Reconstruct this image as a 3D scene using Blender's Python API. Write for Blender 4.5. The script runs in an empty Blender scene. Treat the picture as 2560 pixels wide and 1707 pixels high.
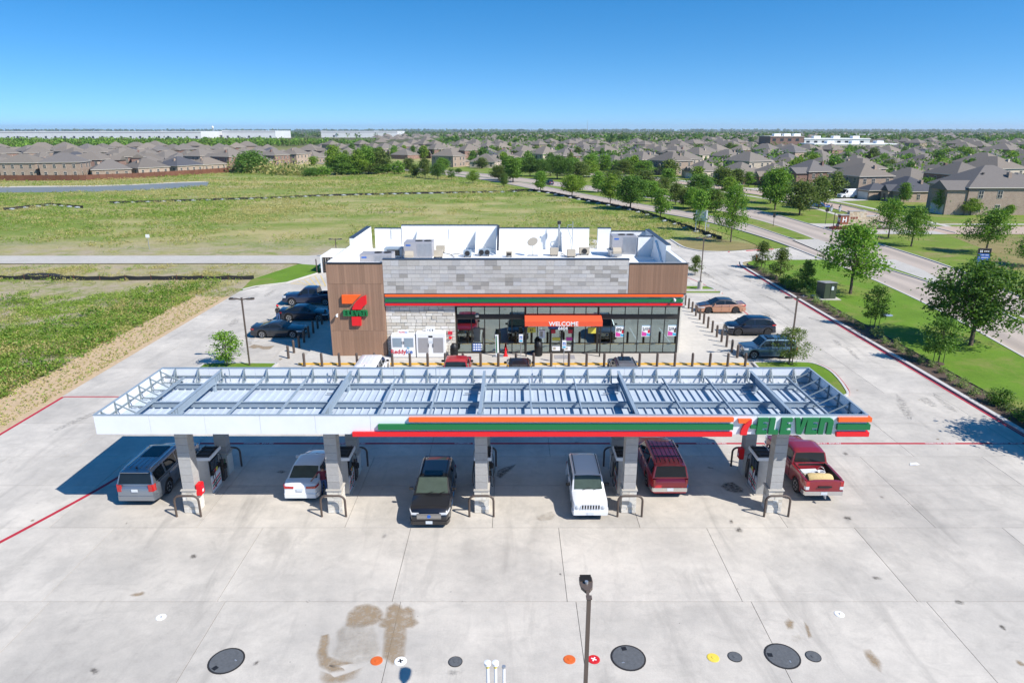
import bpy, bmesh, math, random
import numpy as np
from mathutils import Vector, Matrix, Quaternion

SC = bpy.context.scene
COL = SC.collection
R = math.radians
rng = random.Random(7)

# ------------------------------------------------------------------ camera
CAM_H, FPX = 18.3, 1690.0                      # camera height in metres, focal length in photo pixels (2560 wide)
PITCH = math.atan((853.5 - 325.0) / FPX)
cam = bpy.data.cameras.new('camera')
cam.sensor_width = 36.0
cam.lens = 36.0 * FPX / 2560.0
cam.clip_start, cam.clip_end = 0.5, 30000.0
cam_o = bpy.data.objects.new('camera', cam)
COL.objects.link(cam_o)
cam_o.location = (0, 0, CAM_H)
cam_o.rotation_euler = (math.pi / 2 - PITCH, 0, 0)
SC.camera = cam_o

# ------------------------------------------------------------------ sky, sun, exposure
SUN_TO = Vector((0.87, -0.57, 1.0)).normalized()   # towards the sun, read from the canopy's and the lamp's shadows
SUN_EL = math.asin(SUN_TO.z)
SUN_AZ = math.atan2(SUN_TO.x, SUN_TO.y)            # clockwise from +Y
world = bpy.data.worlds.new('World')
SC.world = world
world.use_nodes = True
wn = world.node_tree
wn.nodes.clear()
sky = wn.nodes.new('ShaderNodeTexSky')
sky.sky_type = 'NISHITA'
sky.sun_disc = False
sky.sun_elevation = SUN_EL
sky.sun_rotation = SUN_AZ
sky.altitude = 0.0
sky.air_density = 1.0
sky.dust_density = 0.15
sky.ozone_density = 1.6
# clear dry-day sky: the whole dome's blue sits lower than a sea-level model puts it
tc = wn.nodes.new('ShaderNodeTexCoord')
sxyz = wn.nodes.new('ShaderNodeSeparateXYZ'); cxyz = wn.nodes.new('ShaderNodeCombineXYZ')
mz = wn.nodes.new('ShaderNodeMath'); mz.operation = 'MULTIPLY_ADD'; mz.inputs[1].default_value = 1.6; mz.inputs[2].default_value = 0.125
nrm = wn.nodes.new('ShaderNodeVectorMath'); nrm.operation = 'NORMALIZE'
wn.links.new(tc.outputs['Generated'], sxyz.inputs[0]); wn.links.new(sxyz.outputs[0], cxyz.inputs[0]); wn.links.new(sxyz.outputs[1], cxyz.inputs[1])
wn.links.new(sxyz.outputs[2], mz.inputs[0]); wn.links.new(mz.outputs[0], cxyz.inputs[2]); wn.links.new(cxyz.outputs[0], nrm.inputs[0])
wn.links.new(nrm.outputs[0], sky.inputs['Vector'])
hsv = wn.nodes.new('ShaderNodeHueSaturation')
hsv.inputs['Saturation'].default_value = 1.46
bg = wn.nodes.new('ShaderNodeBackground')
bg.inputs['Strength'].default_value = 0.14
wo = wn.nodes.new('ShaderNodeOutputWorld')
wn.links.new(sky.outputs[0], hsv.inputs['Color'])
wn.links.new(hsv.outputs[0], bg.inputs['Color'])
wn.links.new(bg.outputs[0], wo.inputs['Surface'])
sun = bpy.data.lights.new('sun', 'SUN')
sun.energy = 5.0
sun.angle = R(0.5)
sun.color = (1.0, 0.955, 0.89)
sun_o = bpy.data.objects.new('sun', sun)
COL.objects.link(sun_o)
sun_o.rotation_mode = 'QUATERNION'
sun_o.rotation_quaternion = (-SUN_TO).to_track_quat('-Z', 'Y')
sun_o.location = (30, -20, 60)
SC.view_settings.view_transform = 'Standard'
SC.view_settings.look = 'None'
SC.view_settings.exposure = 0.44
SC.view_settings.gamma = 1.0
SC.cycles.max_bounces = 6
SC.cycles.diffuse_bounces = 3
SC.cycles.glossy_bounces = 3
SC.cycles.transparent_max_bounces = 8
SC.cycles.caustics_reflective = False
SC.cycles.caustics_refractive = False

# ------------------------------------------------------------------ photo pixel -> ground (2560-wide pixels)
_cp, _sp = math.cos(PITCH), math.sin(PITCH)
def _ray(x, y):
    a, b = (x - 1280.0) / FPX, -(y - 853.5) / FPX
    return (a, _cp + b * _sp, -_sp + b * _cp)
def G(x, y, z=0.0):
    r = _ray(x, y); t = (z - CAM_H) / r[2]
    return (r[0] * t, r[1] * t)
def atY(x, y, Y):
    r = _ray(x, y); t = Y / r[1]
    return (r[0] * t, CAM_H + r[2] * t)
def reg(x0, y0, s):
    return lambda a, b: (x0 + a * s, y0 + b * s)
PA, PB, PC = reg(280, 1080, .1403), reg(690, 1090, .134), reg(1820, 1080, .1339)
R1, R2, R3 = reg(780, 540, .2487), reg(1240, 540, .2487), reg(200, 900, .2976)
R4, R5, R6, R7 = reg(860, 900, .2976), reg(1500, 900, .2976), reg(560, 680, .187), reg(1680, 680, .187)
N1, N2, N3, N4 = reg(0, 300, .2976), reg(600, 300, .2976), reg(1200, 300, .2976), reg(1860, 300, .2976)
N5, N6, DD = reg(1860, 500, .3189), reg(0, 560, .3443), reg(0, 0, 1.0884)

# ------------------------------------------------------------------ materials
class NT:
    def __init__(s, name):
        s.m = bpy.data.materials.new(name); s.m.use_nodes = True
        s.t = s.m.node_tree; s.n = s.t.nodes; s.l = s.t.links
        s.b = s.n['Principled BSDF']; s.out = s.n['Material Output']
    def new(s, typ, **kw):
        n = s.n.new(typ)
        for k, v in kw.items():
            if k in n.bl_rna.properties and k not in n.inputs: setattr(n, k, v)
            else: n.inputs[k].default_value = v
        return n
    def link(s, a, b): s.l.new(a, b); return b
    def pos(s):
        if not hasattr(s, '_pos'): s._pos = s.new('ShaderNodeNewGeometry')
        return s._pos.outputs['Position']
    def oco(s):
        if not hasattr(s, '_tc'): s._tc = s.new('ShaderNodeTexCoord')
        return s._tc.outputs['Object']
    def mapped(s, vec, scale=(1, 1, 1), rot=(0, 0, 0)):
        m = s.new('ShaderNodeMapping'); m.inputs['Scale'].default_value = scale; m.inputs['Rotation'].default_value = rot
        s.link(vec, m.inputs['Vector']); return m.outputs[0]
    def noise(s, scale, detail=4, rough=.55, vec=None, dist=0.0):
        n = s.new('ShaderNodeTexNoise'); n.inputs['Scale'].default_value = scale
        n.inputs['Detail'].default_value = detail; n.inputs['Roughness'].default_value = rough; n.inputs['Distortion'].default_value = dist
        s.link(vec if vec is not None else s.pos(), n.inputs['Vector']); return n.outputs['Fac']
    def ramp(s, fac, pts):
        r = s.new('ShaderNodeValToRGB'); e = r.color_ramp.elements
        while len(e) < len(pts): e.new(0.5)
        for el, (p, c) in zip(e, pts):
            el.position = p; el.color = (c, c, c, 1) if isinstance(c, (int, float)) else (*c, 1)
        s.link(fac, r.inputs[0]); return r.outputs[0]
    def mix(s, fac, a, b, typ='MIX'):
        n = s.new('ShaderNodeMix', data_type='RGBA', blend_type=typ, clamp_factor=True)
        for idx, v in ((0, fac), (6, a), (7, b)):
            sock = n.inputs[idx]
            if isinstance(v, (int, float)):
                sock.default_value = v if idx == 0 else (v, v, v, 1)
            elif isinstance(v, (tuple, list)): sock.default_value = (*v, 1)
            else: s.link(v, sock)
        return n.outputs[2]
    def math(s, op, a, b=None):
        n = s.new('ShaderNodeMath', operation=op)
        for i, v in enumerate((a, b)):
            if v is None: continue
            if isinstance(v, (int, float)): n.inputs[i].default_value = v
            else: s.link(v, n.inputs[i])
        return n.outputs[0]
    def mul(s, col, fac, lo, hi):
        r = s.new('ShaderNodeMapRange'); r.inputs['To Min'].default_value = lo; r.inputs['To Max'].default_value = hi
        s.link(fac, r.inputs['Value'])
        return s.mix(1.0, col, r.outputs[0], 'MULTIPLY')
    def objrand(s):
        return s.new('ShaderNodeObjectInfo').outputs['Random']
    def island(s):
        if not hasattr(s, '_pos'): s._pos = s.new('ShaderNodeNewGeometry')
        return s._pos.outputs['Random Per Island']
    def bump(s, h, strength, dist=.02):
        b = s.new('ShaderNodeBump'); b.inputs['Strength'].default_value = strength; b.inputs['Distance'].default_value = dist
        s.link(h, b.inputs['Height']); s.link(b.outputs[0], s.b.inputs['Normal'])
    def base(s, c):
        if isinstance(c, (tuple, list)): s.b.inputs['Base Color'].default_value = (*c, 1)
        else: s.link(c, s.b.inputs['Base Color'])
    def set(s, **kw):
        names = dict(rough='Roughness', metal='Metallic', coat='Coat Weight', spec='Specular IOR Level', trans='Transmission Weight', ior='IOR', coatr='Coat Roughness')
        for k, v in kw.items(): s.b.inputs[names[k]].default_value = v
        return s

MAT = {}
def mat(name, col, rough=.6, metal=0.0, var=.12, scale=3.0, rnd=0.0, isl=0.0, bump=0.0, bscale=None, spec=.5, coat=0.0, obj=False):
    """plain paint / metal / plastic with noise wear, and optional per-object and per-piece variation"""
    k = NT(name)
    c = col
    v = k.oco() if obj else None
    if var: c = k.mul(c, k.noise(scale, 5, .6, v), 1 - var, 1 + var)
    if rnd: c = k.mul(c, k.objrand(), 1 - rnd, 1 + rnd)
    if isl: c = k.mul(c, k.island(), 1 - isl, 1 + isl)
    k.base(c); k.set(rough=rough, metal=metal, spec=spec, coat=coat)
    if bump: k.bump(k.noise(bscale or scale * 6, 3, .6, v), bump)
    MAT[name] = k.m
    return k.m

def concrete(name, base, dark, scale=1.0, rnd=.05, stain=.5, streak=True):
    k = NT(name)
    n1 = k.noise(.22 * scale, 6, .62); n2 = k.noise(1.7 * scale, 6, .7); n3 = k.noise(14 * scale, 4, .7)
    c = k.mix(k.ramp(n1, [(.32, 0.0), (.68, 1.0)]), dark, base)
    n4 = k.noise(.75 * scale, 8, .72, None, .8)
    c = k.mix(k.ramp(n4, [(.50, 0.0), (.70, .42)]), c, tuple(x * .80 for x in dark))
    c = k.mul(c, n2, .80, 1.13)
    c = k.mul(c, n3, .84, 1.12)
    if streak:
        st = k.noise(.5, 5, .6, k.mapped(k.pos(), (1.6, .28, 1), (0, 0, R(24))), .6)
        c = k.mix(k.ramp(st, [(.55, 0.0), (.74, .5)]), c, tuple(x * .62 for x in dark))
        st2 = k.noise(.55, 5, .65, k.mapped(k.pos(), (.25, 1.8, 1), (0, 0, R(-17))), .8)
        c = k.mix(k.ramp(st2, [(.6, 0.0), (.78, .4)]), c, tuple(x * .66 for x in dark))
    sp = k.noise(1.25, 3, .75, None, .5)
    c = k.mix(k.ramp(sp, [(.735, 0.0), (.76, stain)]), c, (.09, .08, .065))
    sp2 = k.noise(4.2, 2, .6)
    c = k.mix(k.ramp(sp2, [(.755, 0.0), (.775, stain * 1.2)]), c, (.07, .06, .05))
    if rnd: c = k.mul(c, k.objrand(), 1 - rnd, 1 + rnd)
    k.base(c); k.set(rough=.82, spec=.3)
    k.bump(k.noise(30, 4, .7), .25, .01)
    MAT[name] = k.m
    return k.m
concrete('concrete', (.605, .552, .475), (.42, .388, .342), rnd=.065)
concrete('walk_concrete', (.55, .51, .45), (.47, .44, .39), 1.3, .03, .3, False)
concrete('lane_concrete', (.51, .475, .42), (.45, .42, .37), 1.0, .02, .2, False)
mat('joint', (.115, .105, .095), .95, var=.3, scale=2)
mat('stain_dark', (.12, .105, .085), .9, var=.35, scale=3)
mat('kerb', (.50, .48, .45), .85, var=.15)
mat('red_paint', (.42, .018, .035), .75, var=.22, scale=1.2)
mat('yellow_paint', (.72, .40, .035), .75, var=.2, scale=2)
mat('faded_yellow', (.60, .44, .16), .8, var=.3, scale=2)
mat('white_paint', (.74, .74, .72), .7, var=.12)

def road_mat():
    k = NT('road')
    uv = k.new('ShaderNodeUVMap').outputs[0]
    sx = k.new('ShaderNodeSeparateXYZ'); k.link(uv, sx.inputs[0])
    u = sx.outputs[0]
    c = k.mix(k.noise(.15, 5, .6), (.40, .33, .27), (.50, .42, .35))
    # tyre-worn wheel tracks along the lanes
    w = k.math('ABSOLUTE', k.math('SINE', k.math('MULTIPLY', u, math.pi * 2)))
    w2 = k.math('MULTIPLY', k.ramp(w, [(.45, 0.0), (1.0, .75)]), k.noise(.35, 5, .65, k.mapped(k.pos(), (1, .2, 1))))
    c = k.mix(w2, c, (.20, .175, .155))
    c = k.mul(c, k.noise(3, 5, .7), .88, 1.1)
    k.base(c); k.set(rough=.85, spec=.3); MAT['road'] = k.m
road_mat()
mat('street', (.44, .33, .25), .85, var=.14, scale=.4)

def field_mat():
    k = NT('field_ground')
    p = k.pos()
    far = k.new('ShaderNodeSeparateXYZ'); k.link(p, far.inputs[0])
    big = k.noise(.018, 5, .6, k.mapped(p, (.55, 1, 1)))
    mid = k.noise(.10, 6, .65, k.mapped(p, (.6, 1, 1)), .4)
    fin = k.noise(.9, 5, .7)
    green = k.mix(fin, (.10, .165, .022), (.25, .32, .062))
    straw = k.mix(fin, (.34, .29, .11), (.50, .43, .20))
    dirt = k.mix(fin, (.31, .245, .165), (.50, .42, .31))
    f = k.math('ADD', k.math('MULTIPLY', big, .5), k.math('MULTIPLY', mid, .5))
    c = k.mix(k.ramp(f, [(.40, 0.0), (.54, 1.0)]), straw, green)
    nd = k.noise(.035, 6, .7, k.mapped(p, (.5, 1.2, 1)), .3)
    c = k.mix(k.ramp(nd, [(.60, 0.0), (.70, .7)]), c, dirt)
    mot = k.noise(1.6, 4, .75)
    c = k.mix(k.math('MULTIPLY', k.ramp(mot, [(.50, 0.0), (.62, .8)]), k.ramp(k.noise(.06, 5, .6), [(.35, .15), (.65, 1.0)])), c, dirt)
    c = k.mul(c, k.noise(3.4, 4, .8), .62, 1.3)
    # bare verges by the service lane
    near = k.ramp(k.math('ABSOLUTE', k.math('SUBTRACT', far.outputs[1], 98)), [(0.0, 1.0), (1.0, 0.0)])
    sc = k.math('DIVIDE', k.math('ABSOLUTE', k.math('SUBTRACT', far.outputs[1], 100)), 22.0)
    c = k.mix(k.math('MULTIPLY', k.ramp(sc, [(.3, 1.0), (1.0, 0.0)]), k.ramp(k.noise(.25, 6, .7), [(.38, 0.0), (.6, .9)])), c, dirt)
    nf = k.math('MULTIPLY', k.ramp(k.math('DIVIDE', far.outputs[1], 200.0), [(.42, 1.0), (.5, 0.0)]), k.ramp(k.noise(.42, 6, .75, None, .6), [(.44, 0.0), (.56, .9)]))
    c = k.mix(nf, c, dirt)
    fd = k.math('DIVIDE', far.outputs[1], 1600.0)
    farc = k.mix(k.noise(.004, 6, .7), (.045, .075, .025), (.16, .15, .07))
    c = k.mix(k.ramp(fd, [(.25, 0.0), (.6, 1.0)]), c, farc)
    k.base(c); k.set(rough=.95, spec=.1); k.bump(k.noise(2.5, 6, .75), .9, .25); MAT['field_ground'] = k.m
field_mat()
def lawn_mat(name, a, b, dry, amt):
    k = NT(name)
    c = k.mix(k.noise(6, 5, .7), a, b)
    c = k.mul(c, k.noise(.35, 5, .6), .72, 1.28)
    c = k.mix(k.math('MULTIPLY', k.ramp(k.noise(.16, 6, .7, None, .5), [(.5, 0.0), (.66, 1.0)]), amt), c, dry)
    k.base(c); k.set(rough=.9, spec=.15); k.bump(k.noise(22, 4, .7), .7, .05); MAT[name] = k.m
lawn_mat('lawn', (.070, .155, .014), (.17, .275, .028), (.26, .225, .08), .65)
lawn_mat('park_lawn', (.10, .17, .02), (.20, .26, .042), (.29, .22, .11), .85)
lawn_mat('dry_lawn', (.20, .17, .065), (.30, .24, .11), (.12, .16, .04), .6)
mat('mulch', (.085, .055, .038), .95, var=.4, scale=9, bump=.8, bscale=30)
mat('verge_dirt', (.47, .34, .205), .95, var=.38, scale=3.5, bump=.9, bscale=9)

def leaf_mat(name, a, b, isl=.35, rnd=.15):
    k = NT(name)
    c = k.mix(k.island(), a, b)
    c = k.mul(c, k.noise(.55, 3, .6), .82, 1.5)
    if rnd: c = k.mul(c, k.objrand(), 1 - rnd, 1 + rnd)
    k.base(c); k.set(rough=.6, spec=.25)
    tr = k.new('ShaderNodeBsdfTranslucent'); k.link(k.mix(1.0, c, (1.1, 1.25, .5), 'MULTIPLY'), tr.inputs[0])
    ms = k.new('ShaderNodeMixShader'); ms.inputs[0].default_value = .36
    k.link(k.b.outputs[0], ms.inputs[1]); k.link(tr.outputs[0], ms.inputs[2]); k.link(ms.outputs[0], k.out.inputs[0])
    MAT[name] = k.m
leaf_mat('leaf', (.085, .18, .020), (.19, .31, .045))
leaf_mat('leaf_dark', (.055, .125, .020), (.14, .235, .042))
leaf_mat('leaf_olive', (.078, .125, .026), (.165, .205, .052))
leaf_mat('leaf_yellow', (.11, .19, .016), (.22, .31, .04))
leaf_mat('weed_leaf', (.105, .185, .020), (.28, .36, .065))
leaf_mat('straw_leaf', (.28, .25, .085), (.48, .42, .18), rnd=0)
leaf_mat('shrub_leaf', (.10, .17, .04), (.32, .36, .15))
leaf_mat('red_leaf', (.22, .035, .04), (.30, .09, .08))
mat('bark', (.115, .085, .065), .9, var=.35, scale=8, bump=.6)

def glass_mat(name, tint, gloss, fac, rough=.02):
    k = NT(name)
    t = k.new('ShaderNodeBsdfTransparent'); t.inputs[0].default_value = (*tint, 1)
    g = k.new('ShaderNodeBsdfGlossy'); g.inputs[0].default_value = (*gloss, 1); g.inputs['Roughness'].default_value = rough
    ms = k.new('ShaderNodeMixShader')
    fr = k.new('ShaderNodeFresnel'); fr.inputs[0].default_value = 1.5
    k.link(k.math('ADD', fr.outputs[0], fac), ms.inputs[0])
    k.link(t.outputs[0], ms.inputs[1]); k.link(g.outputs[0], ms.inputs[2]); k.link(ms.outputs[0], k.out.inputs[0])
    MAT[name] = k.m
glass_mat('shop_glass', (.34, .44, .44), (.72, .86, .86), .40)
def paint(name, col, metal=.0, flake=.06):
    k = NT(name); c = k.mul(col, k.noise(2.2, 4, .6, k.oco()), 1 - flake, 1 + flake)
    k.base(c); k.set(rough=.32, metal=metal, coat=.9, coatr=.04, spec=.5); MAT[name] = k.m
    return k.m
def tinted(name, col, rough=.04):
    k = NT(name); k.base(k.mul(col, k.noise(3, 3, .5, k.oco()), .7, 1.3)); k.set(rough=rough, spec=.42, coat=.0, coatr=.03); MAT[name] = k.m
tinted('car_glass', (.012, .016, .020)); tinted('car_glass_clear', (.055, .075, .060)); tinted('pane', (.035, .045, .055))
mat('white_metal', (.74, .76, .78), .45, var=.09, scale=1.2, spec=.4)
mat('deck_white', (.45, .51, .57), .5, var=.2, scale=.9)
mat('steel_paint', (.255, .315, .37), .5, var=.12, scale=2)
mat('brace_steel', (.21, .255, .275), .5, var=.15, scale=3)
mat('galv', (.42, .44, .46), .4, .6, var=.2, scale=4)
mat('dark_metal', (.028, .025, .022), .45, var=.15)
mat('bronze', (.105, .078, .062), .5, var=.15)
mat('bollard_brown', (.085, .062, .050), .55, var=.12)
mat('black', (.012, .012, .013), .5, var=.1)
mat('black_gloss', (.014, .014, .016), .2, var=.1)
mat('rubber', (.018, .018, .019), .85, var=.2)
mat('chrome', (.70, .71, .72), .16, .95, var=.06)
mat('alloy', (.48, .49, .50), .3, .8, var=.1)
mat('dark_alloy', (.05, .05, .055), .35, .5, var=.1)
mat('orange', (.86, .125, .016), .4, var=.03)
mat('red', (.72, .012, .018), .4, var=.03)
mat('green', (.006, .155, .045), .4, var=.03)
mat('awning_orange', (.80, .10, .035), .6, var=.08, scale=5)
mat('sign_white', (.80, .80, .80), .5, var=.03)
mat('print_black', (.01, .01, .01), .6, var=0)
mat('print_blue', (.02, .11, .42), .5, var=.05)
mat('print_red', (.55, .015, .04), .5, var=.05)
mat('print_yellow', (.70, .62, .08), .5, var=.05)
mat('print_pink', (.65, .06, .32), .5, var=.05)
mat('print_cyan', (.06, .42, .62), .5, var=.05)
mat('taillight', (.42, .010, .012), .15, var=.1, spec=.8, coat=.6)
mat('headlight', (.62, .64, .66), .12, var=.15, scale=12, spec=.9, coat=.8, obj=True)
mat('amber', (.65, .16, .02), .2, var=.1)
mat('plate', (.62, .66, .70), .5, var=.2, scale=30, obj=True)
mat('skin', (.36, .19, .13), .55, var=.06)
mat('roof_membrane', (.80, .80, .78), .7, var=.08, scale=1.2)
mat('cap_metal', (.052, .056, .070), .4, .2, var=.1)
mat('roof_unit', (.36, .35, .36), .5, .2, var=.12, scale=6)
mat('roof_tan', (.42, .37, .29), .6, var=.12, scale=6)
mat('pond_water', (.20, .205, .18), .4, var=.2, scale=.1, spec=.3)

def stone_mat(name, cols, rough=.9, nsc=7):
    k = NT(name); r = k.objrand()
    c = k.ramp(r, [(i / max(1, len(cols) - 1), c) for i, c in enumerate(cols)])
    c = k.mul(c, k.noise(nsc, 6, .7), .78, 1.2)
    k.base(c); k.set(rough=rough, spec=.25); k.bump(k.noise(nsc * 4, 5, .7), .5, .02); MAT[name] = k.m
stone_mat('grey_tile', [(.47, .445, .415), (.51, .485, .45), (.45, .43, .41), (.54, .515, .48), (.44, .415, .39), (.49, .48, .47), (.27, .25, .225), (.49, .465, .43), (.34, .31, .27)])
stone_mat('ledge', [(.62, .58, .50), (.72, .69, .62), (.52, .47, .39), (.67, .63, .56), (.58, .55, .49), (.74, .71, .66)])
stone_mat('sand_stone', [(.52, .43, .30), (.60, .50, .37), (.40, .30, .20), (.57, .50, .40), (.47, .38, .27)])
stone_mat('column_block', [(.36, .35, .33), (.40, .385, .365), (.31, .30, .29), (.42, .41, .39), (.38, .365, .345)])
def wood_mat(name, a, b):
    k = NT(name)
    c = k.mix(k.noise(3, 6, .7, k.mapped(k.oco(), (9, 9, .35))), a, b)
    c = k.mul(c, k.objrand(), .86, 1.12)
    k.base(c); k.set(rough=.6, spec=.3); MAT[name] = k.m
wood_mat('wood_plank', (.25, .145, .092), (.38, .235, .158))
wood_mat('wood_stripe', (.21, .115, .07), (.345, .21, .138))
wood_mat('fence_wood', (.120, .050, .030), (.190, .085, .052))
def shingle(name, cols):
    k = NT(name); c = k.ramp(k.objrand(), [(i / max(1, len(cols) - 1), c) for i, c in enumerate(cols)])
    c = k.mul(c, k.noise(2.2, 5, .75, k.mapped(k.oco(), (1, 1, 3))), .78, 1.2)
    w = k.new('ShaderNodeTexWave', wave_type='BANDS', bands_direction='Z'); w.inputs['Scale'].default_value = 2.2; w.inputs['Distortion'].default_value = .6
    k.link(k.oco(), w.inputs['Vector']); c = k.mul(c, w.outputs['Fac'], .9, 1.06)
    k.base(c); k.set(rough=.9, spec=.2); MAT[name] = k.m
shingle('shingle', [(.165, .145, .122), (.205, .18, .152), (.142, .126, .11), (.235, .20, .162), (.18, .16, .14), (.21, .178, .145), (.15, .14, .135)])
shingle('shingle_dark', [(.075, .078, .088), (.095, .095, .105)])
def brick_mat(name, a, b, mortar):
    k = NT(name); t = k.new('ShaderNodeTexBrick'); t.inputs['Scale'].default_value = 1.0
    t.inputs['Brick Width'].default_value = .42; t.inputs['Row Height'].default_value = .15; t.inputs['Mortar Size'].default_value = .018
    t.inputs['Color1'].default_value = (*a, 1); t.inputs['Color2'].default_value = (*b, 1); t.inputs['Mortar'].default_value = (*mortar, 1)
    sx = k.new('ShaderNodeSeparateXYZ'); k.link(k.oco(), sx.inputs[0])
    cx = k.new('ShaderNodeCombineXYZ'); k.link(k.math('ADD', sx.outputs[0], sx.outputs[1]), cx.inputs[0]); k.link(sx.outputs[2], cx.inputs[1])
    k.link(cx.outputs[0], t.inputs['Vector'])
    c = k.mul(t.outputs[0], k.noise(.8, 5, .7, k.oco()), .75, 1.25); c = k.mul(c, k.objrand(), .82, 1.15)
    k.base(c); k.set(rough=.9, spec=.2); MAT[name] = k.m
brick_mat('brick_red', (.235, .110, .078), (.165, .075, .055), (.36, .31, .27))
brick_mat('brick_tan', (.36, .265, .195), (.29, .195, .145), (.45, .40, .34))
brick_mat('stone_cream', (.50, .43, .34), (.42, .35, .265), (.55, .50, .43))
mat('trim_cream', (.62, .57, .49), .7, var=.08)
mat('garage_door', (.60, .57, .52), .6, var=.08)

# ------------------------------------------------------------------ mesh helpers
class MB:
    """collects shapes for ONE mesh object"""
    def __init__(s): s.v, s.f, s.m = [], [], []
    def add(s, vs, fs, m=0):
        o = len(s.v); s.v.extend(tuple(p) for p in vs)
        for f in fs: s.f.append(tuple(i + o for i in f)); s.m.append(m)
        return s
    def box(s, x0, y0, z0, x1, y1, z1, m=0):
        return s.add([(x0, y0, z0), (x1, y0, z0), (x1, y1, z0), (x0, y1, z0), (x0, y0, z1), (x1, y0, z1), (x1, y1, z1), (x0, y1, z1)],
                     [(0, 3, 2, 1), (4, 5, 6, 7), (0, 1, 5, 4), (1, 2, 6, 5), (2, 3, 7, 6), (3, 0, 4, 7)], m)
    def bar(s, a, b, w, h, up=(0, 0, 1), m=0):
        a, b = Vector(a), Vector(b); d = (b - a).normalized(); u = Vector(up)
        if abs(d.dot(u)) > .98: u = Vector((0, 1, 0))
        x = d.cross(u).normalized(); u = x.cross(d).normalized(); x *= w / 2; u *= h / 2
        return s.add([a - x - u, a + x - u, a + x + u, a - x + u, b - x - u, b + x - u, b + x + u, b - x + u],
                     [(0, 3, 2, 1), (4, 5, 6, 7), (0, 1, 5, 4), (1, 2, 6, 5), (2, 3, 7, 6), (3, 0, 4, 7)][::1], m)
    def cyl(s, a, b, r0, r1=None, n=12, m=0, caps=True):
        r1 = r0 if r1 is None else r1
        return s.tube([a, b], [r0, r1], n, m, caps)
    def tube(s, pts, rad, n=8, m=0, caps=True):
        pts = [Vector(p) for p in pts]
        if isinstance(rad, (int, float)): rad = [rad] * len(pts)
        o = len(s.v); u = None
        for i, p in enumerate(pts):
            d = (pts[min(i + 1, len(pts) - 1)] - pts[max(i - 1, 0)]).normalized()
            if u is None: u = d.orthogonal().normalized()
            else:
                u = (u - d * u.dot(d)); u = u.normalized() if u.length > 1e-6 else d.orthogonal().normalized()
            w = d.cross(u)
            for k in range(n):
                a = 2 * math.pi * k / n
                s.v.append(tuple(p + (u * math.cos(a) + w * math.sin(a)) * rad[i]))
        for i in range(len(pts) - 1):
            for k in range(n):
                k2 = (k + 1) % n
                s.f.append((o + i * n + k, o + i * n + k2, o + (i + 1) * n + k2, o + (i + 1) * n + k)); s.m.append(m)
        if caps:
            s.f.append(tuple(o + k for k in range(n))[::-1]); s.m.append(m)
            e = o + (len(pts) - 1) * n
            s.f.append(tuple(e + k for k in range(n))); s.m.append(m)
        return s
    def lathe(s, prof, n=16, c=(0, 0, 0), m=0, axis='z'):
        o = len(s.v)
        for r, z in prof:
            for k in range(n):
                a = 2 * math.pi * k / n
                p = (r * math.cos(a), r * math.sin(a), z)
                if axis == 'y': p = (p[0], p[2], p[1])
                s.v.append((c[0] + p[0], c[1] + p[1], c[2] + p[2]))
        for i in range(len(prof) - 1):
            for k in range(n):
                k2 = (k + 1) % n
                s.f.append((o + i * n + k, o + i * n + k2, o + (i + 1) * n + k2, o + (i + 1) * n + k)); s.m.append(m)
        s.f.append(tuple(o + k for k in range(n))[::-1]); s.m.append(m)
        e = o + (len(prof) - 1) * n
        s.f.append(tuple(e + k for k in range(n))); s.m.append(m)
        return s
    def prism(s, poly, lo, hi, plane='xy', m=0):
        """extrude a 2D polygon: plane xy (lo..hi along z), xz (along y), yz (along x)"""
        if plane == 'xy': f = lambda p, t: (p[0], p[1], t)
        elif plane == 'xz': f = lambda p, t: (p[0], t, p[1])
        else: f = lambda p, t: (t, p[0], p[1])
        n = len(poly); o = len(s.v)
        s.v += [f(p, lo) for p in poly] + [f(p, hi) for p in poly]
        s.f += [tuple(o + i for i in range(n))[::-1], tuple(o + n + i for i in range(n))]
        s.f += [(o + i, o + (i + 1) % n, o + n + (i + 1) % n, o + n + i) for i in range(n)]
        s.m += [m] * (n + 2)
        return s
    def mesh(s, name, mats, smooth=None, bevel=0.0):
        me = bpy.data.meshes.new(name)
        me.from_pydata(s.v, [], s.f)
        mats = mats if isinstance(mats, (list, tuple)) else [mats]
        for x in mats: me.materials.append(MAT[x] if isinstance(x, str) else x)
        if len(mats) > 1: me.polygons.foreach_set('material_index', s.m)
        bm = bmesh.new(); bm.from_mesh(me)
        bmesh.ops.recalc_face_normals(bm, faces=bm.faces)
        if bevel: bmesh.ops.bevel(bm, geom=list(bm.edges), offset=bevel, segments=2, affect='EDGES', clamp_overlap=True)
        bm.to_mesh(me); bm.free()
        if smooth is not None:
            me.polygons.foreach_set('use_smooth', [True] * len(me.polygons))
            me.set_sharp_from_angle(angle=R(smooth))
        me.update()
        return me
    def build(s, name, mats, parent=None, smooth=None, bevel=0.0, loc=None, rz=0.0):
        return link(name, s.mesh(name, mats, smooth, bevel), parent, loc, rz)

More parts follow.
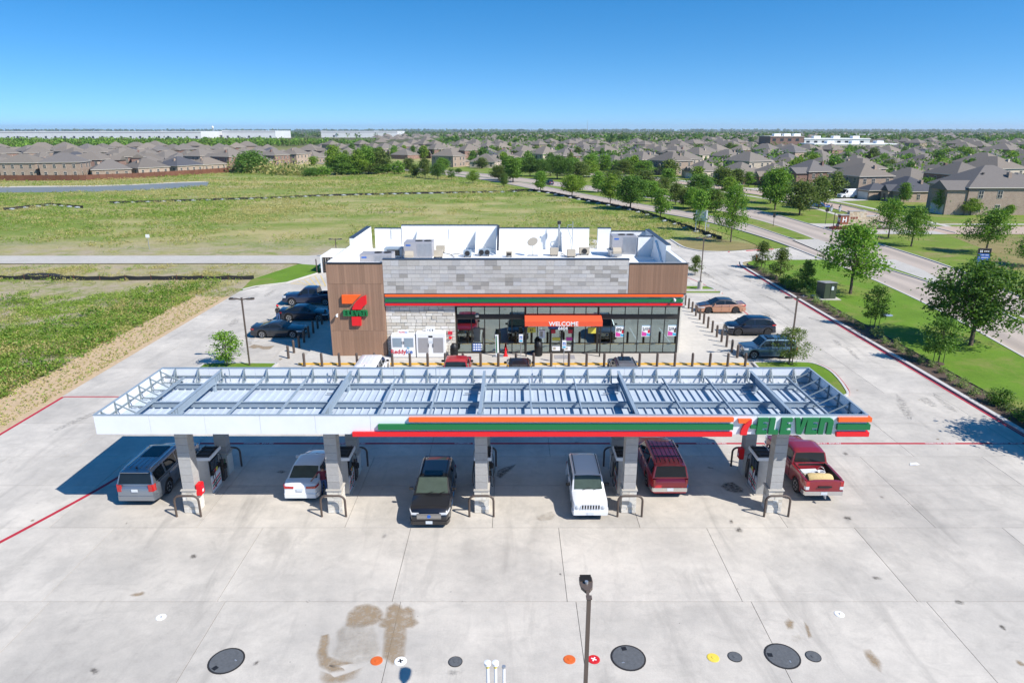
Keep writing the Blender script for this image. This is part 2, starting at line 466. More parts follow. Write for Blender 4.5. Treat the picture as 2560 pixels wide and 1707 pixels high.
def link(name, data, parent=None, loc=None, rz=0.0):
    o = bpy.data.objects.new(name, data); COL.objects.link(o)
    if parent is not None: o.parent = parent
    if loc is not None: o.location = loc
    if rz: o.rotation_euler = (0, 0, rz)
    return o
def tag(o, label, cat, group=None):
    o['label'] = label; o['category'] = cat
    if group: o['group'] = group
    return o
def thing(name, label, cat, loc=(0, 0, 0), rz=0.0, group=None):
    return tag(link(name, None, None, loc, rz), label, cat, group)
def setting(o, kind='structure'):
    o['kind'] = kind; return o
def dup(root, loc=None, rz=None, label=None, scale=None, group=None):
    def cp(o, par):
        c = o.copy(); COL.objects.link(c); c.parent = par
        for ch in o.children: cp(ch, c)
        return c
    r = cp(root, None)
    if loc is not None: r.location = loc
    if rz is not None: r.rotation_euler = (0, 0, rz)
    if scale is not None: r.scale = scale if isinstance(scale, tuple) else (scale,) * 3
    if label: r['label'] = label
    if group: r['group'] = group
    return r
def np_mesh(name, verts, quads, mats, mi=None):
    """fast mesh of quads (N,4,3) or indexed"""
    me = bpy.data.meshes.new(name)
    n = len(quads)
    me.vertices.add(len(verts)); me.vertices.foreach_set('co', np.asarray(verts, np.float32).ravel())
    me.loops.add(n * 4); me.loops.foreach_set('vertex_index', np.asarray(quads, np.int32).ravel())
    me.polygons.add(n); me.polygons.foreach_set('loop_start', np.arange(n, dtype=np.int32) * 4)
    for x in (mats if isinstance(mats, (list, tuple)) else [mats]): me.materials.append(MAT[x])
    if mi is not None: me.polygons.foreach_set('material_index', np.asarray(mi, np.int32))
    me.update(calc_edges=True)
    return me
def text_mesh(s, size, mats, extrude=.004, bold=0.0, align='CENTER', shear=0.0):
    cu = bpy.data.curves.new('lettering', 'FONT'); cu.body = s; cu.size = size; cu.extrude = extrude
    cu.align_x = align; cu.align_y = 'CENTER'; cu.offset = bold; cu.shear = shear; cu.resolution_u = 3
    o = bpy.data.objects.new('lettering', cu); COL.objects.link(o)
    dg = bpy.context.evaluated_depsgraph_get()
    me = bpy.data.meshes.new_from_object(o.evaluated_get(dg))
    bpy.data.objects.remove(o); bpy.data.curves.remove(cu)
    me.materials.clear(); me.materials.append(MAT[mats])
    return me
def text_on(s, size, m, parent, loc, rot=(math.pi / 2, 0, 0), bold=0.0, extrude=.004, name='lettering', shear=0.0):
    o = link(name, text_mesh(s, size, m, extrude, bold, shear=shear), parent, loc)
    o.rotation_euler = rot
    return o
def clip_poly(poly, a, b, keep_left=True):
    """clip polygon by the line a->b"""
    out = []
    def side(p): return (b[0] - a[0]) * (p[1] - a[1]) - (b[1] - a[1]) * (p[0] - a[0])
    for i, p in enumerate(poly):
        q = poly[(i + 1) % len(poly)]; sp, sq = side(p), side(q)
        if not keep_left: sp, sq = -sp, -sq
        if sp >= 0: out.append(p)
        if (sp > 0) != (sq > 0) and abs(sp - sq) > 1e-9:
            t = sp / (sp - sq); out.append((p[0] + (q[0] - p[0]) * t, p[1] + (q[1] - p[1]) * t))
    return out
def sheet(name, poly, z, m, kind='structure', parent=None, thick=None):
    mb = MB()
    if thick: mb.prism(poly, z - thick, z)
    else: mb.add([(x, y, z) for x, y in poly], [tuple(range(len(poly)))])
    o = mb.build(name, m, parent)
    if kind and parent is None: o['kind'] = kind
    return o
def offset_line(pts, d):
    out = []
    for i, p in enumerate(pts):
        a, b = Vector(pts[max(i - 1, 0)]), Vector(pts[min(i + 1, len(pts) - 1)])
        t = (b - a).normalized(); out.append((p[0] - t.y * d, p[1] + t.x * d))
    return out
def smooth_line(pts, n=8):
    pts = [Vector((*p, 0)) for p in pts]; out = []
    P = [pts[0] * 2 - pts[1]] + pts + [pts[-1] * 2 - pts[-2]]
    for i in range(1, len(P) - 2):
        for k in range(n):
            t = k / n
            q = .5 * ((2 * P[i]) + (P[i + 1] - P[i - 1]) * t + (2 * P[i - 1] - 5 * P[i] + 4 * P[i + 1] - P[i + 2]) * t * t + (3 * P[i] - P[i - 1] - 3 * P[i + 1] + P[i + 2]) * t ** 3)
            out.append((q.x, q.y))
    out.append((pts[-1].x, pts[-1].y)); return out
def resample(pts, n):
    d = [0.0]
    for a, b in zip(pts, pts[1:]): d.append(d[-1] + math.hypot(b[0] - a[0], b[1] - a[1]))
    return [(float(np.interp(t, d, [p[0] for p in pts])), float(np.interp(t, d, [p[1] for p in pts]))) for t in np.linspace(0, d[-1], n)]
def ribbon(name, left, right, z, m, kind='structure', parent=None, rep=1.0):
    """strip between two polylines with UV u across, v along"""
    if len(left) != len(right):
        n = max(len(left), len(right)); left, right = resample(left, n), resample(right, n)
    n = len(left); vs = [(*p, z) for p in left] + [(*p, z) for p in right]
    me = bpy.data.meshes.new(name); me.from_pydata(vs, [], [(i, i + 1, n + i + 1, n + i) for i in range(n - 1)])
    uv = me.uv_layers.new(name='UVMap')
    for poly in me.polygons:
        for li in poly.loop_indices:
            vi = me.loops[li].vertex_index; uv.data[li].uv = ((0 if vi < n else 1) * rep, (vi % n) / 3.0)
    me.materials.append(MAT[m])
    bm = bmesh.new(); bm.from_mesh(me); bmesh.ops.recalc_face_normals(bm, faces=bm.faces)
    if bm.faces and sum(f.normal.z for f in bm.faces) < 0: bmesh.ops.reverse_faces(bm, faces=bm.faces)
    bm.to_mesh(me); bm.free()
    o = link(name, me, parent)
    if kind and parent is None: o['kind'] = kind
    return o
def kerb_line(name, pts, w, h, m, parent=None, kind='structure', base=0.0):
    """a kerb of width w and height h along a polyline"""
    a, b = offset_line(pts, w / 2), offset_line(pts, -w / 2); mb = MB(); n = len(pts)
    mb.v = [(*p, base) for p in a] + [(*p, base) for p in b] + [(*p, base + h) for p in a] + [(*p, base + h) for p in b]
    for i in range(n - 1):
        mb.f += [(2 * n + i, 2 * n + i + 1, 3 * n + i + 1, 3 * n + i), (i, i + 1, 2 * n + i + 1, 2 * n + i), (n + i, 3 * n + i, 3 * n + i + 1, n + i + 1)]
        mb.m += [0, 0, 0]
    mb.f += [(0, 2 * n, 3 * n, n), (n - 1, 2 * n - 1, 4 * n - 1, 3 * n - 1)]; mb.m += [0, 0]
    o = mb.build(name, m, parent)
    if kind and parent is None: o['kind'] = kind
    return o
# ------------------------------------------------------------------ ground, lot, roads, lawns
S = 14000.0
ground = sheet('ground', [(-S, -300), (S, -300), (S, S), (-S, S)], -.10, 'field_ground')

# forecourt: joint-coloured bed with one slab object per bay
LOT = [(-32.4, -8), (32.2, -8), (32.2, 106), (-15, 106), (-22, 95), (-32.4, 79)]
lot = sheet('forecourt_bed', LOT, -.035, 'joint')
lot.name = 'forecourt'
ys = [-8, -2, 4, 10, 16.6, 23.1, 28.45, 32.5, 35.9, 40.6, 45.9]
y = 45.9
while y < 106: y += 5.46; ys.append(y)
def in_rect(poly, x0, y0, x1, y1): return all(x0 <= p[0] <= x1 and y0 <= p[1] <= y1 for p in poly)
slab_n = 0
for r in range(len(ys) - 1):
    y0, y1 = ys[r], ys[r + 1]
    if y1 <= 46: step, off = 7.13, 2.25 + (.35 if y1 < 24 else 0) + (-3.2 if 28.4 < y0 < 35 else 0)
    else: step, off = 4.72, -1.2 + (r % 2) * .0
    k0 = int(math.floor((-33 - off) / step)); x = off + k0 * step
    while x < 33:
        p = [(x + .011, y0 + .011), (x + step - .011, y0 + .011), (x + step - .011, y1 - .011), (x + .011, y1 - .011)]
        for i in range(len(LOT)): p = clip_poly(p, LOT[i], LOT[(i + 1) % len(LOT)])
        x += step
        if len(p) < 3 or in_rect(p, -17, 53, 16, 71.5): continue
        mb = MB().prism(p, -.034, rng.uniform(-.001, .001))
        mb.build('slab', 'concrete', lot); slab_n += 1

# stains on the concrete: flat irregular patches with their own outline
def stain_mat(name, col, lo, hi, sc, most):
    k = NT(name); k.base(k.mul(col, k.noise(sc, 4, .6), .8, 1.2)); k.set(rough=.9, spec=.2)
    t = k.new('ShaderNodeBsdfTransparent'); ms = k.new('ShaderNodeMixShader')
    vc = k.new('ShaderNodeVertexColor'); vc.layer_name = 'fade'
    k.link(k.math('MULTIPLY', k.ramp(k.noise(sc * 1.3, 6, .75), [(lo, 0.0), (hi, most)]), vc.outputs[0]), ms.inputs[0])
    k.link(t.outputs[0], ms.inputs[1]); k.link(k.b.outputs[0], ms.inputs[2]); k.link(ms.outputs[0], k.out.inputs[0]); MAT[name] = k.m
stain_mat('stain_brown', (.33, .24, .145), .2, .6, 2.5, .75)
stain_mat('stain_wet', (.40, .35, .28), .3, .65, 1.2, .45)
stain_mat('stain_oil', (.085, .075, .065), .36, .6, 4.0, .75)
stain_mat('stain_tyre', (.26, .245, .225), .40, .72, 3.0, .6)
def blob(cx, cy, rx, ry, n=18, j=.25, rot=0.0, seed=0):
    q = random.Random(seed); out = []
    ph = [q.uniform(0, 6.28) for _ in range(4)]
    for i in range(n):
        a = 2 * math.pi * i / n; r = 1 + j * (.5 * math.sin(2 * a + ph[0]) + .35 * math.sin(3 * a + ph[1]) + .3 * math.sin(5 * a + ph[2]) + .25 * math.sin(7 * a + ph[3]))
        x, y = rx * r * math.cos(a), ry * r * math.sin(a)
        out.append((cx + x * math.cos(rot) - y * math.sin(rot), cy + x * math.sin(rot) + y * math.cos(rot)))
    return out
zst = [.0025]
def stain(poly, m):
    n = len(poly); cx, cy = sum(p[0] for p in poly) / n, sum(p[1] for p in poly) / n; z = zst[0]; zst[0] += .00004
    P3 = [poly, [(cx + (x - cx) * .80, cy + (y - cy) * .80) for x, y in poly]]
    area = sum(poly[i][0] * poly[(i + 1) % n][1] - poly[(i + 1) % n][0] * poly[i][1] for i in range(n)) / 2
    sg = 1 if area > 0 else -1; out = []
    for i in range(n):                      # feathered rim just outside the outline
        a, b = Vector(poly[i - 1]), Vector(poly[(i + 1) % n]); t_ = (b - a).normalized(); fr_ = min(.20, .22 * math.sqrt(abs(area))); out.append((poly[i][0] + t_.y * fr_ * sg, poly[i][1] - t_.x * fr_ * sg))
    ins = poly if abs(area) > .35 else [((p[0] + cx) / 2, (p[1] + cy) / 2) for p in poly]
    me = bpy.data.meshes.new('stain'); me.from_pydata([(x, y, z) for x, y in ins] + [(x, y, z) for x, y in out], [], [tuple(range(n))] + [(i, n + i, n + (i + 1) % n, (i + 1) % n) for i in range(n)])
    at = me.color_attributes.new('fade', 'FLOAT_COLOR', 'POINT')
    for i in range(2 * n): at.data[i].color = (1, 1, 1, 1) if i < n else (0, 0, 0, 1)
    me.materials.append(MAT[m]); link('stain', me, lot)
NB = reg(400, 1380, .3827)
def pxpoly(rg, pts): return [G(*rg(*p)) for p in pts]
stain(pxpoly(NB, [(1240, 440), (1250, 400), (1290, 362), (1350, 350), (1410, 368), (1437, 405), (1430, 440), (1380, 462), (1330, 470), (1270, 478), (1235, 470)]), 'stain_brown')
stain(pxpoly(NB, [(1240, 475), (1330, 470), (1370, 490), (1400, 560), (1420, 640), (1370, 690), (1290, 720), (1200, 700), (1150, 660), (1185, 600), (1175, 520)]), 'stain_wet')
stain(pxpoly(NB, [(1478, 680), (1492, 490), (1450, 475), (1455, 440), (1490, 432), (1505, 360), (1530, 345), (1560, 360), (1580, 382), (1615, 366), (1640, 385), (1640, 435), (1668, 462), (1640, 480), (1590, 490), (1585, 560), (1570, 690), (1530, 715)]), 'stain_brown')
stain(pxpoly(NB, [(1085, 540), (1092, 570), (1075, 640), (1085, 690), (1150, 712), (1250, 720), (1140, 735), (1100, 740), (1150, 755), (1200, 760), (1120, 770), (1060, 735), (1042, 660), (1060, 590), (1070, 545)]), 'stain_brown')
stain(pxpoly(NB, [(1045, 785), (1090, 800), (1130, 830), (1230, 800), (1330, 760), (1280, 810), (1180, 850), (1080, 850), (1050, 815)]), 'stain_brown')
NC = reg(1200, 1380, .4252)
stain(pxpoly(NC, [(2262, 575), (2285, 570), (2320, 610), (2352, 650), (2352, 705), (2310, 660), (2275, 610)]), 'stain_brown')
stain(pxpoly(NC, [(1795, 410), (1820, 390), (1840, 405), (1835, 450), (1815, 452)]), 'stain_brown')
stain(pxpoly(NC, [(1838, 490), (1880, 485), (1900, 505), (1860, 530), (1835, 520)]), 'stain_wet')
stain(pxpoly(NC, [(1910, 405), (1925, 430), (1948, 500), (1940, 510), (1915, 440)]), 'stain_brown')
stain(pxpoly(R4, [(1625, 1315), (1700, 1290), (1740, 1275), (1765, 1300), (1735, 1335), (1660, 1345), (1630, 1335)]), 'stain_wet')
stain(pxpoly(R5, [(1035, 1060), (1060, 1035), (1110, 1030), (1150, 1060), (1185, 1080), (1190, 1105), (1130, 1105), (1070, 1090)]), 'stain_oil')
stain(pxpoly(R5, [(1135, 1415), (1165, 1398), (1195, 1430), (1190, 1450), (1150, 1440)]), 'stain_oil')
stain(pxpoly(R5, [(1088, 1338), (1110, 1335), (1115, 1370), (1095, 1375)]), 'stain_oil')
stain(pxpoly(R5, [(2045, 1325), (2065, 1308), (2100, 1315), (2112, 1340), (2090, 1348)]), 'stain_oil')
stain(pxpoly(R4, [(1290, 970), (1300, 930), (1360, 905), (1440, 878), (1390, 915), (1340, 960), (1310, 985)]), 'stain_oil')
stain(pxpoly(R3, [(1645, 940), (1690, 925), (1735, 935), (1700, 950)]), 'stain_oil')
stain(pxpoly(R6, [(345, 1000), (400, 970), (470, 985), (560, 1000), (660, 985), (600, 1030), (540, 1030), (470, 1005), (400, 1020)]), 'stain_brown')
for i in range(46):
    a = rng.uniform(-29, 30); b = rng.uniform(17, 50) if i % 3 else rng.uniform(50, 92)
    if -17 < a < 17 and 51 < b < 73: continue
    s = rng.uniform(.05, .15)
    stain(blob(a, b, s * rng.uniform(.8, 1.8), s, 9, .5, rng.uniform(0, 3), i), rng.choice(['stain_oil', 'stain_brown', 'stain_tyre']))
for i in range(30):                     # scuffs in the side aisles
    cx = rng.choice([rng.uniform(-30, -24), rng.uniform(25.5, 31)]); cy = rng.uniform(40, 90)
    stain(blob(cx, cy, rng.uniform(.1, .35), rng.uniform(.8, 2.6), 12, .4, rng.uniform(-.4, .4), i + 99), 'stain_tyre')

# painted lines on the forecourt
def line(name, pts, w, m, z=.006):
    pts = [tuple(p) for p in pts]
    return ribbon(name, offset_line(pts, w / 2), offset_line(pts, -w / 2), z, m, None, lot)
line('fire_lane_line', [(-19.6, 37.62), (31.9, 37.62)], .20, 'red_paint')
line('fire_lane_line', smooth_line([(-25.6, 23), (-23.83, 27.24), (-22.3, 31.5), (-21.4, 34.6), (-20.6, 36.6), (-19.6, 37.62)]), .22, 'red_paint')
line('fire_lane_line', [(-32.2, 45.2), (-20, 45.2)], .16, 'red_paint')
line('fire_lane_line', [(-32.25, 20), (-32.25, 45.2)], .22, 'red_paint')
line('fire_lane_line', [(32.05, -5), (32.05, 95)], .16, 'red_paint')
line('fire_lane_line', smooth_line([(24.5, 62), (24.53, 67.24), (24.5, 71.5), (24.63, 75.57)]), .12, 'red_paint')
line('fire_lane_line', smooth_line([(24.7, 77.2), (24.26, 79.38), (23.78, 82.27), (22.87, 86.28), (21.5, 92)]), .12, 'red_paint')
for xx in (-28, -15.5, -9.9, -2.6, 6.9, 12.2, 19.2, 26.2, 30.3):
    o = text_on('FIRE LANE   NO PARKING', .16, 'white_paint', lot, (xx, 37.62, .011), (0, 0, math.pi), .004, 0.0005) if xx > -19 else None
for yy in (58.8, 61.7, 64.65, 67.7, 70.7, 73.6): line('stall_line', [(-24.2, yy), (-18.9, yy)], .10, 'white_paint')
for yy in (53.3, 56.2, 59.1, 61.9, 64.7, 67.6, 70.5, 73.4): line('stall_line', [(19.1, yy), (24.4, yy)], .10, 'white_paint')
for k in range(14): line('stall_line', [(-17.2 + k * 2.86, 46.6), (-17.2 + k * 2.86, 51.4)], .10, 'white_paint')
for k in range(3): line('stall_line', [(-3.6 + k * .9, 50.2), (-2.4 + k * .9, 51.4)], .10, 'faded_yellow')
for k in range(6):
    a, b = G(*R6(930 + k * 72, 150 - k * 23 if k < 5 else 45)), G(*R6(1020 + k * 68, 158 + k * 6))
    line('hatch_line', [a, b], .14, 'faded_yellow')
line('hatch_line', [G(*R6(890, 158)), G(*R6(1240, 38))], .12, 'faded_yellow')
line('hatch_line', [G(*R6(890, 158)), G(*R6(1360, 188))], .12, 'faded_yellow')

# kerbs, planting strip and lawns beside the forecourt
kr = kerb_line('kerb', [(32.42, -8), (32.42, 90), (32.42, 94.2), (33.2, 97.0), (35.2, 98.4), (38, 98.8), (44.8, 99.2)], .34, .15, 'kerb', base=-.02)
kp = [(32.235, -8), (32.235, 90), (32.235, 94.3), (33.05, 97.15), (35.1, 98.6), (38, 99.0)]
kerb_line('red_face', kp, .04, .05, 'red_paint', kr, None, -.01)
sheet('mulch_bed', [(32.6, -8), (34.55, -8), (34.55, 92.5), (33.4, 94.4), (32.6, 94)], .07, 'mulch')
kerb_line('bed_edging', [(34.6, -8), (34.6, 92.5), (33.5, 94.6)], .06, .10, 'black', base=.02)
near_edge = smooth_line([(32, 0), (36.5, 22), (40.6, 40), (43.08, 53.9), (45.2, 69.2), (46.1, 84), (46.0, 97.8), (44.7, 120.9), (39.4, 145.4), (25.6, 175.5), (11, 212), (-4.1, 251.2), (-22, 285), (-43, 318), (-75, 358), (-130, 415)])
far_a = smooth_line([(38.5, -1), (43, 20), (47, 39), (48.9, 54), (51.3, 68), (52.5, 81), (51.4, 93), (49.8, 108), (49.0, 122), (46.0, 146), (33.0, 177), (19, 212), (5.0, 249), (-12.5, 283), (-36, 320), (-69, 361), (-126, 419)])
i98 = min(range(len(near_edge)), key=lambda i: abs(near_edge[i][1] - 98.8))
sheet('lawn', [(34.62, -8), (30, -8)][:1] + near_edge[4:i98] + [(45.9, 98.6), (38, 98.3), (35.3, 97.8), (33.9, 96.2), (33.55, 94.7), (34.62, 92.5)], .075, 'lawn')
# the drive from the road to the forecourt
sheet('driveway', [(31.9, 90), (32.2, 94.3), (33.0, 97.2), (35.1, 98.7), (38, 99.1), (44.9, 99.4), (45.9, 98.2), (45.4, 110), (42, 108.3), (38.5, 107.4), (33, 105.6), (30.2, 106.2), (28.4, 109.5), (27.9, 118), (10, 118), (10, 100)], .003, 'concrete')
kerb_line('kerb', smooth_line([(27.7, 118), (27.9, 111), (28.7, 108), (30.6, 105.9), (34, 105.6), (38.5, 107.1), (42, 108.2)]), .3, .14, 'kerb', base=-.02)
kerb_line('red_kerb', smooth_line([(33.9, 105.42), (38.5, 106.9), (42, 108.0)]), .05, .12, 'red_paint')
# service lane crossing the field
sheet('service_lane', [(-140, 95.6), (-31, 96.2), (-28.5, 94.5), (-10, 94.5), (-10, 106), (-28, 103.6), (-31, 102.4), (-140, 101.9)], .006, 'lane_concrete')
_vo = [(-36.8 + .25 * math.sin(i * 1.3) + .2 * math.sin(i * 2.9), -8 + i * 2.9) for i in range(30)]
ribbon('verge', [(-32.42, -8 + i * 2.9) for i in range(30)], _vo, -.055, 'verge_dirt')
sheet('corner_lawn', [(-32.4, 78.6), (-31.5, 80.7), (-28.3, 82.9), (-26.1, 88.9), (-26.3, 94.3), (-30.5, 95.6), (-33.4, 85)], .012, 'lawn')
# islands by the parking bays
def island_bed(pts, z=.10):
    kb = kerb_line('island_kerb', pts + [pts[0]], .18, .14, 'kerb')
    sheet('island_grass', pts, z, 'lawn')
    return kb
island_bed(smooth_line([(19.8, 52.5), (22, 52.62), (24.2, 52.5), (25.0, 51.6), (25.2, 49.8), (24.6, 46.5), (23.9, 45.2), (21.5, 45), (20.2, 47.5), (19.75, 51.5)], 3))
kerb_line('red_kerb', smooth_line([(24.35, 52.62), (25.13, 51.7), (25.33, 49.8), (24.75, 46.5), (24.3, 45.4)], 4), .05, .13, 'red_paint')
island_bed([(19.4, 76.95), (24.3, 76.95), (24.7, 77.9), (24.4, 78.15), (19.4, 78.15)])
island_bed([(19.4, 78.95), (24.2, 78.95), (24.25, 79.6), (23.7, 80.9), (19.4, 80.9)])
island_bed(smooth_line([(-19.2, 52.3), (-24.4, 52.3), (-25.2, 51.4), (-25.3, 48), (-24.6, 45.6), (-20.5, 45.4), (-19.4, 47)], 3))
kerb_line('island_kerb', [(-32.3, 79.2), (-31.4, 80.9), (-28.2, 83.1), (-26.0, 88.9)], .16, .12, 'kerb')

# main road: two carriageways with a planted median
med_a = far_a
med_b = smooth_line([(39.0, -1), (44.2, 20), (48.4, 39), (50.4, 54), (52.2, 68), (52.95, 81.5), (52.5, 97.8), (52.7, 112.7), (53.1, 130), (51.2, 150), (43.5, 181.7), (29, 208), (14.5, 235), (-6, 270), (-30, 308), (-64, 352), (-122, 413)])
far_b = smooth_line([(45, -2), (50.5, 20), (54.2, 39), (56.0, 54), (57.8, 72), (60.9, 91), (61.5, 109), (60.6, 129), (59.0, 158), (52, 186), (38, 213), (23, 242), (2, 279), (-21, 316), (-56, 358), (-115, 418)])
ribbon('road', near_edge, far_a, .02, 'road', rep=1.0)
ribbon('road', med_b, far_b, .02, 'road', rep=1.0)
kerb_line('kerb', near_edge, .22, .12, 'kerb'); kerb_line('kerb', far_b, .22, .14, 'kerb')
o = ribbon('median', [p for p, q in zip(med_a, med_b)], med_b, .10, 'park_lawn')
kerb_line('kerb', med_a, .2, .13, 'kerb'); kerb_line('kerb', med_b, .2, .13, 'kerb')
# concrete crossing in the median at the drive
sheet('median_crossing', [(48.3, 104), (49.0, 99.5), (53.2, 99), (53.4, 112), (53.2, 118), (48.6, 117)], .14, 'lane_concrete')
setting(ribbon('turn_lane', [(52.6, 84), (52.9, 91), (53.2, 99)], [(54.6, 84), (56.2, 91), (56.6, 99)], .026, 'lane_concrete'))
# verge between the field and the road
vg = [p for p in near_edge if 108 < p[1] < 330]
ribbon('roadside_grass', offset_line(vg, .2), offset_line(vg, 4.5), -.03, 'park_lawn')
sheet('entry_corner', pxpoly(N3, [(1640, 1025), (1760, 985), (2030, 1000), (2330, 1050), (2352, 1075), (2150, 1095), (1900, 1105), (1720, 1080)]), -.02, 'dry_lawn')

# park strip, entrance street and the residential streets beyond the road
pk = [p for p in far_b if p[1] > 40]
sheet('park', [p for p in far_b if 35 < p[1] < 128] + [(78, 124.4), (160, 124), (160, 40)], -.03, 'park_lawn')
sheet('dry_grass', [(66, 93), (75, 104), (79, 121), (150, 122), (150, 70), (88, 82)], -.022, 'dry_lawn')
st_l = smooth_line([(74.3, 126), (76.6, 140), (77.3, 150), (78.1, 172), (74.8, 192), (69, 215), (60, 243), (45, 275), (25, 308), (0, 345), (-40, 392)])
st_r = smooth_line([(82.5, 126), (83, 140), (83.5, 155), (84, 176), (81.5, 196), (76, 219), (67, 247), (52, 279), (32, 312), (7, 350), (-33, 398)])
setting(ribbon('park', [p for p in far_b if 139 < p[1] < 380], [st_l[min(len(st_l) - 1, int(i * (len(st_l) - 1) / max(1, len([p for p in far_b if 139 < p[1] < 380]) - 1)))] for i in range(len([p for p in far_b if 139 < p[1] < 380]))], -.025, 'park_lawn'))
ribbon('street', st_l, st_r, .01, 'street')
sheet('street', [(60.5, 125.0), (74, 124.6), (170, 124.2), (170, 134.6), (84, 134.8), (76, 139), (61, 138)], .014, 'street')
sheet('entrance_apron', [(60.8, 124.8), (80, 124.4), (80, 128.6), (61, 129.2)], .018, 'lane_concrete')
sheet('entrance_apron', [(56.8, 134.2), (74.5, 134.8), (74.5, 138.6), (59.8, 139.5)], .018, 'lane_concrete')
sheet('sign_island', [(60.2, 131.0), (62, 129.8), (74, 129.8), (74, 134), (62, 134.2)], .06, 'mulch')
kerb_line('kerb', [(60.2, 131.0), (62, 129.7), (74, 129.7), (74, 134.1), (62, 134.3), (60.2, 131.0)], .18, .12, 'kerb')
for ln in (st_l, st_r):
    kerb_line('kerb', ln, .18, .12, 'kerb')
pw = offset_line(st_l, 3.2); ribbon('pavement', pw, offset_line(pw, 1.4), -.005, 'walk_concrete')
pw = offset_line(st_r, -4.6); ribbon('pavement', pw, offset_line(pw, 1.4), -.005, 'walk_concrete')
sheet('pavement', [(84, 137.6), (170, 137.4), (170, 138.8), (84, 139)], -.004, 'walk_concrete')
ribbon('front_lawns', offset_line(st_r, -1.2), offset_line(st_r, -24), -.035, 'park_lawn')
sheet('front_lawns', [(85, 135), (170, 134.8), (170, 156), (85, 156)], -.033, 'park_lawn')

# pond beyond the field
pond = pxpoly(N1, [(0, 566), (400, 562), (800, 557), (1150, 545), (1500, 527), (1760, 520), (1740, 552), (1480, 572), (1300, 584), (900, 600), (400, 606), (0, 608)])
pond = [(p[0], p[1]) for p in pond] + [(-195, 214), (-215, 231)]
sheet('pond', pond, -.07, 'pond_water')
bank = pxpoly(N1, [(0, 556), (400, 552), (800, 548), (1150, 537), (1500, 520), (1760, 514), (1760, 520), (1500, 527), (1150, 545), (800, 557), (400, 562), (0, 566)]) + [(-215, 231), (-220, 236)]
mat('pale_bank', (.50, .45, .37), .95, var=.25, scale=.4)
sheet('pond_bank', bank, -.066, 'pale_bank')
# ------------------------------------------------------------------ fuel canopy
CX0, CX1, CY0, CY1, CZ0, CZ1 = -19.4, 16.5, 28.85, 35.4, 4.75, 5.70
ISL = [-16.03, -8.83, -1.51, 5.83, 13.1]
can = thing('fuel_canopy', 'long white fuel canopy with open framed top and orange green red stripes', 'canopy', (0, 0, 0))
# fascia panels
npan = 14; pw_ = (CX1 - CX0) / npan
for i in range(npan):
    x0 = CX0 + i * pw_ + .006; x1 = CX0 + (i + 1) * pw_ - .006
    MB().box(x0, CY0, CZ0, x1, CY0 + .05, CZ1).build('fascia_panel', 'white_metal', can)
    MB().box(x0, CY1 - .05, CZ0, x1, CY1, CZ1).build('fascia_panel', 'white_metal', can)
for xx in (CX0, CX1 - .05):
    for j in range(3):
        y0 = CY0 + .056 + j * 2.147
        MB().box(xx, y0, CZ0, xx + .05, y0 + 2.135, CZ1).build('fascia_panel', 'white_metal', can)
cap = MB()
cap.box(CX0 - .02, CY0 - .02, CZ1 + .002, CX1 + .02, CY0 + .08, CZ1 + .03).box(CX0 - .02, CY1 - .08, CZ1 + .002, CX1 + .02, CY1 + .02, CZ1 + .03)
cap.box(CX0 - .02, CY0 + .083, CZ1 + .002, CX0 + .08, CY1 - .083, CZ1 + .03).box(CX1 - .08, CY0 + .083, CZ1 + .002, CX1 + .02, CY1 - .083, CZ1 + .03)
cap.build('fascia_cap', 'steel_paint', can)
# roof deck: one pan per 0.406 m with upturned ribs
pan = MB()
pan.box(-.198, CY0 + .12, 0, .198, CY1 - .12, .012).box(-.198, CY0 + .12, .014, -.186, CY1 - .12, .085).box(.186, CY0 + .12, .014, .198, CY1 - .12, .085).box(.186, CY0 + .12, .087, .215, CY1 - .12, .094)
pan_me = pan.mesh('deck_panel', 'deck_white')
x = CX0 + .30
while x < CX1 - .2:
    link('deck_panel', pan_me, can, (x, 0, CZ0 + .09)); x += .4065
zd = CZ0 + .10
def ibeam(mb, a, b, w, h, z):
    """I section along a->b with its bottom at z"""
    for zz, ww, hh in ((z + .012, w, .024), (z + h / 2, .02, h - .05), (z + h - .012, w, .024)):
        mb.bar((*a, zz), (*b, zz), ww, hh)
for yy in (31.63, 34.2):
    mb = MB()
    ibeam(mb, (CX0 + 1.05, yy), (CX1 - 1.05, yy), .13, .28, zd + .10)
    mb.build('purlin', 'steel_paint', can)
for xi in ISL:
    mb = MB(); ibeam(mb, (xi, CY0 + .25), (xi, CY1 - .45), .15, .42, zd + .42)
    for yy in (CY0 + .5, CY0 + .75, CY0 + 1.0, CY1 - 1.2, CY1 - .95, CY1 - .7):
        mb.box(xi - .07, yy, zd + .45, xi + .07, yy + .012, zd + .81)
    mb.build('main_beam', 'steel_paint', can)
    for yy in (30.1, 34.0):
        mb = MB().box(xi - .16, yy - .16, zd + .41, xi + .16, yy + .16, zd + .43).cyl((xi, yy, zd), (xi, yy, zd + .41), .13, n=10)
        mb.build('column_head', 'steel_paint', can)
    MB().bar((xi + .3, CY0 + 1.2, zd + .12), (xi + 1.1, CY0 + 1.2, zd + .12), .05, .05).bar((xi - 1.0, CY1 - 2.0, zd + .12), (xi - .2, CY1 - 2.0, zd + .12), .05, .05).build('conduit', 'galv', can)
thin = [ISL[0] - 2.0] + [ISL[i] + (ISL[i + 1] - ISL[i]) * f for i in range(4) for f in (1 / 3, 2 / 3)] + [ISL[4] + 2.0]
for xi in thin:
    mb = MB(); ibeam(mb, (xi, CY0 + .2), (xi, CY1 - .5), .06, .13, zd + .39); mb.build('cross_rail', 'steel_paint', can)
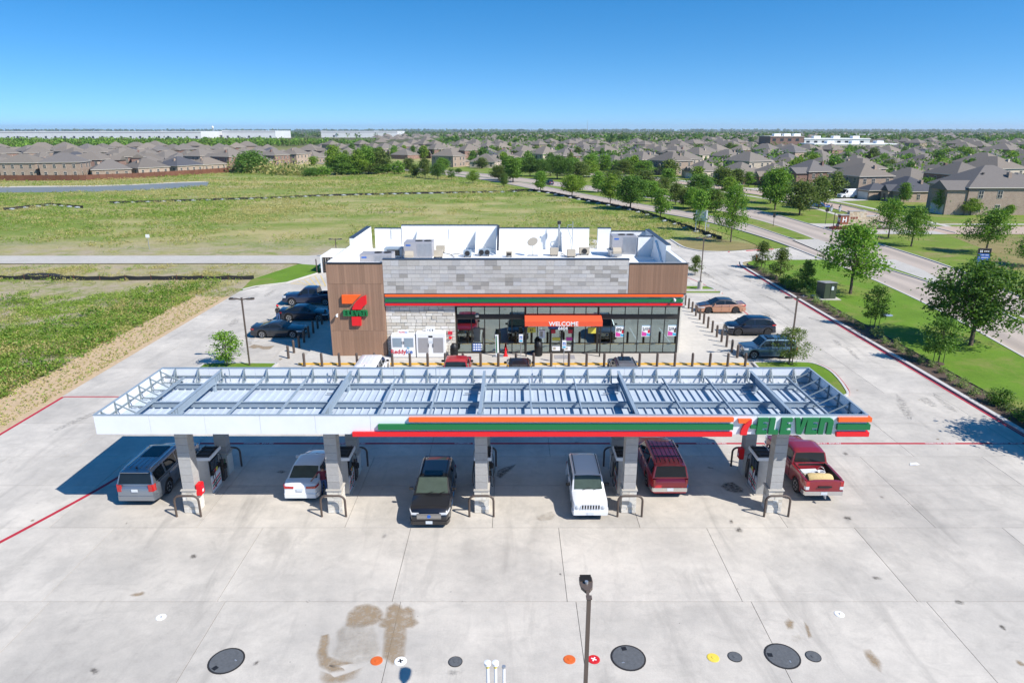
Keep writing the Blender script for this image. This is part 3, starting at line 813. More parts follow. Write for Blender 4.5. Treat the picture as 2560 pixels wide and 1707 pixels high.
# fascia framing: a rail and triangular braces all round
for z_ in (zd + .30,):
    MB().bar((CX0 + .1, CY1 - .10, z_ + .1), (CX1 - .1, CY1 - .10, z_ + .1), .06, .05).build('fascia_rail', 'brace_steel', can)
    MB().bar((CX0 + .1, CY0 + .10, z_ + .1), (CX1 - .1, CY0 + .10, z_ + .1), .06, .05).build('fascia_rail', 'brace_steel', can)
    for xx in (CX0 + .10, CX1 - .10): MB().bar((xx, CY0 + .2, z_ + .1), (xx, CY1 - .2, z_ + .1), .06, .05).build('fascia_rail', 'brace_steel', can)
br = MB(); br.bar((0, -.09, zd + .1), (0, -.09, CZ1 - .01), .05, .05, (0, 1, 0)).bar((0, -.10, CZ1 - .06), (0, -.62, zd + .1), .05, .05).bar((0, -.12, zd + .13), (0, -.9, zd + .13), .05, .05)
br_me = br.mesh('brace', 'brace_steel')
x = CX0 + .75
while x < CX1 - .4:
    link('brace', br_me, can, (x, CY1 - .02, 0))
    o = link('brace', br_me, can, (x, CY0 + .02, 0)); o.rotation_euler = (0, 0, math.pi)
    x += 1.27
for k in range(6): MB().bar((CX0 + 3.8 + k * 5.7, CY1 - .30, zd + .15), (CX0 + 3.8 + k * 5.7, CY1 - .30, CZ1 + .12), .035, .035).build('fascia_stay', 'steel_paint', can)
for sx, xx in ((1, CX0), (-1, CX1)):
    for k in range(6):
        yy = CY0 + .5 + k * 1.12
        mb = MB().bar((xx + sx * .09, yy, zd + .1), (xx + sx * .09, yy, CZ1 - .01), .06, .06, (0, 1, 0)).bar((xx + sx * .1, yy, CZ1 - .08), (xx + sx * 1.25, yy, zd + .16), .06, .05).bar((xx + sx * .1, yy + .02, zd + .13), (xx + sx * 1.2, yy + .02, zd + .13), .05, .05)
        mb.build('brace', 'brace_steel', can)
ceil_ = MB().box(CX0 + .06, CY0 + .06, CZ0 + .02, CX1 - .06, CY1 - .06, CZ0 + .07).build('soffit', 'white_metal', can)
# stripes
def fx(p): return atY(p[0], p[1], CY0)[0]
yb0, yb1 = CY0 - .15, CY0 - .004
def bar_(xa, xb, za, zb_, m): MB().box(xa, yb0, za, xb, yb1, zb_).build('stripe', m, can, bevel=.012)
bar_(fx(R4(547, 495)), fx(R5(1117, 495)), 5.42, 5.63, 'orange'); bar_(fx(R4(290, 555)), fx(R5(1112, 555)), 5.02, 5.29, 'green'); bar_(fx(R4(75, 615)), fx(R5(1103, 615)), 4.68, 4.90, 'red')
xr = CX1 + .13
bar_(fx(R5(1993, 487)), xr, 5.42, 5.63, 'orange'); bar_(fx(R5(1982, 547)), xr - .02, 5.02, 5.29, 'green'); bar_(fx(R5(1975, 605)), xr - .02, 4.68, 4.90, 'red')
for za, zb_, m in ((5.42, 5.63, 'orange'), (5.02, 5.29, 'green'), (4.68, 4.90, 'red')):
    MB().box(CX1 + .004, CY0 + .02, za, CX1 + .13, CY1 + .1, zb_).build('stripe', m, can, bevel=.012)
# lettering
GL = {'E': [(0, 0), (.64, 0), (.64, .22), (.33, .22), (.33, .40), (.60, .40), (.60, .60), (.33, .60), (.33, .78), (.64, .78), (.64, 1), (0, 1)],
      'L': [(0, 0), (.64, 0), (.64, .24), (.35, .24), (.35, 1), (0, 1)],
      'V': [(.24, 0), (.54, 0), (.80, 1), (.50, 1), (.40, .42), (.31, 1), (0, 1)],
      'n': [(0, 0), (.29, 0), (.29, .76), (.41, .78), (.47, .74), (.48, .68), (.48, 0), (.78, 0), (.78, .74), (.75, .87), (.68, .95), (.56, 1), (0, 1)]}
def letter(ch, x0, x1, z0, z1, yf, dep, m, parent, shear=.0):
    g = GL[ch]; w = max(p[0] for p in g); h = z1 - z0
    poly = [(x0 + p[0] / w * (x1 - x0 - shear * h) + shear * h * p[1], z0 + p[1] * h) for p in g]
    return MB().prism(poly, yf - dep, yf - .004, 'xz').build('letter', m, parent)
zl0, zl1 = 4.79, 5.60
for ch, a, b in (('E', 1310, 1405), ('L', 1410, 1500), ('E', 1508, 1605), ('V', 1620, 1730), ('E', 1722, 1825), ('n', 1828, 1950)):
    letter(ch, fx(R5(a, 550)), fx(R5(b, 550)), zl0, zl1, CY0, .13, 'green', can, .05)
MB().box(fx(R5(1258, 555)), CY0 - .13, 5.08, fx(R5(1306, 555)), CY0 - .004, 5.25).build('letter', 'green', can)
def zf(p): return atY(p[0], p[1], CY0)
MB().prism([zf(R5(*p)) for p in [(1158, 487), (1268, 487), (1240, 500), (1222, 522), (1160, 522)]], CY0 - .13, CY0 - .004, 'xz').build('letter', 'orange', can)
MB().prism([zf(R5(*p)) for p in [(1270, 489), (1268, 522), (1245, 550), (1232, 585), (1225, 620), (1172, 620), (1180, 580), (1200, 540), (1225, 512), (1248, 497)]], CY0 - .13, CY0 - .004, 'xz').build('letter', 'red', can)

# columns: block shaft, cap, ledge-stone pedestal (parts of the canopy)
def rows_of_stone(parent, x0, x1, yf, z0, z1, rh, wmin, wmax, m, dep=.05, seed=1, name='stone', axis='x', sgn=-1):
    """individual stones on a wall face; axis x: wall faces sgn*Y, axis y: wall faces sgn*X"""
    q = random.Random(seed); z = z0; n = 0
    while z < z1 - .04:
        h = min(rh * q.uniform(.8, 1.25), z1 - z)
        if z1 - z - h < .05: h = z1 - z
        x = x0
        while x < x1 - .02:
            w = q.uniform(wmin, wmax)
            if x1 - x - w < wmin * .5: w = x1 - x
            d = dep * q.uniform(.5, 1.4); g_ = .006 if name != 'ledge_stone' else .014
            if axis == 'x':
                a, b = (yf + sgn * d, yf) if sgn < 0 else (yf, yf + d)
                mb = MB().box(-w / 2 + g_, a - yf, g_, w / 2 - g_, b - yf, h - g_); loc = (x + w / 2, yf, z)
            else:
                a, b = (-d, 0) if sgn < 0 else (0, d)
                mb = MB().box(a, -w / 2 + g_, g_, b, w / 2 - g_, h - g_); loc = (yf, x + w / 2, z)
            mb.build(name, m, parent, loc=loc); x += w; n += 1
        z += h
    return n
cs = .30
for i, xi in enumerate(ISL):
    for yc in (30.12, 34.0):
        front = yc < 32
        MB().box(xi - .33, yc - .33, 0, xi + .33, yc + .33, 1.22).build('pedestal', 'ledge', can)
        MB().box(xi - .40, yc - .40, 1.222, xi + .40, yc + .40, 1.30).build('pedestal_cap', 'walk_concrete', can, bevel=.012)
        z = 1.302; kk = 0
        while z < CZ0 - .01:
            h = min(.40, CZ0 - .004 - z)
            MB().box(-cs, -cs, 0, cs, cs, h - .012).build('block', 'column_block', can, loc=(xi, yc, z)); z += h; kk += 1
        if front:
            rows_of_stone(can, xi - .36, xi + .36, yc - .332, .01, 1.2, .17, .2, .4, 'ledge', .035, 10 + i, 'pedestal_stone')
            if xi < 0: rows_of_stone(can, yc - .36, yc + .34, xi + .332, .01, 1.2, .2, .22, .4, 'ledge', .03, 30 + i, 'pedestal_stone', 'y', 1)
            else: rows_of_stone(can, yc - .36, yc + .34, xi - .332, .01, 1.2, .2, .22, .4, 'ledge', .03, 30 + i, 'pedestal_stone', 'y', -1)

# U-shaped guard bars
def ubar_mesh(w, h, r=.055):
    pts = [(-w, 0, 0), (-w, 0, h - .28)]
    for k in range(1, 6):
        a = math.pi - k * math.pi / 10; pts.append((-w + .28 + .28 * math.cos(a), 0, h - .28 + .28 * math.sin(a)))
    pts += [(-p[0], 0, p[2]) for p in pts[::-1]]
    return MB().tube(pts, r, 10).mesh('guard_bar', 'bollard_brown', 50)
ub = ubar_mesh(.6, 1.16)
NTH = ['first', 'second', 'third', 'fourth', 'fifth']
UB = ['brown U-shaped guard bar before the pillar beside the silver SUV', 'brown U-shaped guard bar before the pillar beside the white sedan', 'brown U-shaped guard bar before the pillar between black and white SUVs',
      'brown U-shaped guard bar before the pillar beside the white boxy SUV', 'brown U-shaped guard bar before the pillar beside the maroon pickup truck']
for i, xi in enumerate(ISL):
    tag(link('guard_bar', ub, None, (xi, 29.42, 0)), UB[i], 'guard bar', 'guard bars at the front ends of the pump islands')
    tag(link('guard_bar', ub, None, (xi, 34.72, 0)), UB[i].replace('before', 'behind').replace('pillar', 'rear pillar'), 'guard bar', 'guard bars at the rear ends of the pump islands')

# fuel dispensers
DSP = ['tall white fuel dispenser beside the silver SUV, black topper tray', 'tall white fuel dispenser beside the white sedan under the canopy', 'tall white fuel dispenser hidden behind the middle pillar',
       'tall white fuel dispenser between the white and the red SUVs', 'tall white fuel dispenser beside the maroon pickup truck']
def dispenser(i, xi):
    t = thing('fuel_dispenser', DSP[i], 'fuel pump', (xi, 32.12, 0), 0, 'fuel dispensers under the canopy')
    MB().box(-.40, -.66, .0, .40, .66, .06).build('plinth', 'walk_concrete', t)
    MB().box(-.31, -.60, .062, .31, .60, 1.0).build('cabinet', 'white_metal', t, bevel=.02)
    MB().box(-.29, -.58, 1.002, .29, .58, 1.95).build('head', 'black_gloss', t, bevel=.02)
    for s in (-1, 1): MB().box(-.315, s * .60 - .03, .064, .315, s * .60 + .03, 2.02).build('side_panel', 'galv', t, bevel=.015)
    MB().box(-.46, -.70, 2.02, .46, .70, 2.20).build('topper', 'white_metal', t, bevel=.02)
    MB().box(-.40, -.64, 2.203, .40, .64, 2.215).build('topper_tray', 'black', t)
    tr = MB()
    for yy in (-.4, 0, .4): tr.box(-.42, yy - .012, 2.218, .42, yy + .012, 2.25)
    for xx in (-.28, .28): tr.box(xx - .012, -.66, 2.252, xx + .012, .66, 2.27)
    tr.build('topper_frame', 'dark_metal', t)
    for s in (-1, 1):
        MB().box(s * .312 - .006, -.40, 1.30, s * .312 + .006, .40, 1.78).build('display', 'pane', t)
        for j, m in enumerate(('sign_white', 'print_red', 'print_yellow')):
            MB().box(s * .318 - .006, -.32 + j * .22, 1.02, s * .318 + .006, -.14 + j * .22, 1.22).build('card_reader', m, t)
        MB().box(s * .314 - .006, -.56, .18, s * .314 + .006, .56, .92).build('door_panel', 'sign_white', t)
        for j, (m, z0) in enumerate((('red', .66), ('green', .50), ('red', .34))):
            MB().prism([(-.5, z0 - .1), (.5, z0 + .02), (.5, z0 + .10), (-.5, z0 - .02)], s * .321 - .005, s * .321 + .005, 'yz').build('stripe', m, t)
        for e in (-.5, .5):
            MB().tube([(s * .33, e, 1.9), (s * .48, e, 1.80), (s * .54, e, 1.3), (s * .55, e, .75), (s * .50, e + .05, .42), (s * .42, e + .1, .45), (s * .38, e + .12, .8), (s * .36, e + .1, 1.12)], .018, 6).build('hose', 'black', t, 60)
            MB().box(s * .32 - .03, e + .03, 1.06, s * .32 + .09 * s + .03, e + .14, 1.30).build('nozzle', 'black', t, bevel=.01)
    return t
for i, xi in enumerate(ISL): dispenser(i, xi)
# red extinguisher boxes on two pillars
def ext_box(x, y, z, label, rz=0):
    t = thing('extinguisher_box', label, 'fire extinguisher', (x, y, z), rz, 'red extinguisher boxes on pillars')
    MB().box(-.13, -.20, 0, .13, .20, .62).build('case', 'red', t, bevel=.03)
    MB().box(.131, -.12, .08, .14, .12, .50).build('window_frame', 'print_red', t, bevel=.003)
    MB().box(.141, -.07, .16, .146, .07, .30).build('notice', 'sign_white', t)
    return t
ext_box(ISL[0] + .48, 29.98, .95, 'red fire extinguisher box on the pillar beside the silver SUV')
ext_box(ISL[4] - .48, 33.75, 1.0, 'red fire extinguisher box on rear pillar near maroon pickup', math.pi)
# trash and squeegee stations on the rear pillars
for i, xi in enumerate(ISL):
    t = thing('service_bin', 'dark bin with squeegee bucket between dispenser and rear pillar, ' + ['beside the silver SUV', 'beside the white sedan', 'behind the middle pillar', 'beside the red SUV', 'beside the maroon pickup'][i], 'bin', (xi + .06, 33.22, 0), 0, 'service bins on the pump islands')
    MB().box(-.27, -.22, 0, .27, .22, .95).build('body', 'bronze', t, bevel=.03)
    MB().prism([(-.22, .952), (.22, .952), (.22, 1.12), (-.22, 1.32)], -.27, .27, 'yz').build('hood', 'bronze', t)
    MB().box(-.2, -.235, .70, .2, -.221, .88).build('flap', 'black', t)
    MB().cyl((.34, -.1, .75), (.34, -.1, 1.0), .10, .11, 10).build('squeegee_bucket', 'black', t)
    MB().cyl((.34, -.1, 1.0), (.36, -.08, 1.3), .012, n=6).build('squeegee_handle', 'print_blue' if i % 2 else 'green', t)
# ------------------------------------------------------------------ convenience store
BX0, BX1, BYF, BYB, ROOF = -15.1, 14.3, 54.05, 71.0, 6.35
st = thing('convenience_store', 'convenience store with brown wood tower, grey stone band and white flat roof', 'store')
walk = sheet('store_walk', [(-17.4, 52.25), (19.3, 52.25), (19.3, 74.5), (-17.4, 74.5)], .13, 'walk_concrete', 'structure', None, .15)
kerb_line('yellow_kerb', [(-17.45, 52.19), (19.35, 52.19)], .13, .128, 'yellow_paint', walk, None)
# walls
def wall(x0, y0, z0, x1, y1, z1, m, n='wall'): return MB().box(x0, y0, z0, x1, y1, z1).build(n, m, st)
W0 = .13
wall(BX0 + .06, BYF + .06, W0, -10.52, BYF + .40, 8.02, 'bronze', 'tower_wall')                   # tower backing
wall(BX0 + .06, BYF + .41, W0, BX0 + .40, BYB, 8.0, 'ledge', 'side_wall')
wall(BX1 - .40, BYF + .80, W0, BX1 - .06, BYB, 7.9, 'ledge', 'side_wall')
wall(BX0 + .41, BYB - .35, W0, BX1 - .41, BYB, ROOF - .02, 'ledge', 'rear_wall')
mat('mortar', (.16, .14, .115), .95, var=.2)  # mortar backing darkened: shade between the ledge stones put into its colour
wall(-10.5, BYF + .36, W0, -4.72, BYF + .70, 4.43, 'mortar', 'stone_wall_backing')
wall(-10.5, BYF + .10, 4.42, BX1 - .06, BYF + .46, 5.50, 'kerb', 'sign_band')
wall(-10.5, BYF + .10, 5.502, 9.50, BYF + .46, 8.28, 'kerb', 'upper_wall')
wall(9.502, BYF + .10, 5.502, BX1 - .06, BYF + .46, 7.98, 'bronze', 'upper_wall')
# planks: tower (three courses) and the upper corner
def planks(x0, x1, z0, z1, yf, w, m):
    n = round((x1 - x0) / w); w = (x1 - x0) / n
    me = MB().box(-w / 2 + .004, 0, 0, w / 2 - .004, .05, z1 - z0).mesh('plank', m)
    for i in range(n): link('plank', me, st, (x0 + (i + .5) * w, yf, z0))
for z0, z1 in ((W0, 2.32), (2.335, 6.30), (6.315, 7.90)): planks(BX0, -10.52, z0, z1, BYF, .205, 'wood_plank')
planks(9.52, BX1, 5.50, 7.92, BYF + .045, .2, 'wood_stripe')
MB().box(-10.56, BYF + .052, W0, -10.515, BYF + .70, 7.9).build('tower_return', 'wood_plank', st)
# grey tile band, 8 courses
zc = [5.50, 5.82, 6.15, 6.48, 6.80, 7.13, 7.46, 7.79, 8.26]
q = random.Random(5); n_t = 0; me_c = {}
for r in range(8):
    x = -10.5 - (0 if r % 2 else .32)
    while x < 9.49:
        w = .66 if q.random() < .8 else 1.0
        a, b = max(x, -10.5), min(x + w, 9.49); x += w
        if b - a < .08: continue
        key = (r == 7, round(b - a, 2))
        if key not in me_c: me_c[key] = MB().box(-(b - a) / 2 + .005, 0, .005, (b - a) / 2 - .005, .05, zc[r + 1] - zc[r] - .005).mesh('wall_tile', 'grey_tile')
        link('wall_tile', me_c[key], st, ((a + b) / 2, BYF + .05 - q.uniform(0, .004), zc[r])); n_t += 1
# ledge-stone wall behind the ice boxes, and thin stone courses between the stripes
rows_of_stone(st, -10.5, -4.74, BYF + .358, W0, 4.42, .25, .35, .95, 'ledge', .06, 3, 'ledge_stone')
for z0, z1 in ((4.44, 4.48), (4.67, 4.78), (5.05, 5.22)):
    rows_of_stone(st, -10.45, BX1 - .08, BYF + .098, z0, z1, .2, .9, 1.6, 'column_block', .03, int(z0 * 100), 'band_stone')
for z0, z1, m in ((5.23, 5.43, 'orange'), (4.79, 5.04, 'green'), (4.49, 4.66, 'red')):
    MB().box(-10.44, BYF - .06, z0, 14.05, BYF + .095, z1).build('stripe', m, st, bevel=.012)
MB().box(-10.5, BYF + .02, 5.435, BX1, BYF + .10, 5.495).build('drip_edge', 'cap_metal', st)
MB().box(-4.72, BYF + .12, 4.33, BX1 - .02, BYF + .75, 4.415).build('soffit', 'dark_metal', st)
# parapets and roof
roof = MB().box(BX0 + .41, BYF + .48, ROOF - .02, BX1 - .41, BYB - .01, ROOF).build('roof', 'roof_membrane', st)
def par(x0, y0, x1, y1, z1, z0=ROOF - .3, n='parapet', edge=0):
    p = MB().box(x0, y0, z0, x1, y1, z1).build(n, 'roof_membrane', st)
    if edge:        # white membrane over the top, dark drip edge on the outer side only
        MB().box(x0 - .02, y0, z1 + .002, x1 + .02, y1, z1 + .03).build('coping', 'roof_membrane', p)
        xe = x0 - .06 if edge < 0 else x1 + .022; MB().box(xe, y0, z1 - .08, xe + .038, y1, z1 + .03).build('drip_edge', 'cap_metal', p)
    else: MB().box(x0 - .03, y0 - .03, z1 + .002, x1 + .03, y1 + .03, z1 + .05).build('coping', 'cap_metal', p)
    return p
par(BX0 + .06, BYF + .47, BX0 + .42, 62.7, 8.02, edge=-1)
par(BX0 + .0, 62.75, BX0 + .45, BYB - .4, 8.72)
par(-14.3, BYB - .36, -11.55, BYB + .02, 8.50)
par(-11.5, BYB - .42, -1.5, BYB + .06, 8.82)
par(-1.45, BYB - .36, 8.05, BYB + .02, 8.52)
par(8.95, BYB - .36, 10.3, BYB + .02, 8.52)
par(10.35, BYB - .40, BX1 - .0, BYB + .02, 8.20)
par(BX1 - .42, 60.6, BX1 - .02, BYB - .42, 8.42)
par(BX1 - .38, BYF + .50, BX1 - .06, 60.55, 7.95, edge=1)
par(BX1 - 1.9, 66.4, BX1 - .43, 66.75, 8.3)
MB().box(-10.5, BYF + .03, 8.285, 9.52, BYF + .62, 8.335).build('coping', 'cap_metal', st)
MB().box(BX0 - .05, BYF - .05, 8.022, -10.50, BYF + .10, 8.07).build('coping', 'cap_metal', st)
MB().box(9.53, BYF - .02, 7.982, BX1 + .05, BYF + .12, 8.03).build('coping', 'cap_metal', st)
MB().box(-10.5, BYF + .47, ROOF, 9.5, BYF + .60, 8.27).build('parapet_back', 'roof_membrane', st)
MB().box(9.5, BYF + .47, ROOF, BX1 - .42, BYF + .60, 7.97).build('parapet_back', 'roof_membrane', st)
MB().box(BX0 + .43, BYF + .47, ROOF, -10.5, BYF + .60, 8.01).build('parapet_back', 'roof_membrane', st)
for xx, ln, zt in ((-9.8, 2.4, 8.3), (-3.7, 2.4, 8.3), (5.2, 2.0, 8.3), (-1.55, 3.4, 8.6)):                         # parapet buttresses
    MB().prism([(BYB - .38, ROOF), (BYB - .38, zt), (BYB - .38 - ln, ROOF)], xx - .06, xx + .06, 'yz').build('buttress', 'roof_membrane', st)
MB().prism([(BYB - .45, 8.88), (BYB - .45, 8.78), (BYB - 4.2, ROOF + .5), (BYB - 4.2, ROOF + .62)], -1.52, -1.30, 'yz').build('coping', 'cap_metal', st)
MB().prism([(60.8, ROOF), (66.3, ROOF), (64.6, 8.2)], BX1 - .62, BX1 - .44, 'yz').build('buttress', 'roof_membrane', st)
for xx in (-6.6, -12.6, 3.6): MB().box(xx, BYB - .44, ROOF + 1.0, xx + .03, BYB - .40, ROOF + 2.1).build('conduit', 'galv', st)
# storefront glazing
gy = BYF + .72
XL, XRr = -4.68, 14.05
fr = 'dark_metal'
MB().box(XL, gy - .06, 3.14, XRr, gy + .12, 3.55).build('header', fr, st)
MB().box(XL, gy - .05, W0, XRr, gy + .10, W0 + .10).build('sill', fr, st)
MB().box(XL, gy - .05, 4.24, XRr, gy + .10, 4.32).build('top_rail', fr, st)
posts = [-4.68, -3.42, -2.30, -1.05, .0, 1.12, 2.14, 3.20, 5.20, 6.2, 7.24, 8.36, 9.48, 10.6, 11.72, 12.84, 13.98]
for i, px_ in enumerate(posts):
    w = .16 if px_ in (1.12, 7.24, 13.98, -4.68) else .045
    MB().box(px_ - w / 2, gy - .055, W0 + .1, px_ + w / 2, gy + .105, 4.24).build('mullion', fr, st)
for a, b in zip(posts, posts[1:]):
    door = a == 3.20
    for z0, z1 in ((W0 + .10, 1.02), (1.06, 3.13), (3.56, 4.23)):
        if door and z1 < 3.2: continue
        MB().box(a + .04, gy + .02, z0, b - .04, gy + .032, z1).build('pane', 'shop_glass', st)
    if not door: MB().box(a + .03, gy - .04, 1.021, b - .03, gy + .09, 1.058).build('transom', fr, st)
MB().box(3.24, gy - .04, 2.36, 5.18, gy + .09, 2.46).build('transom', fr, st)
MB().box(3.24, gy + .02, 2.47, 5.18, gy + .032, 3.13).build('pane', 'shop_glass', st)
def door(x0, x1, n='door'):
    d = MB()
    d.box(x0, gy - .03, W0 + .02, x0 + .10, gy + .05, 2.35).box(x1 - .10, gy - .03, W0 + .02, x1, gy + .05, 2.35).box(x0 + .10, gy - .03, 2.23, x1 - .10, gy + .05, 2.35).box(x0 + .10, gy - .03, W0 + .02, x1 - .10, gy + .05, W0 + .27).box(x0 + .10, gy - .03, .95, x1 - .10, gy + .05, 1.05)
    d = d.build(n, fr, st)
    MB().box(x0 + .10, gy + .0, W0 + .27, x1 - .10, gy + .012, .95).build('glass', 'shop_glass', d)
    MB().box(x0 + .10, gy + .0, 1.05, x1 - .10, gy + .012, 2.23).build('glass', 'shop_glass', d)
    hx = x1 - .06 if x0 < 4 else x0 + .06
    MB().box(hx - .015, gy - .09, .9, hx + .015, gy - .06, 1.5).build('handle', 'galv', d)
door(3.25, 4.19); door(4.21, 5.15); door(-3.36, -2.34, 'side_door')
# awning over the entrance
aw = MB().prism([(gy - .10, 3.55), (gy - 1.25, 3.28), (gy - 1.25, 2.86), (gy - 1.20, 2.86), (gy - 1.20, 3.20), (gy - .10, 3.47)], 1.06, 7.46, 'yz').build('awning', 'awning_orange', st)
for xx in (1.06, 7.42): MB().prism([(gy - .10, 3.46), (gy - 1.195, 3.19), (gy - 1.195, 2.86), (gy - .10, 2.86)], xx, xx + .04, 'yz').build('awning_side', 'awning_orange', aw)
for xx in (1.13, 7.3): MB().box(xx, gy - .98, W0, xx + .10, gy - .88, 2.95).build('awning_post', fr, aw)
text_on('WELCOME', .50, 'sign_white', st, (4.25, gy - 1.255, 3.06), bold=.012, extrude=.006)
text_on('6604', .40, 'sign_white', st, (4.2, gy - 1.22, 2.68), bold=.008, extrude=.006)
# interior that shows through the glass
mat('floor_tile', (.36, .34, .31), .4, var=.1)
wall(-10.4, 55.2, .10, 13.8, 66, .125, 'floor_tile', 'shop_floor'); wall(-10.4, 66.0, .1, 13.8, 66.2, 4.6, 'kerb', 'shop_partition'); wall(-10.4, 55.2, 4.6, 13.8, 66.2, 4.7, 'white_metal', 'shop_ceiling')
wall(-4.9, 54.8, .1, -4.72, 66, 4.6, 'kerb', 'shop_partition')
q = random.Random(4)
for i, xx in enumerate((-3.4, -1.2, 8.2, 9.9, 11.6, 13.0)):
    g = MB().box(xx - .35, 56.5, .13, xx + .35, 61.5, 1.45).build('gondola', 'steel_paint', st)
    for z in (.35, .75, 1.15):
        for k in range(8):
            MB().box(xx - .42, 56.6 + k * .6, z, xx - .352, 57.1 + k * .6, z + .3).build('goods', q.choice(['print_red', 'print_yellow', 'print_blue', 'green', 'orange', 'sign_white']), g)
    for k in range(2): MB().box(xx - .3 + k * .32, 56.42, .35, xx - .02 + k * .32, 56.498, 1.3).build('goods', q.choice(['print_cyan', 'print_yellow', 'print_blue', 'sign_white']), g)
for k in range(5): MB().box(-2.2 + k * .55, 55.35, .13, -1.72 + k * .55, 55.7, .13 + q.uniform(.5, 1.0)).build('water_packs', 'print_cyan' if k % 2 else 'print_blue', st)
wall(2.2, 60.5, .13, 7.2, 61.2, 1.15, 'print_yellow', 'sales_counter')
# posters on the glass
def poster(x0, x1, z0, z1, m, dy=.0):
    return MB().box(x0, gy - .012 - dy, z0, x1, gy - .004 - dy, z1).build('poster', m, st)
py_ = gy - .014
def ppx(a, b): return atY(*R2(a, b), gy)
for (a, b, c, d), tx, ctx in (((1203, 1105, 1290, 1215), '89¢', 0), ((1467, 1098, 1553, 1210), '2/$5', 1), ((1730, 1095, 1815, 1205), '2/$4', 2)):
    x0, z1 = ppx(a, b); x1, z0 = ppx(c, d)
    p = poster(x0, x1, z0, z1, 'sign_white')
    text_on(tx, .46 if ctx == 0 else .36, 'print_black', p, ((x0 + x1) / 2, py_, z1 - .36), bold=.012, extrude=.001)
    MB().prism([(x0 + .03, z0 + .05), (x0 + .42, z0 + .05), (x0 + .42, z0 + .32), (x0 + .03, z0 + .45)], py_ - .003, py_, 'xz').build('print', 'print_pink', p)
    MB().prism([(x0 + .43, z0 + .05), (x1 - .03, z0 + .05), (x1 - .03, z0 + .2), (x0 + .43, z0 + .3)], py_ - .003, py_, 'xz').build('print', 'print_cyan', p)
    MB().box(x0 + .52, py_ - .003, z0 + .31, x0 + .70, py_, z0 + .58).build('print', 'print_red' if ctx < 2 else 'stain_dark', p)
    MB().box(x0 + .02, py_ - .003, z1 - .05, x1 - .02, py_, z1 - .015).build('print', 'print_cyan', p)
for (a, b, c, d), m, tx, tm in (((315, 1118, 400, 1170), 'print_yellow', '$1', 'print_black'), ((925, 1120, 1003, 1178), 'print_yellow', '', ''), ((435, 1145, 493, 1225), 'sign_white', '', ''), ((555, 1142, 597, 1178), 'print_red', '', ''),
                               ((725, 1142, 768, 1178), 'print_red', '', ''), ((565, 1220, 645, 1250), 'print_yellow', '', ''), ((705, 1218, 765, 1250), 'print_pink', '', ''), ((565, 1303, 643, 1352), 'sign_white', '', ''), ((685, 1303, 748, 1352), 'sign_white', '', ''), ((525, 1112, 660, 1130), 'print_blue', '', '')):
    x0, z1 = ppx(a, b); x1, z0 = ppx(c, d); p = poster(x0, x1, z0, z1, m, .04)
    if tx: text_on(tx, (z1 - z0) * .62, tm, p, ((x0 + x1) / 2, gy - .056, (z0 + z1) / 2), bold=.004, extrude=.001)
    elif m == 'sign_white': MB().box(x0 + .08, gy - .056, z0 + .1, x0 + .3, gy - .053, z1 - .12).build('print', 'roof_tan', p)
def ppx1(a, b): return atY(*R1(a, b), gy)
x0, z1 = ppx1(1615, 1278); x1, z0 = ppx1(1700, 1355); p = poster(x0, x1, z0, z1, 'print_blue', .04)
for k in range(4):
    for j in range(3): MB().box(x0 + .06 + k * .2, gy - .056, z0 + .07 + j * .22, x0 + .2 + k * .2, gy - .053, z0 + .2 + j * .22).build('print', 'sign_white', p)
x0, z1 = ppx1(1625, 1120); x1, z0 = ppx1(1690, 1265); poster(x0, x1, z0, z1, 'pane', .04)
MB().lathe([(.001, 0), (.17, .02), (.17, .14), (.1, .2), (.001, .21)], 12).build('sconce', 'alloy', st, 40, loc=(ppx1(1660, 1005)[0], gy - .16, ppx1(1660, 1010)[1]))
# tower sign
sy = BYF - .006
def tw(a, b): return atY(*R1(a, b), BYF)
sg = MB().prism([tw(*p) for p in [(304, 790), (495, 790), (468, 815), (440, 845), (412, 875), (308, 875)]], sy - .22, sy, 'xz').build('sign_seven_top', 'orange', st)
MB().prism([tw(*p) for p in [(545, 792), (551, 880), (520, 905), (500, 935), (410, 935), (412, 918), (428, 880), (455, 845), (495, 812)]], sy - .22, sy, 'xz').build('sign_seven_stem', 'red', st)
MB().prism([tw(*p) for p in [(404, 1006), (497, 1006), (499, 1096), (409, 1096)]], sy - .22, sy, 'xz').build('sign_seven_foot', 'red', st)
for ch, a, b in (('E', 316, 358), ('L', 358, 398), ('E', 396, 438), ('V', 432, 482), ('E', 478, 519), ('n', 517, 564)):
    x0, z1 = tw(a, 942); x1, z0 = tw(b, 999); letter(ch, x0, x1, z0, z1, sy, .22, 'green', st)
def cam_dome(loc):
    c = MB().box(-.05, -.30, -.03, .05, 0, .03).lathe([(.001, -.13), (.09, -.11), (.11, -.02), (.10, .06), (.001, .08)], 10, (0, -.30, -.06)).build('security_camera', 'sign_white', st, 40, loc=loc)
cam_dome((tw(258, 990)[0], sy, tw(258, 985)[1])); xz = atY(*R2(1790, 830), BYF - .1); cam_dome((xz[0], BYF - .07, xz[1]))

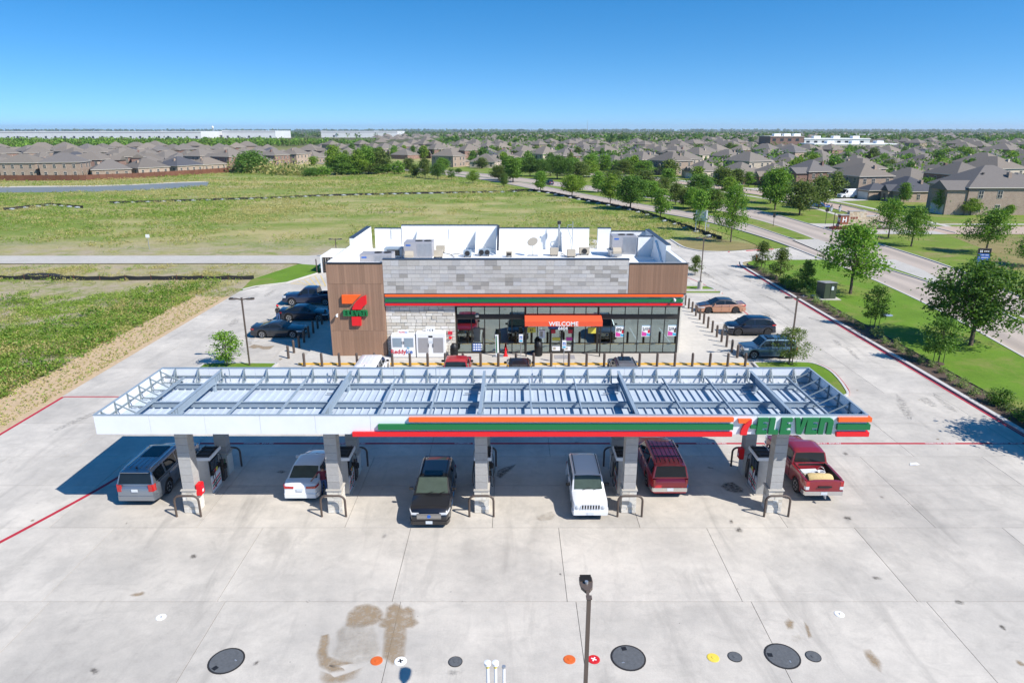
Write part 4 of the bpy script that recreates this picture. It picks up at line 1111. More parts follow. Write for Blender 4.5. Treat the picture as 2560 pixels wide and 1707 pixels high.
# ------------------------------------------------------------------ things on the roof
def rtu(name, label, x, y, w, d, h, hood=True, fans=2, fs=1):
    t = thing(name, label, 'roof unit', (x, y, ROOF), 0)
    MB().box(-w / 2 + .05, -d / 2 + .05, 0, w / 2 - .05, d / 2 - .05, .3).build('curb', 'roof_membrane', t)
    MB().box(-w / 2, -d / 2, .302, w / 2, d / 2, h).build('case', 'roof_unit', t, bevel=.02)
    n = int(w * .55 / .12)
    for k in range(n): MB().box(w / 2 - .06 - k * .12 - .05, -d / 2 - .025, .45, w / 2 - .06 - k * .12, -d / 2 - .002, h - .12).build('louvre', 'galv', t)
    for k in range(fans):
        MB().lathe([(.36, 0), (.36, .06), (.30, .06), (.30, .02), (.001, .03)], 14, (w / 2 - .5 - k * .85, 0, h + .002)).build('fan_guard', 'dark_metal', t)
    if hood: MB().prism([(-d / 2 - .45, .4), (-d / 2 - .003, .4), (-d / 2 - .003, .95), (-d / 2 - .45, .62)], -w / 2 + .1, -w / 2 + .9, 'yz').build('intake_hood', 'roof_tan', t)
    MB().box(-w / 2 + .2, -d / 2 - .008, h - .35, -w / 2 + .65, -d / 2 - .002, h - .2).build('badge', 'print_blue', t)
    return t
rtu('rooftop_unit', 'large grey louvred rooftop unit beside the parapet buttress', -8.95, 65.0, 2.7, 1.9, 1.75)
rtu('rooftop_unit', 'large grey louvred rooftop unit beside the round roof curb', 11.0, 67.0, 2.4, 1.9, 2.05)
rtu('rooftop_unit', 'low bluish grey rooftop unit tucked behind the wood tower parapet', -12.2, 60.8, 2.9, 1.8, 1.35, False)
def small_unit(name, label, p, z, w, d, h, m, extra=None):
    w, d, h = w * .88, d * .88, h * .82
    x, y = G(*p, ROOF); t = thing(name, label, 'roof unit', (x, y + d / 2, ROOF))
    MB().box(-w / 2, -d / 2, .12, w / 2, d / 2, h).build('case', m, t, bevel=.02)
    for s in (-1, 1): MB().box(s * w * .35 - .05, -d / 2, 0, s * w * .35 + .05, d / 2, .119).build('foot', 'rubber', t)
    if extra == 'fan': MB().lathe([(.001, 0), (h * .3, .0), (h * .36, -.02), (h * .36, .03)], 14, (0, -d / 2 - .03, h * .55), axis='y').build('fan_guard', 'black', t)
    if extra == 'twin':
        for s in (-1, 1): MB().lathe([(.001, 0), (h * .3, .0), (h * .36, -.02), (h * .36, .03)], 14, (s * w * .24, -d / 2 - .03, h * .55), axis='y').build('fan_guard', 'black', t)
    if extra == 'vent': MB().box(-w * .35, -d / 2 - .012, h * .3, w * .35, -d / 2 - .002, h * .85).build('grille', 'dark_metal', t)
    return t
small_unit('condenser', 'pale twin-fan condenser unit on white roof beside the stepped parapet', R1(1732, 405), 0, 1.35, .5, .85, 'steel_paint', 'twin')
small_unit('condenser', 'pale condenser with coiled pipe next to the twin-fan condenser', R1(1562, 415), 0, .9, .5, .85, 'steel_paint', 'fan')
small_unit('condenser', 'condenser with black fan grille beside two tan cabinets', R2(888, 395), 0, 1.2, .6, .9, 'roof_tan', 'fan')
small_unit('roof_cabinet', 'tan roof cabinet with pipework, front one of the pair', R1(1268, 425), 0, 1.0, .7, .9, 'roof_tan')
small_unit('roof_cabinet', 'tan roof cabinet standing behind the other tan one', R1(1290, 375), 0, 1.0, .7, .9, 'roof_tan')
small_unit('roof_cabinet', 'tan cabinet beside the satellite dish on the roof', R2(585, 405), 0, .95, .7, .95, 'roof_tan')
small_unit('roof_cabinet', 'tan cabinet between the dish and the fan condenser', R2(757, 418), 0, .95, .7, .9, 'roof_tan')
small_unit('roof_vent', 'small square grey vent hood with dark grille on roof', R1(1980, 415), 0, .7, .5, .65, 'roof_tan', 'vent')
x_, y_ = G(*R1(830, 425), ROOF)
small_unit('supply_duct', 'pale blue-grey box duct between two grey rooftop units', R1(820, 430), 0, 2.0, 1.2, 1.25, 'steel_paint', 'vent')
for p, nm in ((R1(785, 320), 'behind the low bluish unit'), (R1(1452, 318), 'near the pale condensers')):
    x, y = G(*p, ROOF); t = thing('exhaust_fan', 'small round white exhaust fan on the roof ' + nm, 'roof fan', (x, y, ROOF), 0, 'white exhaust fans on the roof')
    MB().box(-.25, -.25, 0, .25, .25, .28).build('curb', 'roof_membrane', t)
    MB().lathe([(.2, .282), (.34, .4), (.34, .5), (.18, .6), (.001, .62)], 12).build('cowl', 'alloy', t, 40)
x, y = G(*R2(370, 400), ROOF)
t = thing('satellite_dish', 'grey satellite dish on short mast on the white roof', 'satellite dish', (x, y, ROOF))
MB().box(-.5, -.3, 0, .5, .3, .06).build('foot', 'galv', t); MB().cyl((0, 0, .061), (0, 0, 1.15), .04, n=8).build('mast', 'galv', t)
dsh = MB().lathe([(.52, .17), (.38, .08), (.18, .02), (.001, .0), (.001, -.02), (.20, -.01), (.40, .05), (.54, .15)], 18).build('dish', 'roof_tan', t, 50, loc=(0, .05, 1.3)); dsh.rotation_euler = (R(38), R(-22), 0)
MB().tube([(0, 0, 1.15), (.35, .3, 1.5), (.75, .55, 1.75)], .02, 6).build('feed_arm', 'galv', t); MB().box(.68, .48, 1.68, .86, .64, 1.86).build('feed_horn', 'galv', t)
x, y = G(*R2(1225, 412), ROOF); t = thing('roof_curb', 'round silver roof fan curb in front of the grey unit', 'roof fan', (x, y + .8, ROOF))
MB().lathe([(.9, 0), (.9, .5), (1.05, .52), (1.05, .66), (.8, .72), (.75, .62), (.001, .6)], 22).build('shroud', 'alloy', t, 40); MB().lathe([(.55, .722), (.55, .80), (.001, .84)], 16).build('cowl', 'galv', t, 40)
x, y = G(*R2(630, 350), ROOF); t = thing('flue', 'tall black-capped flue pipe standing by the rear parapet', 'flue', (x, y, ROOF))
MB().cyl((0, 0, 0), (0, 0, 2.75), .09, n=10).build('pipe', 'galv', t); MB().cyl((0, 0, 2.752), (0, 0, 3.05), .2, n=10).build('cap', 'dark_metal', t)
x, y = G(*R2(765, 350), ROOF); t = thing('service_mast', 'thin conduit mast with bent pipe on the roof', 'mast', (x, y, ROOF))
MB().cyl((0, 0, 0), (0, 0, 3.0), .035, n=8).build('mast', 'galv', t); MB().tube([(0, -.1, 1.2), (-.25, -.1, 1.6), (-.55, -.1, 2.4), (-.5, -.1, 2.65), (-.1, -.1, 2.7)], .03, 6).build('bent_pipe', 'galv', t); MB().tube([(-.1, -.1, 0), (-.2, -.1, 1.2), (-.1, -.1, 1.35), (0, -.1, 1.2), (-.05, -.1, 0)], .03, 6).build('bent_pipe', 'galv', t)
lines = MB(); q = random.Random(2)
for a, b in ((R1(1330, 370), R1(1430, 410)), (R1(1400, 385), R1(1520, 390)), (R1(1640, 385), R1(1700, 395)), (R2(650, 380), R2(700, 400)), (R2(800, 400), R2(850, 390))):
    pa, pb = G(*a, ROOF + .1), G(*b, ROOF + .1); lines.tube([(*pa, ROOF + .08), ((pa[0] + pb[0]) / 2, (pa[1] + pb[1]) / 2 + .3, ROOF + .12), (*pb, ROOF + .08)], .035, 6)
tag(lines.build('refrigerant_lines', 'black'), 'black insulated pipes lying between roof condensers', 'pipes')
# ------------------------------------------------------------------ vehicles
def lerp(a, b, t): return a + (b - a) * t
def interp(x, pts): return float(np.interp(x, [p[0] for p in pts], [p[1] for p in pts]))
WHEELS = {}
def wheel_meshes(r, w, style):
    key = (round(r, 3), style)
    if key in WHEELS: return WHEELS[key]
    ty = MB().lathe([(r * .62, -w / 2 + .01), (r * .80, -w / 2), (r * .95, -w / 2 + .015), (r, -w / 2 + .05), (r, w / 2 - .05), (r * .95, w / 2 - .015), (r * .80, w / 2), (r * .62, w / 2 - .01)], 24, axis='y').mesh('tyre', 'rubber', 40)
    m = {'dark': 'dark_alloy', 'chrome': 'chrome'}.get(style, 'alloy')
    rim = MB().lathe([(r * .66, w / 2 - .03), (r * .66, w / 2 - .004), (r * .58, w / 2 - .008), (r * .56, w / 2 - .05)], 20, axis='y')
    for k in range(5 if style != 'six' else 6):
        a = 2 * math.pi * k / (5 if style != 'six' else 6)
        c, s_ = math.cos(a), math.sin(a)
        for da in (-.13, .13):
            p0 = (r * .12 * c, w / 2 - .03, r * .12 * s_); p1 = (r * .60 * math.cos(a + da), w / 2 - .02, r * .60 * math.sin(a + da)); rim.bar(p0, p1, .045, .03, (0, 1, 0))
    rim.lathe([(r * .16, w / 2 - .05), (r * .16, w / 2 - .005), (.001, w / 2 - .002)], 10, axis='y')
    rim = rim.mesh('rim', m)
    hub = MB().lathe([(r * .63, -w / 2 + .02), (r * .63, w / 2 - .06), (.001, w / 2 - .055)], 18, axis='y').mesh('wheel', 'black')
    WHEELS[key] = (hub, ty, rim); return WHEELS[key]

def car(name, label, cat, loc, heading, P, group=None, lod=0):
    """local x runs to the nose, y to the left side, z up; P holds the proportions read off the photograph"""
    L, W, wb, fo, r = P['L'], P['W'], P['wb'], P['fo'], P['r']
    xf = L / 2 - fo; xr = xf - wb; gc = P.get('gc', .2); ww = P.get('ww', .24)
    t = thing(name, label, cat, (loc[0], loc[1], P.get('z', 0)), R(heading), group)
    pm, rm = P['paint'], P.get('roof', P['paint'])
    top = [(x * L / 2, z) for x, z in P['top']]
    bed = P.get('bed')                      # (x0,x1) of an open pickup bed in local x, rail height, floor height
    xs = set(np.linspace(-L / 2, L / 2, 30)) | {-L / 2 + .03, -L / 2 + .08, -L / 2 + .2, L / 2 - .03, L / 2 - .08, L / 2 - .2}
    ra = r + .075
    for xw in (xf, xr): xs |= {xw + ra * math.cos(a) for a in np.linspace(0, math.pi, 13)}
    if bed: xs |= {bed[0], bed[0] - .012, bed[1], bed[1] + .012}
    xs = sorted(x for x in xs if -L / 2 <= x <= L / 2)
    def halfw(x):
        e = max(0, (abs(x) - (L / 2 - .55)) / .55); return W / 2 * (1 - P.get('round', .13) * e * e)
    def zb(x):
        for xw in (xf, xr):
            if abs(x - xw) < ra: return max(gc, r + math.sqrt(max(0, ra * ra - (x - xw) ** 2)) * 1.0 - .015)
        e = max(0, (abs(x) - (L / 2 - .5)) / .5); return gc + .10 * e
    def zt(x): return interp(x, top)
    secs = []
    for x in xs:
        w, b, tt = halfw(x), zb(x), zt(x); m_ = min(max(b + .06, .52 * tt + .1), tt - .12)
        if bed and bed[0] < x < bed[1]:
            s = [(w * .95, b), (w * .99, lerp(b, m_, .6)), (w, m_), (w * .985, tt - .05), (w * .97, tt), (w * .86, tt), (w * .86, bed[3]), (0, bed[3])]
        else:
            cr = P.get('crown', .035)
            s = [(w * .95, b), (w * .99, lerp(b, m_, .6)), (w, m_), (w * .985, tt - .10), (w * .945, tt - .035), (w * .86, tt - .008), (w * .5, tt + cr * .7), (0, tt + cr)]
        secs.append((x, s))
    mb = MB(); npt = 15
    for x, s in secs: mb.v += [(x, -y, z) for y, z in s[:-1]] + [(x, 0, s[-1][1])] + [(x, y, z) for y, z in s[:-1][::-1]]
    for i in range(len(secs) - 1):
        for k in range(npt - 1): mb.f.append((i * npt + k, (i + 1) * npt + k, (i + 1) * npt + k + 1, i * npt + k + 1)); mb.m.append(0)
    e = (len(secs) - 1) * npt; mb.f += [tuple(range(npt)), tuple(e + k for k in range(npt))[::-1]]; mb.m += [0, 0]
    body = mb.build('body', pm, t, 38)
    MB().box(-L / 2 + .25, -W / 2 + .22, gc + .02, L / 2 - .25, W / 2 - .22, .62).build('underbody', 'black', t)
    if P.get('clad'):
        for s in (-1, 1): MB().box(xr + ra + .02, s * W / 2 * .985 - .02, gc + .01, xf - ra - .02, s * W / 2 * .985 + .022, gc + .16).build('sill', P['clad'], t)
    # cabin
    belt, rz = P['belt'], P['H']; gp = [(x * L / 2, z) for x, z in P['glass']]       # profile of the cabin: rear base, rear top, ..., cowl
    gb, gt = W / 2 * P.get('gb', .93), W / 2 * P.get('gt', .77)
    def zr(x): return interp(x, gp)
    def yw(z): return lerp(gb, gt, min(1, max(0, (z - belt) / (rz - belt))))
    gx = sorted(set(np.linspace(gp[0][0], gp[-1][0], 22)) | {p[0] for p in gp}); mb = MB(); gsec = []
    for x in gx:
        z = zr(x); f = max(.02, (z - belt) / (rz - belt)); y = yw(z)
        s = [(gb, belt - .03), (yw(lerp(belt, z, .5)), lerp(belt, z, .5)), (yw(z - .07 * f), z - .07 * f), (y - .045 * f, z - .012 * f), (y * .6, z + .012 * f), (0, z + .02 * f)]; gsec.append(s)
        mb.v += [(x, -a, b) for a, b in s[:-1]] + [(x, 0, s[-1][1])] + [(x, a, b) for a, b in s[:-1][::-1]]
    n2 = 11
    for i in range(len(gx) - 1):
        for k in range(n2 - 1): mb.f.append((i * n2 + k, (i + 1) * n2 + k, (i + 1) * n2 + k + 1, i * n2 + k + 1)); mb.m.append(0)
    e = (len(gx) - 1) * n2; mb.f += [tuple(range(n2)), tuple(e + k for k in range(n2))[::-1]]; mb.m += [0, 0]
    mb.build('cabin', rm, t, 40)
    def screen(x0, z0, x1, z1, n, m, inset=.10, lo=.06, hi=.95):
        dx, dz = x1 - x0, z1 - z0; ln = math.hypot(dx, dz); nx, nz = abs(dz) / ln * (1 if x0 > x1 else -1), abs(dx) / ln; g = MB(); nn = 7
        for s in (lo, (lo + hi) / 2, hi):
            x, z = lerp(x0, x1, s), lerp(z0, z1, s); f = (z - belt) / (rz - belt)
            for k in range(nn):
                u = -1 + 2 * k / (nn - 1); y = (yw(z) - inset * (1 - .3 * s)) * u
                g.v.append((x + nx * .016, y, z + .02 * f * (1 - abs(u)) + nz * .016))
        for a in range(2):
            for k in range(nn - 1): g.f.append((a * nn + k, a * nn + k + 1, (a + 1) * nn + k + 1, (a + 1) * nn + k)); g.m.append(0)
        return g.build(n, m, t, 60)
    ws = screen(gp[-1][0], gp[-1][1], gp[-2][0], gp[-2][1], 'windscreen', P.get('wsm', 'car_glass'))
    screen(gp[0][0], gp[0][1], gp[1][0], gp[1][1], 'rear_window', P.get('rwm', 'car_glass'), lo=P.get('rlo', .1))
    if lod < 2:
        for s in (-.35, .25): MB().bar((gp[-1][0] + .03, s * W / 2, gp[-1][1] + .03), (gp[-1][0] - .06, s * W / 2 + .42, gp[-1][1] + .13), .02, .015).build('wiper', 'black', t)
    for s in (-1, 1):
        for a, b in P['win']:
            a, b = a * L / 2, b * L / 2; nst = 9; g = MB()
            xx = np.linspace(a, b, nst); low = belt + .05
            for x in xx:
                hi = max(low + .012, min(zr(x) - .10, rz - .12)); g.v += [(x, s * (yw(low) + .012), low), (x, s * (yw(hi) + .012), hi)]
            for k in range(nst - 1): g.f.append((2 * k, 2 * k + 2, 2 * k + 3, 2 * k + 1)); g.m.append(0)
            g.build('side_window', P.get('swm', 'car_glass'), t, 60)
    # plan outline around an end, for lamps and bumpers
    def wrap(end, y0, y1, z0, z1, n, m, out=.012, back=0.0, side=1, parent=None, slant=0.0):
        """strip on the nose (end=1) or tail (-1) from lateral y0 to y1 (fractions of half width) and on back along the flank by `back` metres"""
        pts = []; hw = halfw(L / 2)
        for k in range(6): pts.append((L / 2 + out, lerp(y0, y1, k / 5) * hw, k / 5 * .4))
        if back:
            for k in range(1, 6): x = L / 2 - back * k / 5; pts.append((x, halfw(x) + out, .4 + .6 * k / 5))
        g = MB()
        for x, y, f in pts: g.v += [(end * (x), side * y, z0 + slant * f), (end * x, side * y, z1 + slant * f * .6), (end * (x - .05), side * (y - .03), z0 + slant * f), (end * (x - .05), side * (y - .03), z1 + slant * f * .6)]
        for k in range(len(pts) - 1):
            a, b = 4 * k, 4 * k + 4
            g.f += [(a, b, b + 1, a + 1), (a + 1, b + 1, b + 3, a + 3), (a + 2, b + 2, b, a)]; g.m += [0] * 3
        g.f += [(0, 1, 3, 2), (4 * len(pts) - 4, 4 * len(pts) - 3, 4 * len(pts) - 1, 4 * len(pts) - 2)]; g.m += [0, 0]
        return g.build(n, m, parent or t, 50)
    for s in (-1, 1):
        h = P['head']
        if P.get('grille', (0, 0, 0, ''))[3] == 'slots':
            o = MB().lathe([(.001, 0), (.085, .0), (.10, .012), (.10, .05)], 14, axis='y').build('headlight', 'headlight', t, 40, loc=(L / 2 + .045, s * .63, .80)); o.rotation_euler = (0, 0, math.pi / 2)
        else: wrap(1, h[0], 1.0, h[1], h[2], 'headlight', 'headlight', .014, h[3], s, slant=P.get('hs', .04))
        k = P['tail']; wrap(-1, k[0], 1.0, k[1], k[2], 'taillight', 'taillight', .014, k[3], s, slant=P.get('ts', 0))
        if P.get('tail2'): k = P['tail2']; wrap(-1, k[0], 1.0, k[1], k[2], 'reversing_light', 'headlight', .018, k[3], s)
    bm = P.get('bump', pm)
    for end, key in ((1, 'fb'), (-1, 'rb')):
        z0, z1, m = P.get(key, (.28, .5, bm)); g = wrap(end, 0, 1.0, z0, z1, 'bumper', m, .035, .35, 1); wrap(end, 0, 1.0, z0, z1, 'bumper', m, .035, .35, -1)
    gr = P.get('grille')
    if gr:
        z0, z1, hw_, style = gr
        g = MB().box(L / 2 + .002, -hw_, z0, L / 2 + .03, hw_, z1).build('grille', 'black', t, bevel=.006)
        if style == 'slots':
            for k in range(8): MB().box(L / 2 + .031, -hw_ + k * hw_ * 2 / 7 - .025, z0, L / 2 + .045, -hw_ + k * hw_ * 2 / 7 + .025, z1).build('grille_bar', pm, g)
        elif style == 'bars':
            for k in range(4): MB().box(L / 2 + .031, -hw_, z0 + (k + .5) * (z1 - z0) / 4 - .018, L / 2 + .045, hw_, z0 + (k + .5) * (z1 - z0) / 4 + .018).build('grille_bar', 'chrome', g)
            MB().lathe([(.001, 0), (.09, .0), (.09, .02), (.001, .022)], 14, axis='y').build('badge', 'print_blue', g, loc=(L / 2 + .05, 0, (z0 + z1) / 2), rz=-math.pi / 2)
    pz = P.get('plate', .62)
    MB().box(-L / 2 - .05, -.16 + P.get('py', 0), pz, -L / 2 - .034 if not P.get('bed') else -L / 2 - .04, .16 + P.get('py', 0), pz + .15).build('number_plate', 'plate', t)
    if lod < 2: MB().box(L / 2 + .038, -.16, P.get('fplate', .36), L / 2 + .055, .16, P.get('fplate', .36) + .15).build('number_plate', 'plate', t)
    hub, ty, rim = wheel_meshes(r, ww, P.get('wheel', 'alloy'))
    for xw in (xf, xr):
        for s in (1, -1):
            o = link('wheel', hub, t, (xw, s * (W / 2 - ww / 2 - .02), r)); o.rotation_euler = (0, 0, 0 if s > 0 else math.pi)
            link('tyre', ty, o); link('rim', rim, o)
    mx = gp[-1][0] - P.get('mx', .42)
    for s in (-1, 1):
        MB().box(-.07, -.11, -.08, .07, .11, .08).build('mirror', P.get('mir', pm), t, bevel=.03, loc=(mx, s * (W / 2 + .10), belt + .10))
        if lod < 2:
            for dx in P.get('doors', [.05, -.28]):
                MB().box(dx * L / 2 - .006, s * W / 2 - .02 if s > 0 else -W / 2 - .006, gc + .16, dx * L / 2 + .006, s * W / 2 + .006 if s > 0 else -W / 2 + .02, belt - .02).build('door_seam', 'black', t)
                MB().box(dx * L / 2 + .05, s * (W / 2) - .012, belt - .17, dx * L / 2 + .22, s * (W / 2) + .018, belt - .13).build('door_handle', P.get('hand', pm), t, bevel=.004)
    if P.get('rails'):
        for s in (-1, 1):
            x0, x1 = P['rails']; yy = s * (gt - .10)
            MB().tube([(x0 * L / 2, yy, zr(x0 * L / 2)), (x0 * L / 2 - .1, yy, zr(x0 * L / 2) + .065), (x1 * L / 2 + .1, yy, zr(x1 * L / 2) + .065), (x1 * L / 2, yy, zr(x1 * L / 2))], .022, 6).build('roof_rail', P.get('railm', 'black'), t)
    for x in P.get('xbars', []): MB().box(x * L / 2 - .03, -gt + .1, rz + .05, x * L / 2 + .03, gt - .1, rz + .075).build('cross_bar', 'black', t)
    for k in P.get('ribs', []): MB().box(gp[1][0] + .25, k * gt - .012, rz + .002, gp[-2][0] - .35, k * gt + .012, rz + .032).build('roof_rib', 'black' if P.get('ribblack') else rm, t)
    if P.get('sunroof'): a, b = P['sunroof']; MB().box(a * L / 2, -gt * .62, rz + .0, b * L / 2, gt * .62, rz + .034).build('sunroof', 'car_glass', t, bevel=.008)
    if P.get('spoiler'): MB().box(gp[1][0] - .14, -gt + .06, gp[1][1] - .05, gp[1][0] + .10, gt - .06, gp[1][1] + .005).build('spoiler', P.get('spoiler'), t, bevel=.015)
    if P.get('deckspoiler'): MB().box(-L / 2 + .02, -W / 2 * .8, zt(-L / 2 + .1) + .0, -L / 2 + .2, W / 2 * .8, zt(-L / 2 + .1) + .06).build('spoiler', P['deckspoiler'], t, bevel=.01)
    if P.get('antenna'): MB().prism([(0, 0), (.16, 0), (.02, .09)], -.015, .015, 'xz').build('antenna', 'black', t, loc=(gp[1][0] + .12, 0, rz + .01))
    return t

paint('p_silver', (.27, .30, .34), .7); paint('p_white', (.74, .75, .76)); paint('p_black', (.008, .008, .010)); paint('p_red', (.52, .010, .018)); paint('p_maroon', (.235, .012, .02), .15)
paint('p_copper', (.52, .27, .17), .5); paint('p_satin_black', (.03, .03, .035)); paint('p_navy', (.014, .022, .055), .2); paint('p_steelblue', (.085, .145, .20), .5); paint('p_charcoal', (.030, .034, .042), .4); paint('p_midnight', (.008, .012, .026), .3)
paint('p_grey', (.20, .22, .24), .5); paint('p_crimson', (.38, .012, .016)); paint('p_blue', (.03, .09, .22), .3)
SUV_TOP = lambda nose, hood, cowl, tail: [(-1, tail - .18), (-.97, tail - .04), (-.9, tail), (.3, cowl), (.42, cowl), (.62, hood + .04), (.88, hood - .02), (.965, nose), (1, nose - .14)]
big_suv = dict(L=5.4, W=2.04, wb=3.0, fo=1.0, r=.40, H=1.90, belt=1.20, gc=.26, top=SUV_TOP(.98, 1.12, 1.18, 1.16), glass=[(-.965, 1.16), (-.885, 1.84), (-.7, 1.9), (0, 1.9), (.22, 1.86), (.50, 1.17)],
               win=[(-.86, -.52), (-.46, -.06), (-.02, .38)], head=(.6, .80, .98, .35), tail=(.78, .86, 1.22, .22), tail2=None, grille=(.62, .95, .55, 'bars'), paint='p_silver', rails=(.15, -.82), railm='chrome', spoiler='p_silver', doors=[.02, -.42], sunroof=(-.35, .12), fb=(.3, .55, 'p_silver'), rb=(.36, .62, 'p_silver'), plate=.86, hand='chrome', antenna=True, ribs=[-.5, -.17, .17, .5])
def V(base, **kw): d = dict(base); d.update(kw); return d
def at_(fx_, fy_, heading, L, end):
    """centre position for a car whose nose (end=1) or tail (-1) sits at (fx_, fy_)"""
    h = R(heading); return (fx_ - end * math.cos(h) * L / 2, fy_ - end * math.sin(h) * L / 2)
car('parked_car', 'silver grey full-size SUV under the canopy with glass roof panel', 'suv', at_(-19.05, 30.35, 90, 5.4, -1), 90, big_suv)
sedan = dict(L=4.64, W=1.82, wb=2.71, fo=.88, r=.33, H=1.45, belt=.93, gc=.17, top=[(-1, .72), (-.985, .92), (-.93, 1.0), (-.62, 1.0), (.3, .95), (.42, .93), (.7, .84), (.92, .74), (.985, .64), (1, .5)],
             glass=[(-.74, .96), (-.40, 1.40), (-.2, 1.45), (.05, 1.45), (.14, 1.42), (.52, .92)], win=[(-.56, -.12), (-.07, .36)], head=(.5, .58, .70, .5), tail=(.42, .78, .90, .35), ts=.04, grille=(.42, .62, .3, 'plain'), paint='p_white', fb=(.2, .42, 'p_white'), rb=(.26, .5, 'p_white'), plate=.66, rlo=.12, rwm='car_glass_clear')
car('parked_car', 'white four-door sedan filling up under the canopy', 'car', at_(-10.87, 30.78, 90, 4.64, -1), 90, sedan)
mid_suv = dict(L=4.78, W=1.93, wb=2.85, fo=.95, r=.36, H=1.71, belt=1.08, gc=.21, top=SUV_TOP(.82, 1.0, 1.06, 1.05), glass=[(-.95, 1.04), (-.80, 1.62), (-.6, 1.70), (0, 1.71), (.08, 1.68), (.42, 1.07)], win=[(-.78, -.52), (-.47, -.10), (-.05, .30)],
               head=(.62, .76, .86, .45), tail=(.3, .88, 1.02, .3), grille=(.56, .84, .58, 'bars'), paint='p_black', fb=(.24, .44, 'p_black'), rb=(.3, .55, 'p_black'), clad='chrome', plate=.75, wsm='car_glass_clear', rails=(.08, -.72), spoiler='p_black', sunroof=(-.1, .12), fplate=.30)
car('parked_car', 'black crossover SUV with chrome grille facing out from the canopy', 'suv', at_(-3.97, 28.35, -90, 4.78, 1), -90, mid_suv)
box_suv = dict(L=4.41, W=1.76, wb=2.635, fo=.85, r=.35, H=1.66, belt=1.06, gc=.24, round=.07, top=[(-1, .9), (-.975, 1.03), (-.9, 1.05), (.3, 1.05), (.46, 1.05), (.7, 1.02), (.93, .98), (.985, .93), (1, .82)], glass=[(-.97, 1.05), (-.90, 1.58), (-.75, 1.65), (0, 1.66), (.22, 1.63), (.47, 1.05)], win=[(-.86, -.56), (-.51, -.08), (-.03, .36)],
               head=(.66, .72, .88, .06), tail=(.8, .7, 1.0, .1), grille=(.70, .90, .46, 'slots'), paint='p_white', fb=(.36, .56, 'p_white'), rb=(.36, .56, 'p_white'), wsm='car_glass_clear', rails=(.18, -.8), mir='black', hs=0, gt=.82, plate=.8, fplate=.38)
car('parked_car', 'white boxy SUV with slotted grille facing out from the canopy', 'suv', at_(3.83, 29.0, -90, 4.41, 1), -90, box_suv)
car('parked_car', 'bright red full-size SUV with black roof rack under the canopy', 'suv', at_(8.18, 31.1, 90, 5.4, -1), 90, V(big_suv, paint='p_red', spoiler=None, sunroof=None, railm='black', xbars=[-.2, -.62], ribs=[-.62, -.3, 0, .3, .62], ribblack=True, rb=(.44, .66, 'chrome'), tail=(.9, .82, 1.12, .14), W=2.0, mir='black', plate=.5, antenna=False, glass=[(-.975, 1.16), (-.92, 1.82), (-.7, 1.9), (0, 1.9), (.18, 1.86), (.46, 1.17)]))
pickup = dict(L=5.81, W=2.03, wb=3.70, fo=.98, r=.41, H=1.94, belt=1.28, gc=.36, round=.06, top=[(-1, 1.18), (-.99, 1.26), (-.02, 1.26), (0, 1.27), (.36, 1.24), (.48, 1.22), (.75, 1.2), (.94, 1.12), (.985, 1.02), (1, .9)], bed=(-2.80, -.95, 1.26, .72), glass=[(-.33, 1.24), (-.29, 1.86), (-.15, 1.94), (.1, 1.94), (.19, 1.90), (.44, 1.24)], win=[(-.26, -.02), (.03, .34)],
              head=(.66, .86, 1.10, .35), tail=(.82, .96, 1.22, .12), tail2=(.82, .78, .95, .12), grille=(.72, 1.08, .6, 'bars'), paint='p_maroon', fb=(.46, .72, 'chrome'), rb=(.46, .68, 'chrome'), plate=.50, gb=.93, gt=.78, doors=[.02, -.30], gt_=1, crown=.04, ww=.28, mir='black', rlo=.16, wheel='six')
tdr = car('parked_car', 'maroon pickup truck with loaded open bed beside the canopy pillar', 'pickup', at_(15.95, 30.7, 90, 5.81, -1), 90, pickup)
MB().box(-2.98, -.34, .92, -2.91, .34, .99).build('tailgate_handle', 'black', tdr)
MB().box(-2.82, -.84, 1.262, -.96, -.80, 1.285).box(-2.82, .80, 1.262, -.96, .84, 1.285).build('bed_rail_cap', 'black', tdr)
MB().box(-2.78, -.86, .722, -.98, .86, .735).build('bed_liner', 'black', tdr)
MB().box(-2.79, -.868, .736, -.97, -.852, 1.25).box(-2.79, .852, .736, -.97, .868, 1.25).box(-.99, -.851, .736, -.972, .851, 1.25).box(-2.795, -.851, .736, -2.78, .851, 1.2).build('bed_liner', 'black', tdr)
MB().cyl((-2.95, 0, .42), (-3.15, 0, .42), .04, n=8).lathe([(.001, 0), (.03, .0), (.04, .06), (.001, .08)], 8, (-3.12, 0, .46)).build('tow_hitch', 'galv', tdr)
# load in the bed: each a thing of its own
def bed_pt(lx, ly): return (15.95 - ly, 30.7 + 5.81 / 2 + lx)
bx, by = bed_pt(-2.35, .05)
mat('straw_bag', (.55, .42, .20), .9, var=.3, scale=14, bump=.6)
tag(MB().lathe([(.30, -.62), (.36, -.5), (.37, 0), (.36, .5), (.30, .62)], 14, axis='y').build('straw_sack', 'straw_bag', None, 40, loc=(bx, by, 1.02), rz=R(86)), 'straw coloured sack lying by the tailgate in the pickup bed', 'sack')
bx, by = bed_pt(-1.75, -.3); bk = thing('bucket', 'white plastic bucket standing in the maroon pickup bed', 'bucket', (bx, by, .736))
MB().lathe([(.15, 0), (.19, .42), (.20, .43), (.20, .46), (.17, .455), (.14, .05), (.001, .04)], 14).build('pail', 'sign_white', bk, 40); MB().tube([(-.2, 0, .42), (-.15, .1, .60), (0, .14, .66), (.15, .1, .60), (.2, 0, .42)], .008, 5).build('handle', 'galv', bk)
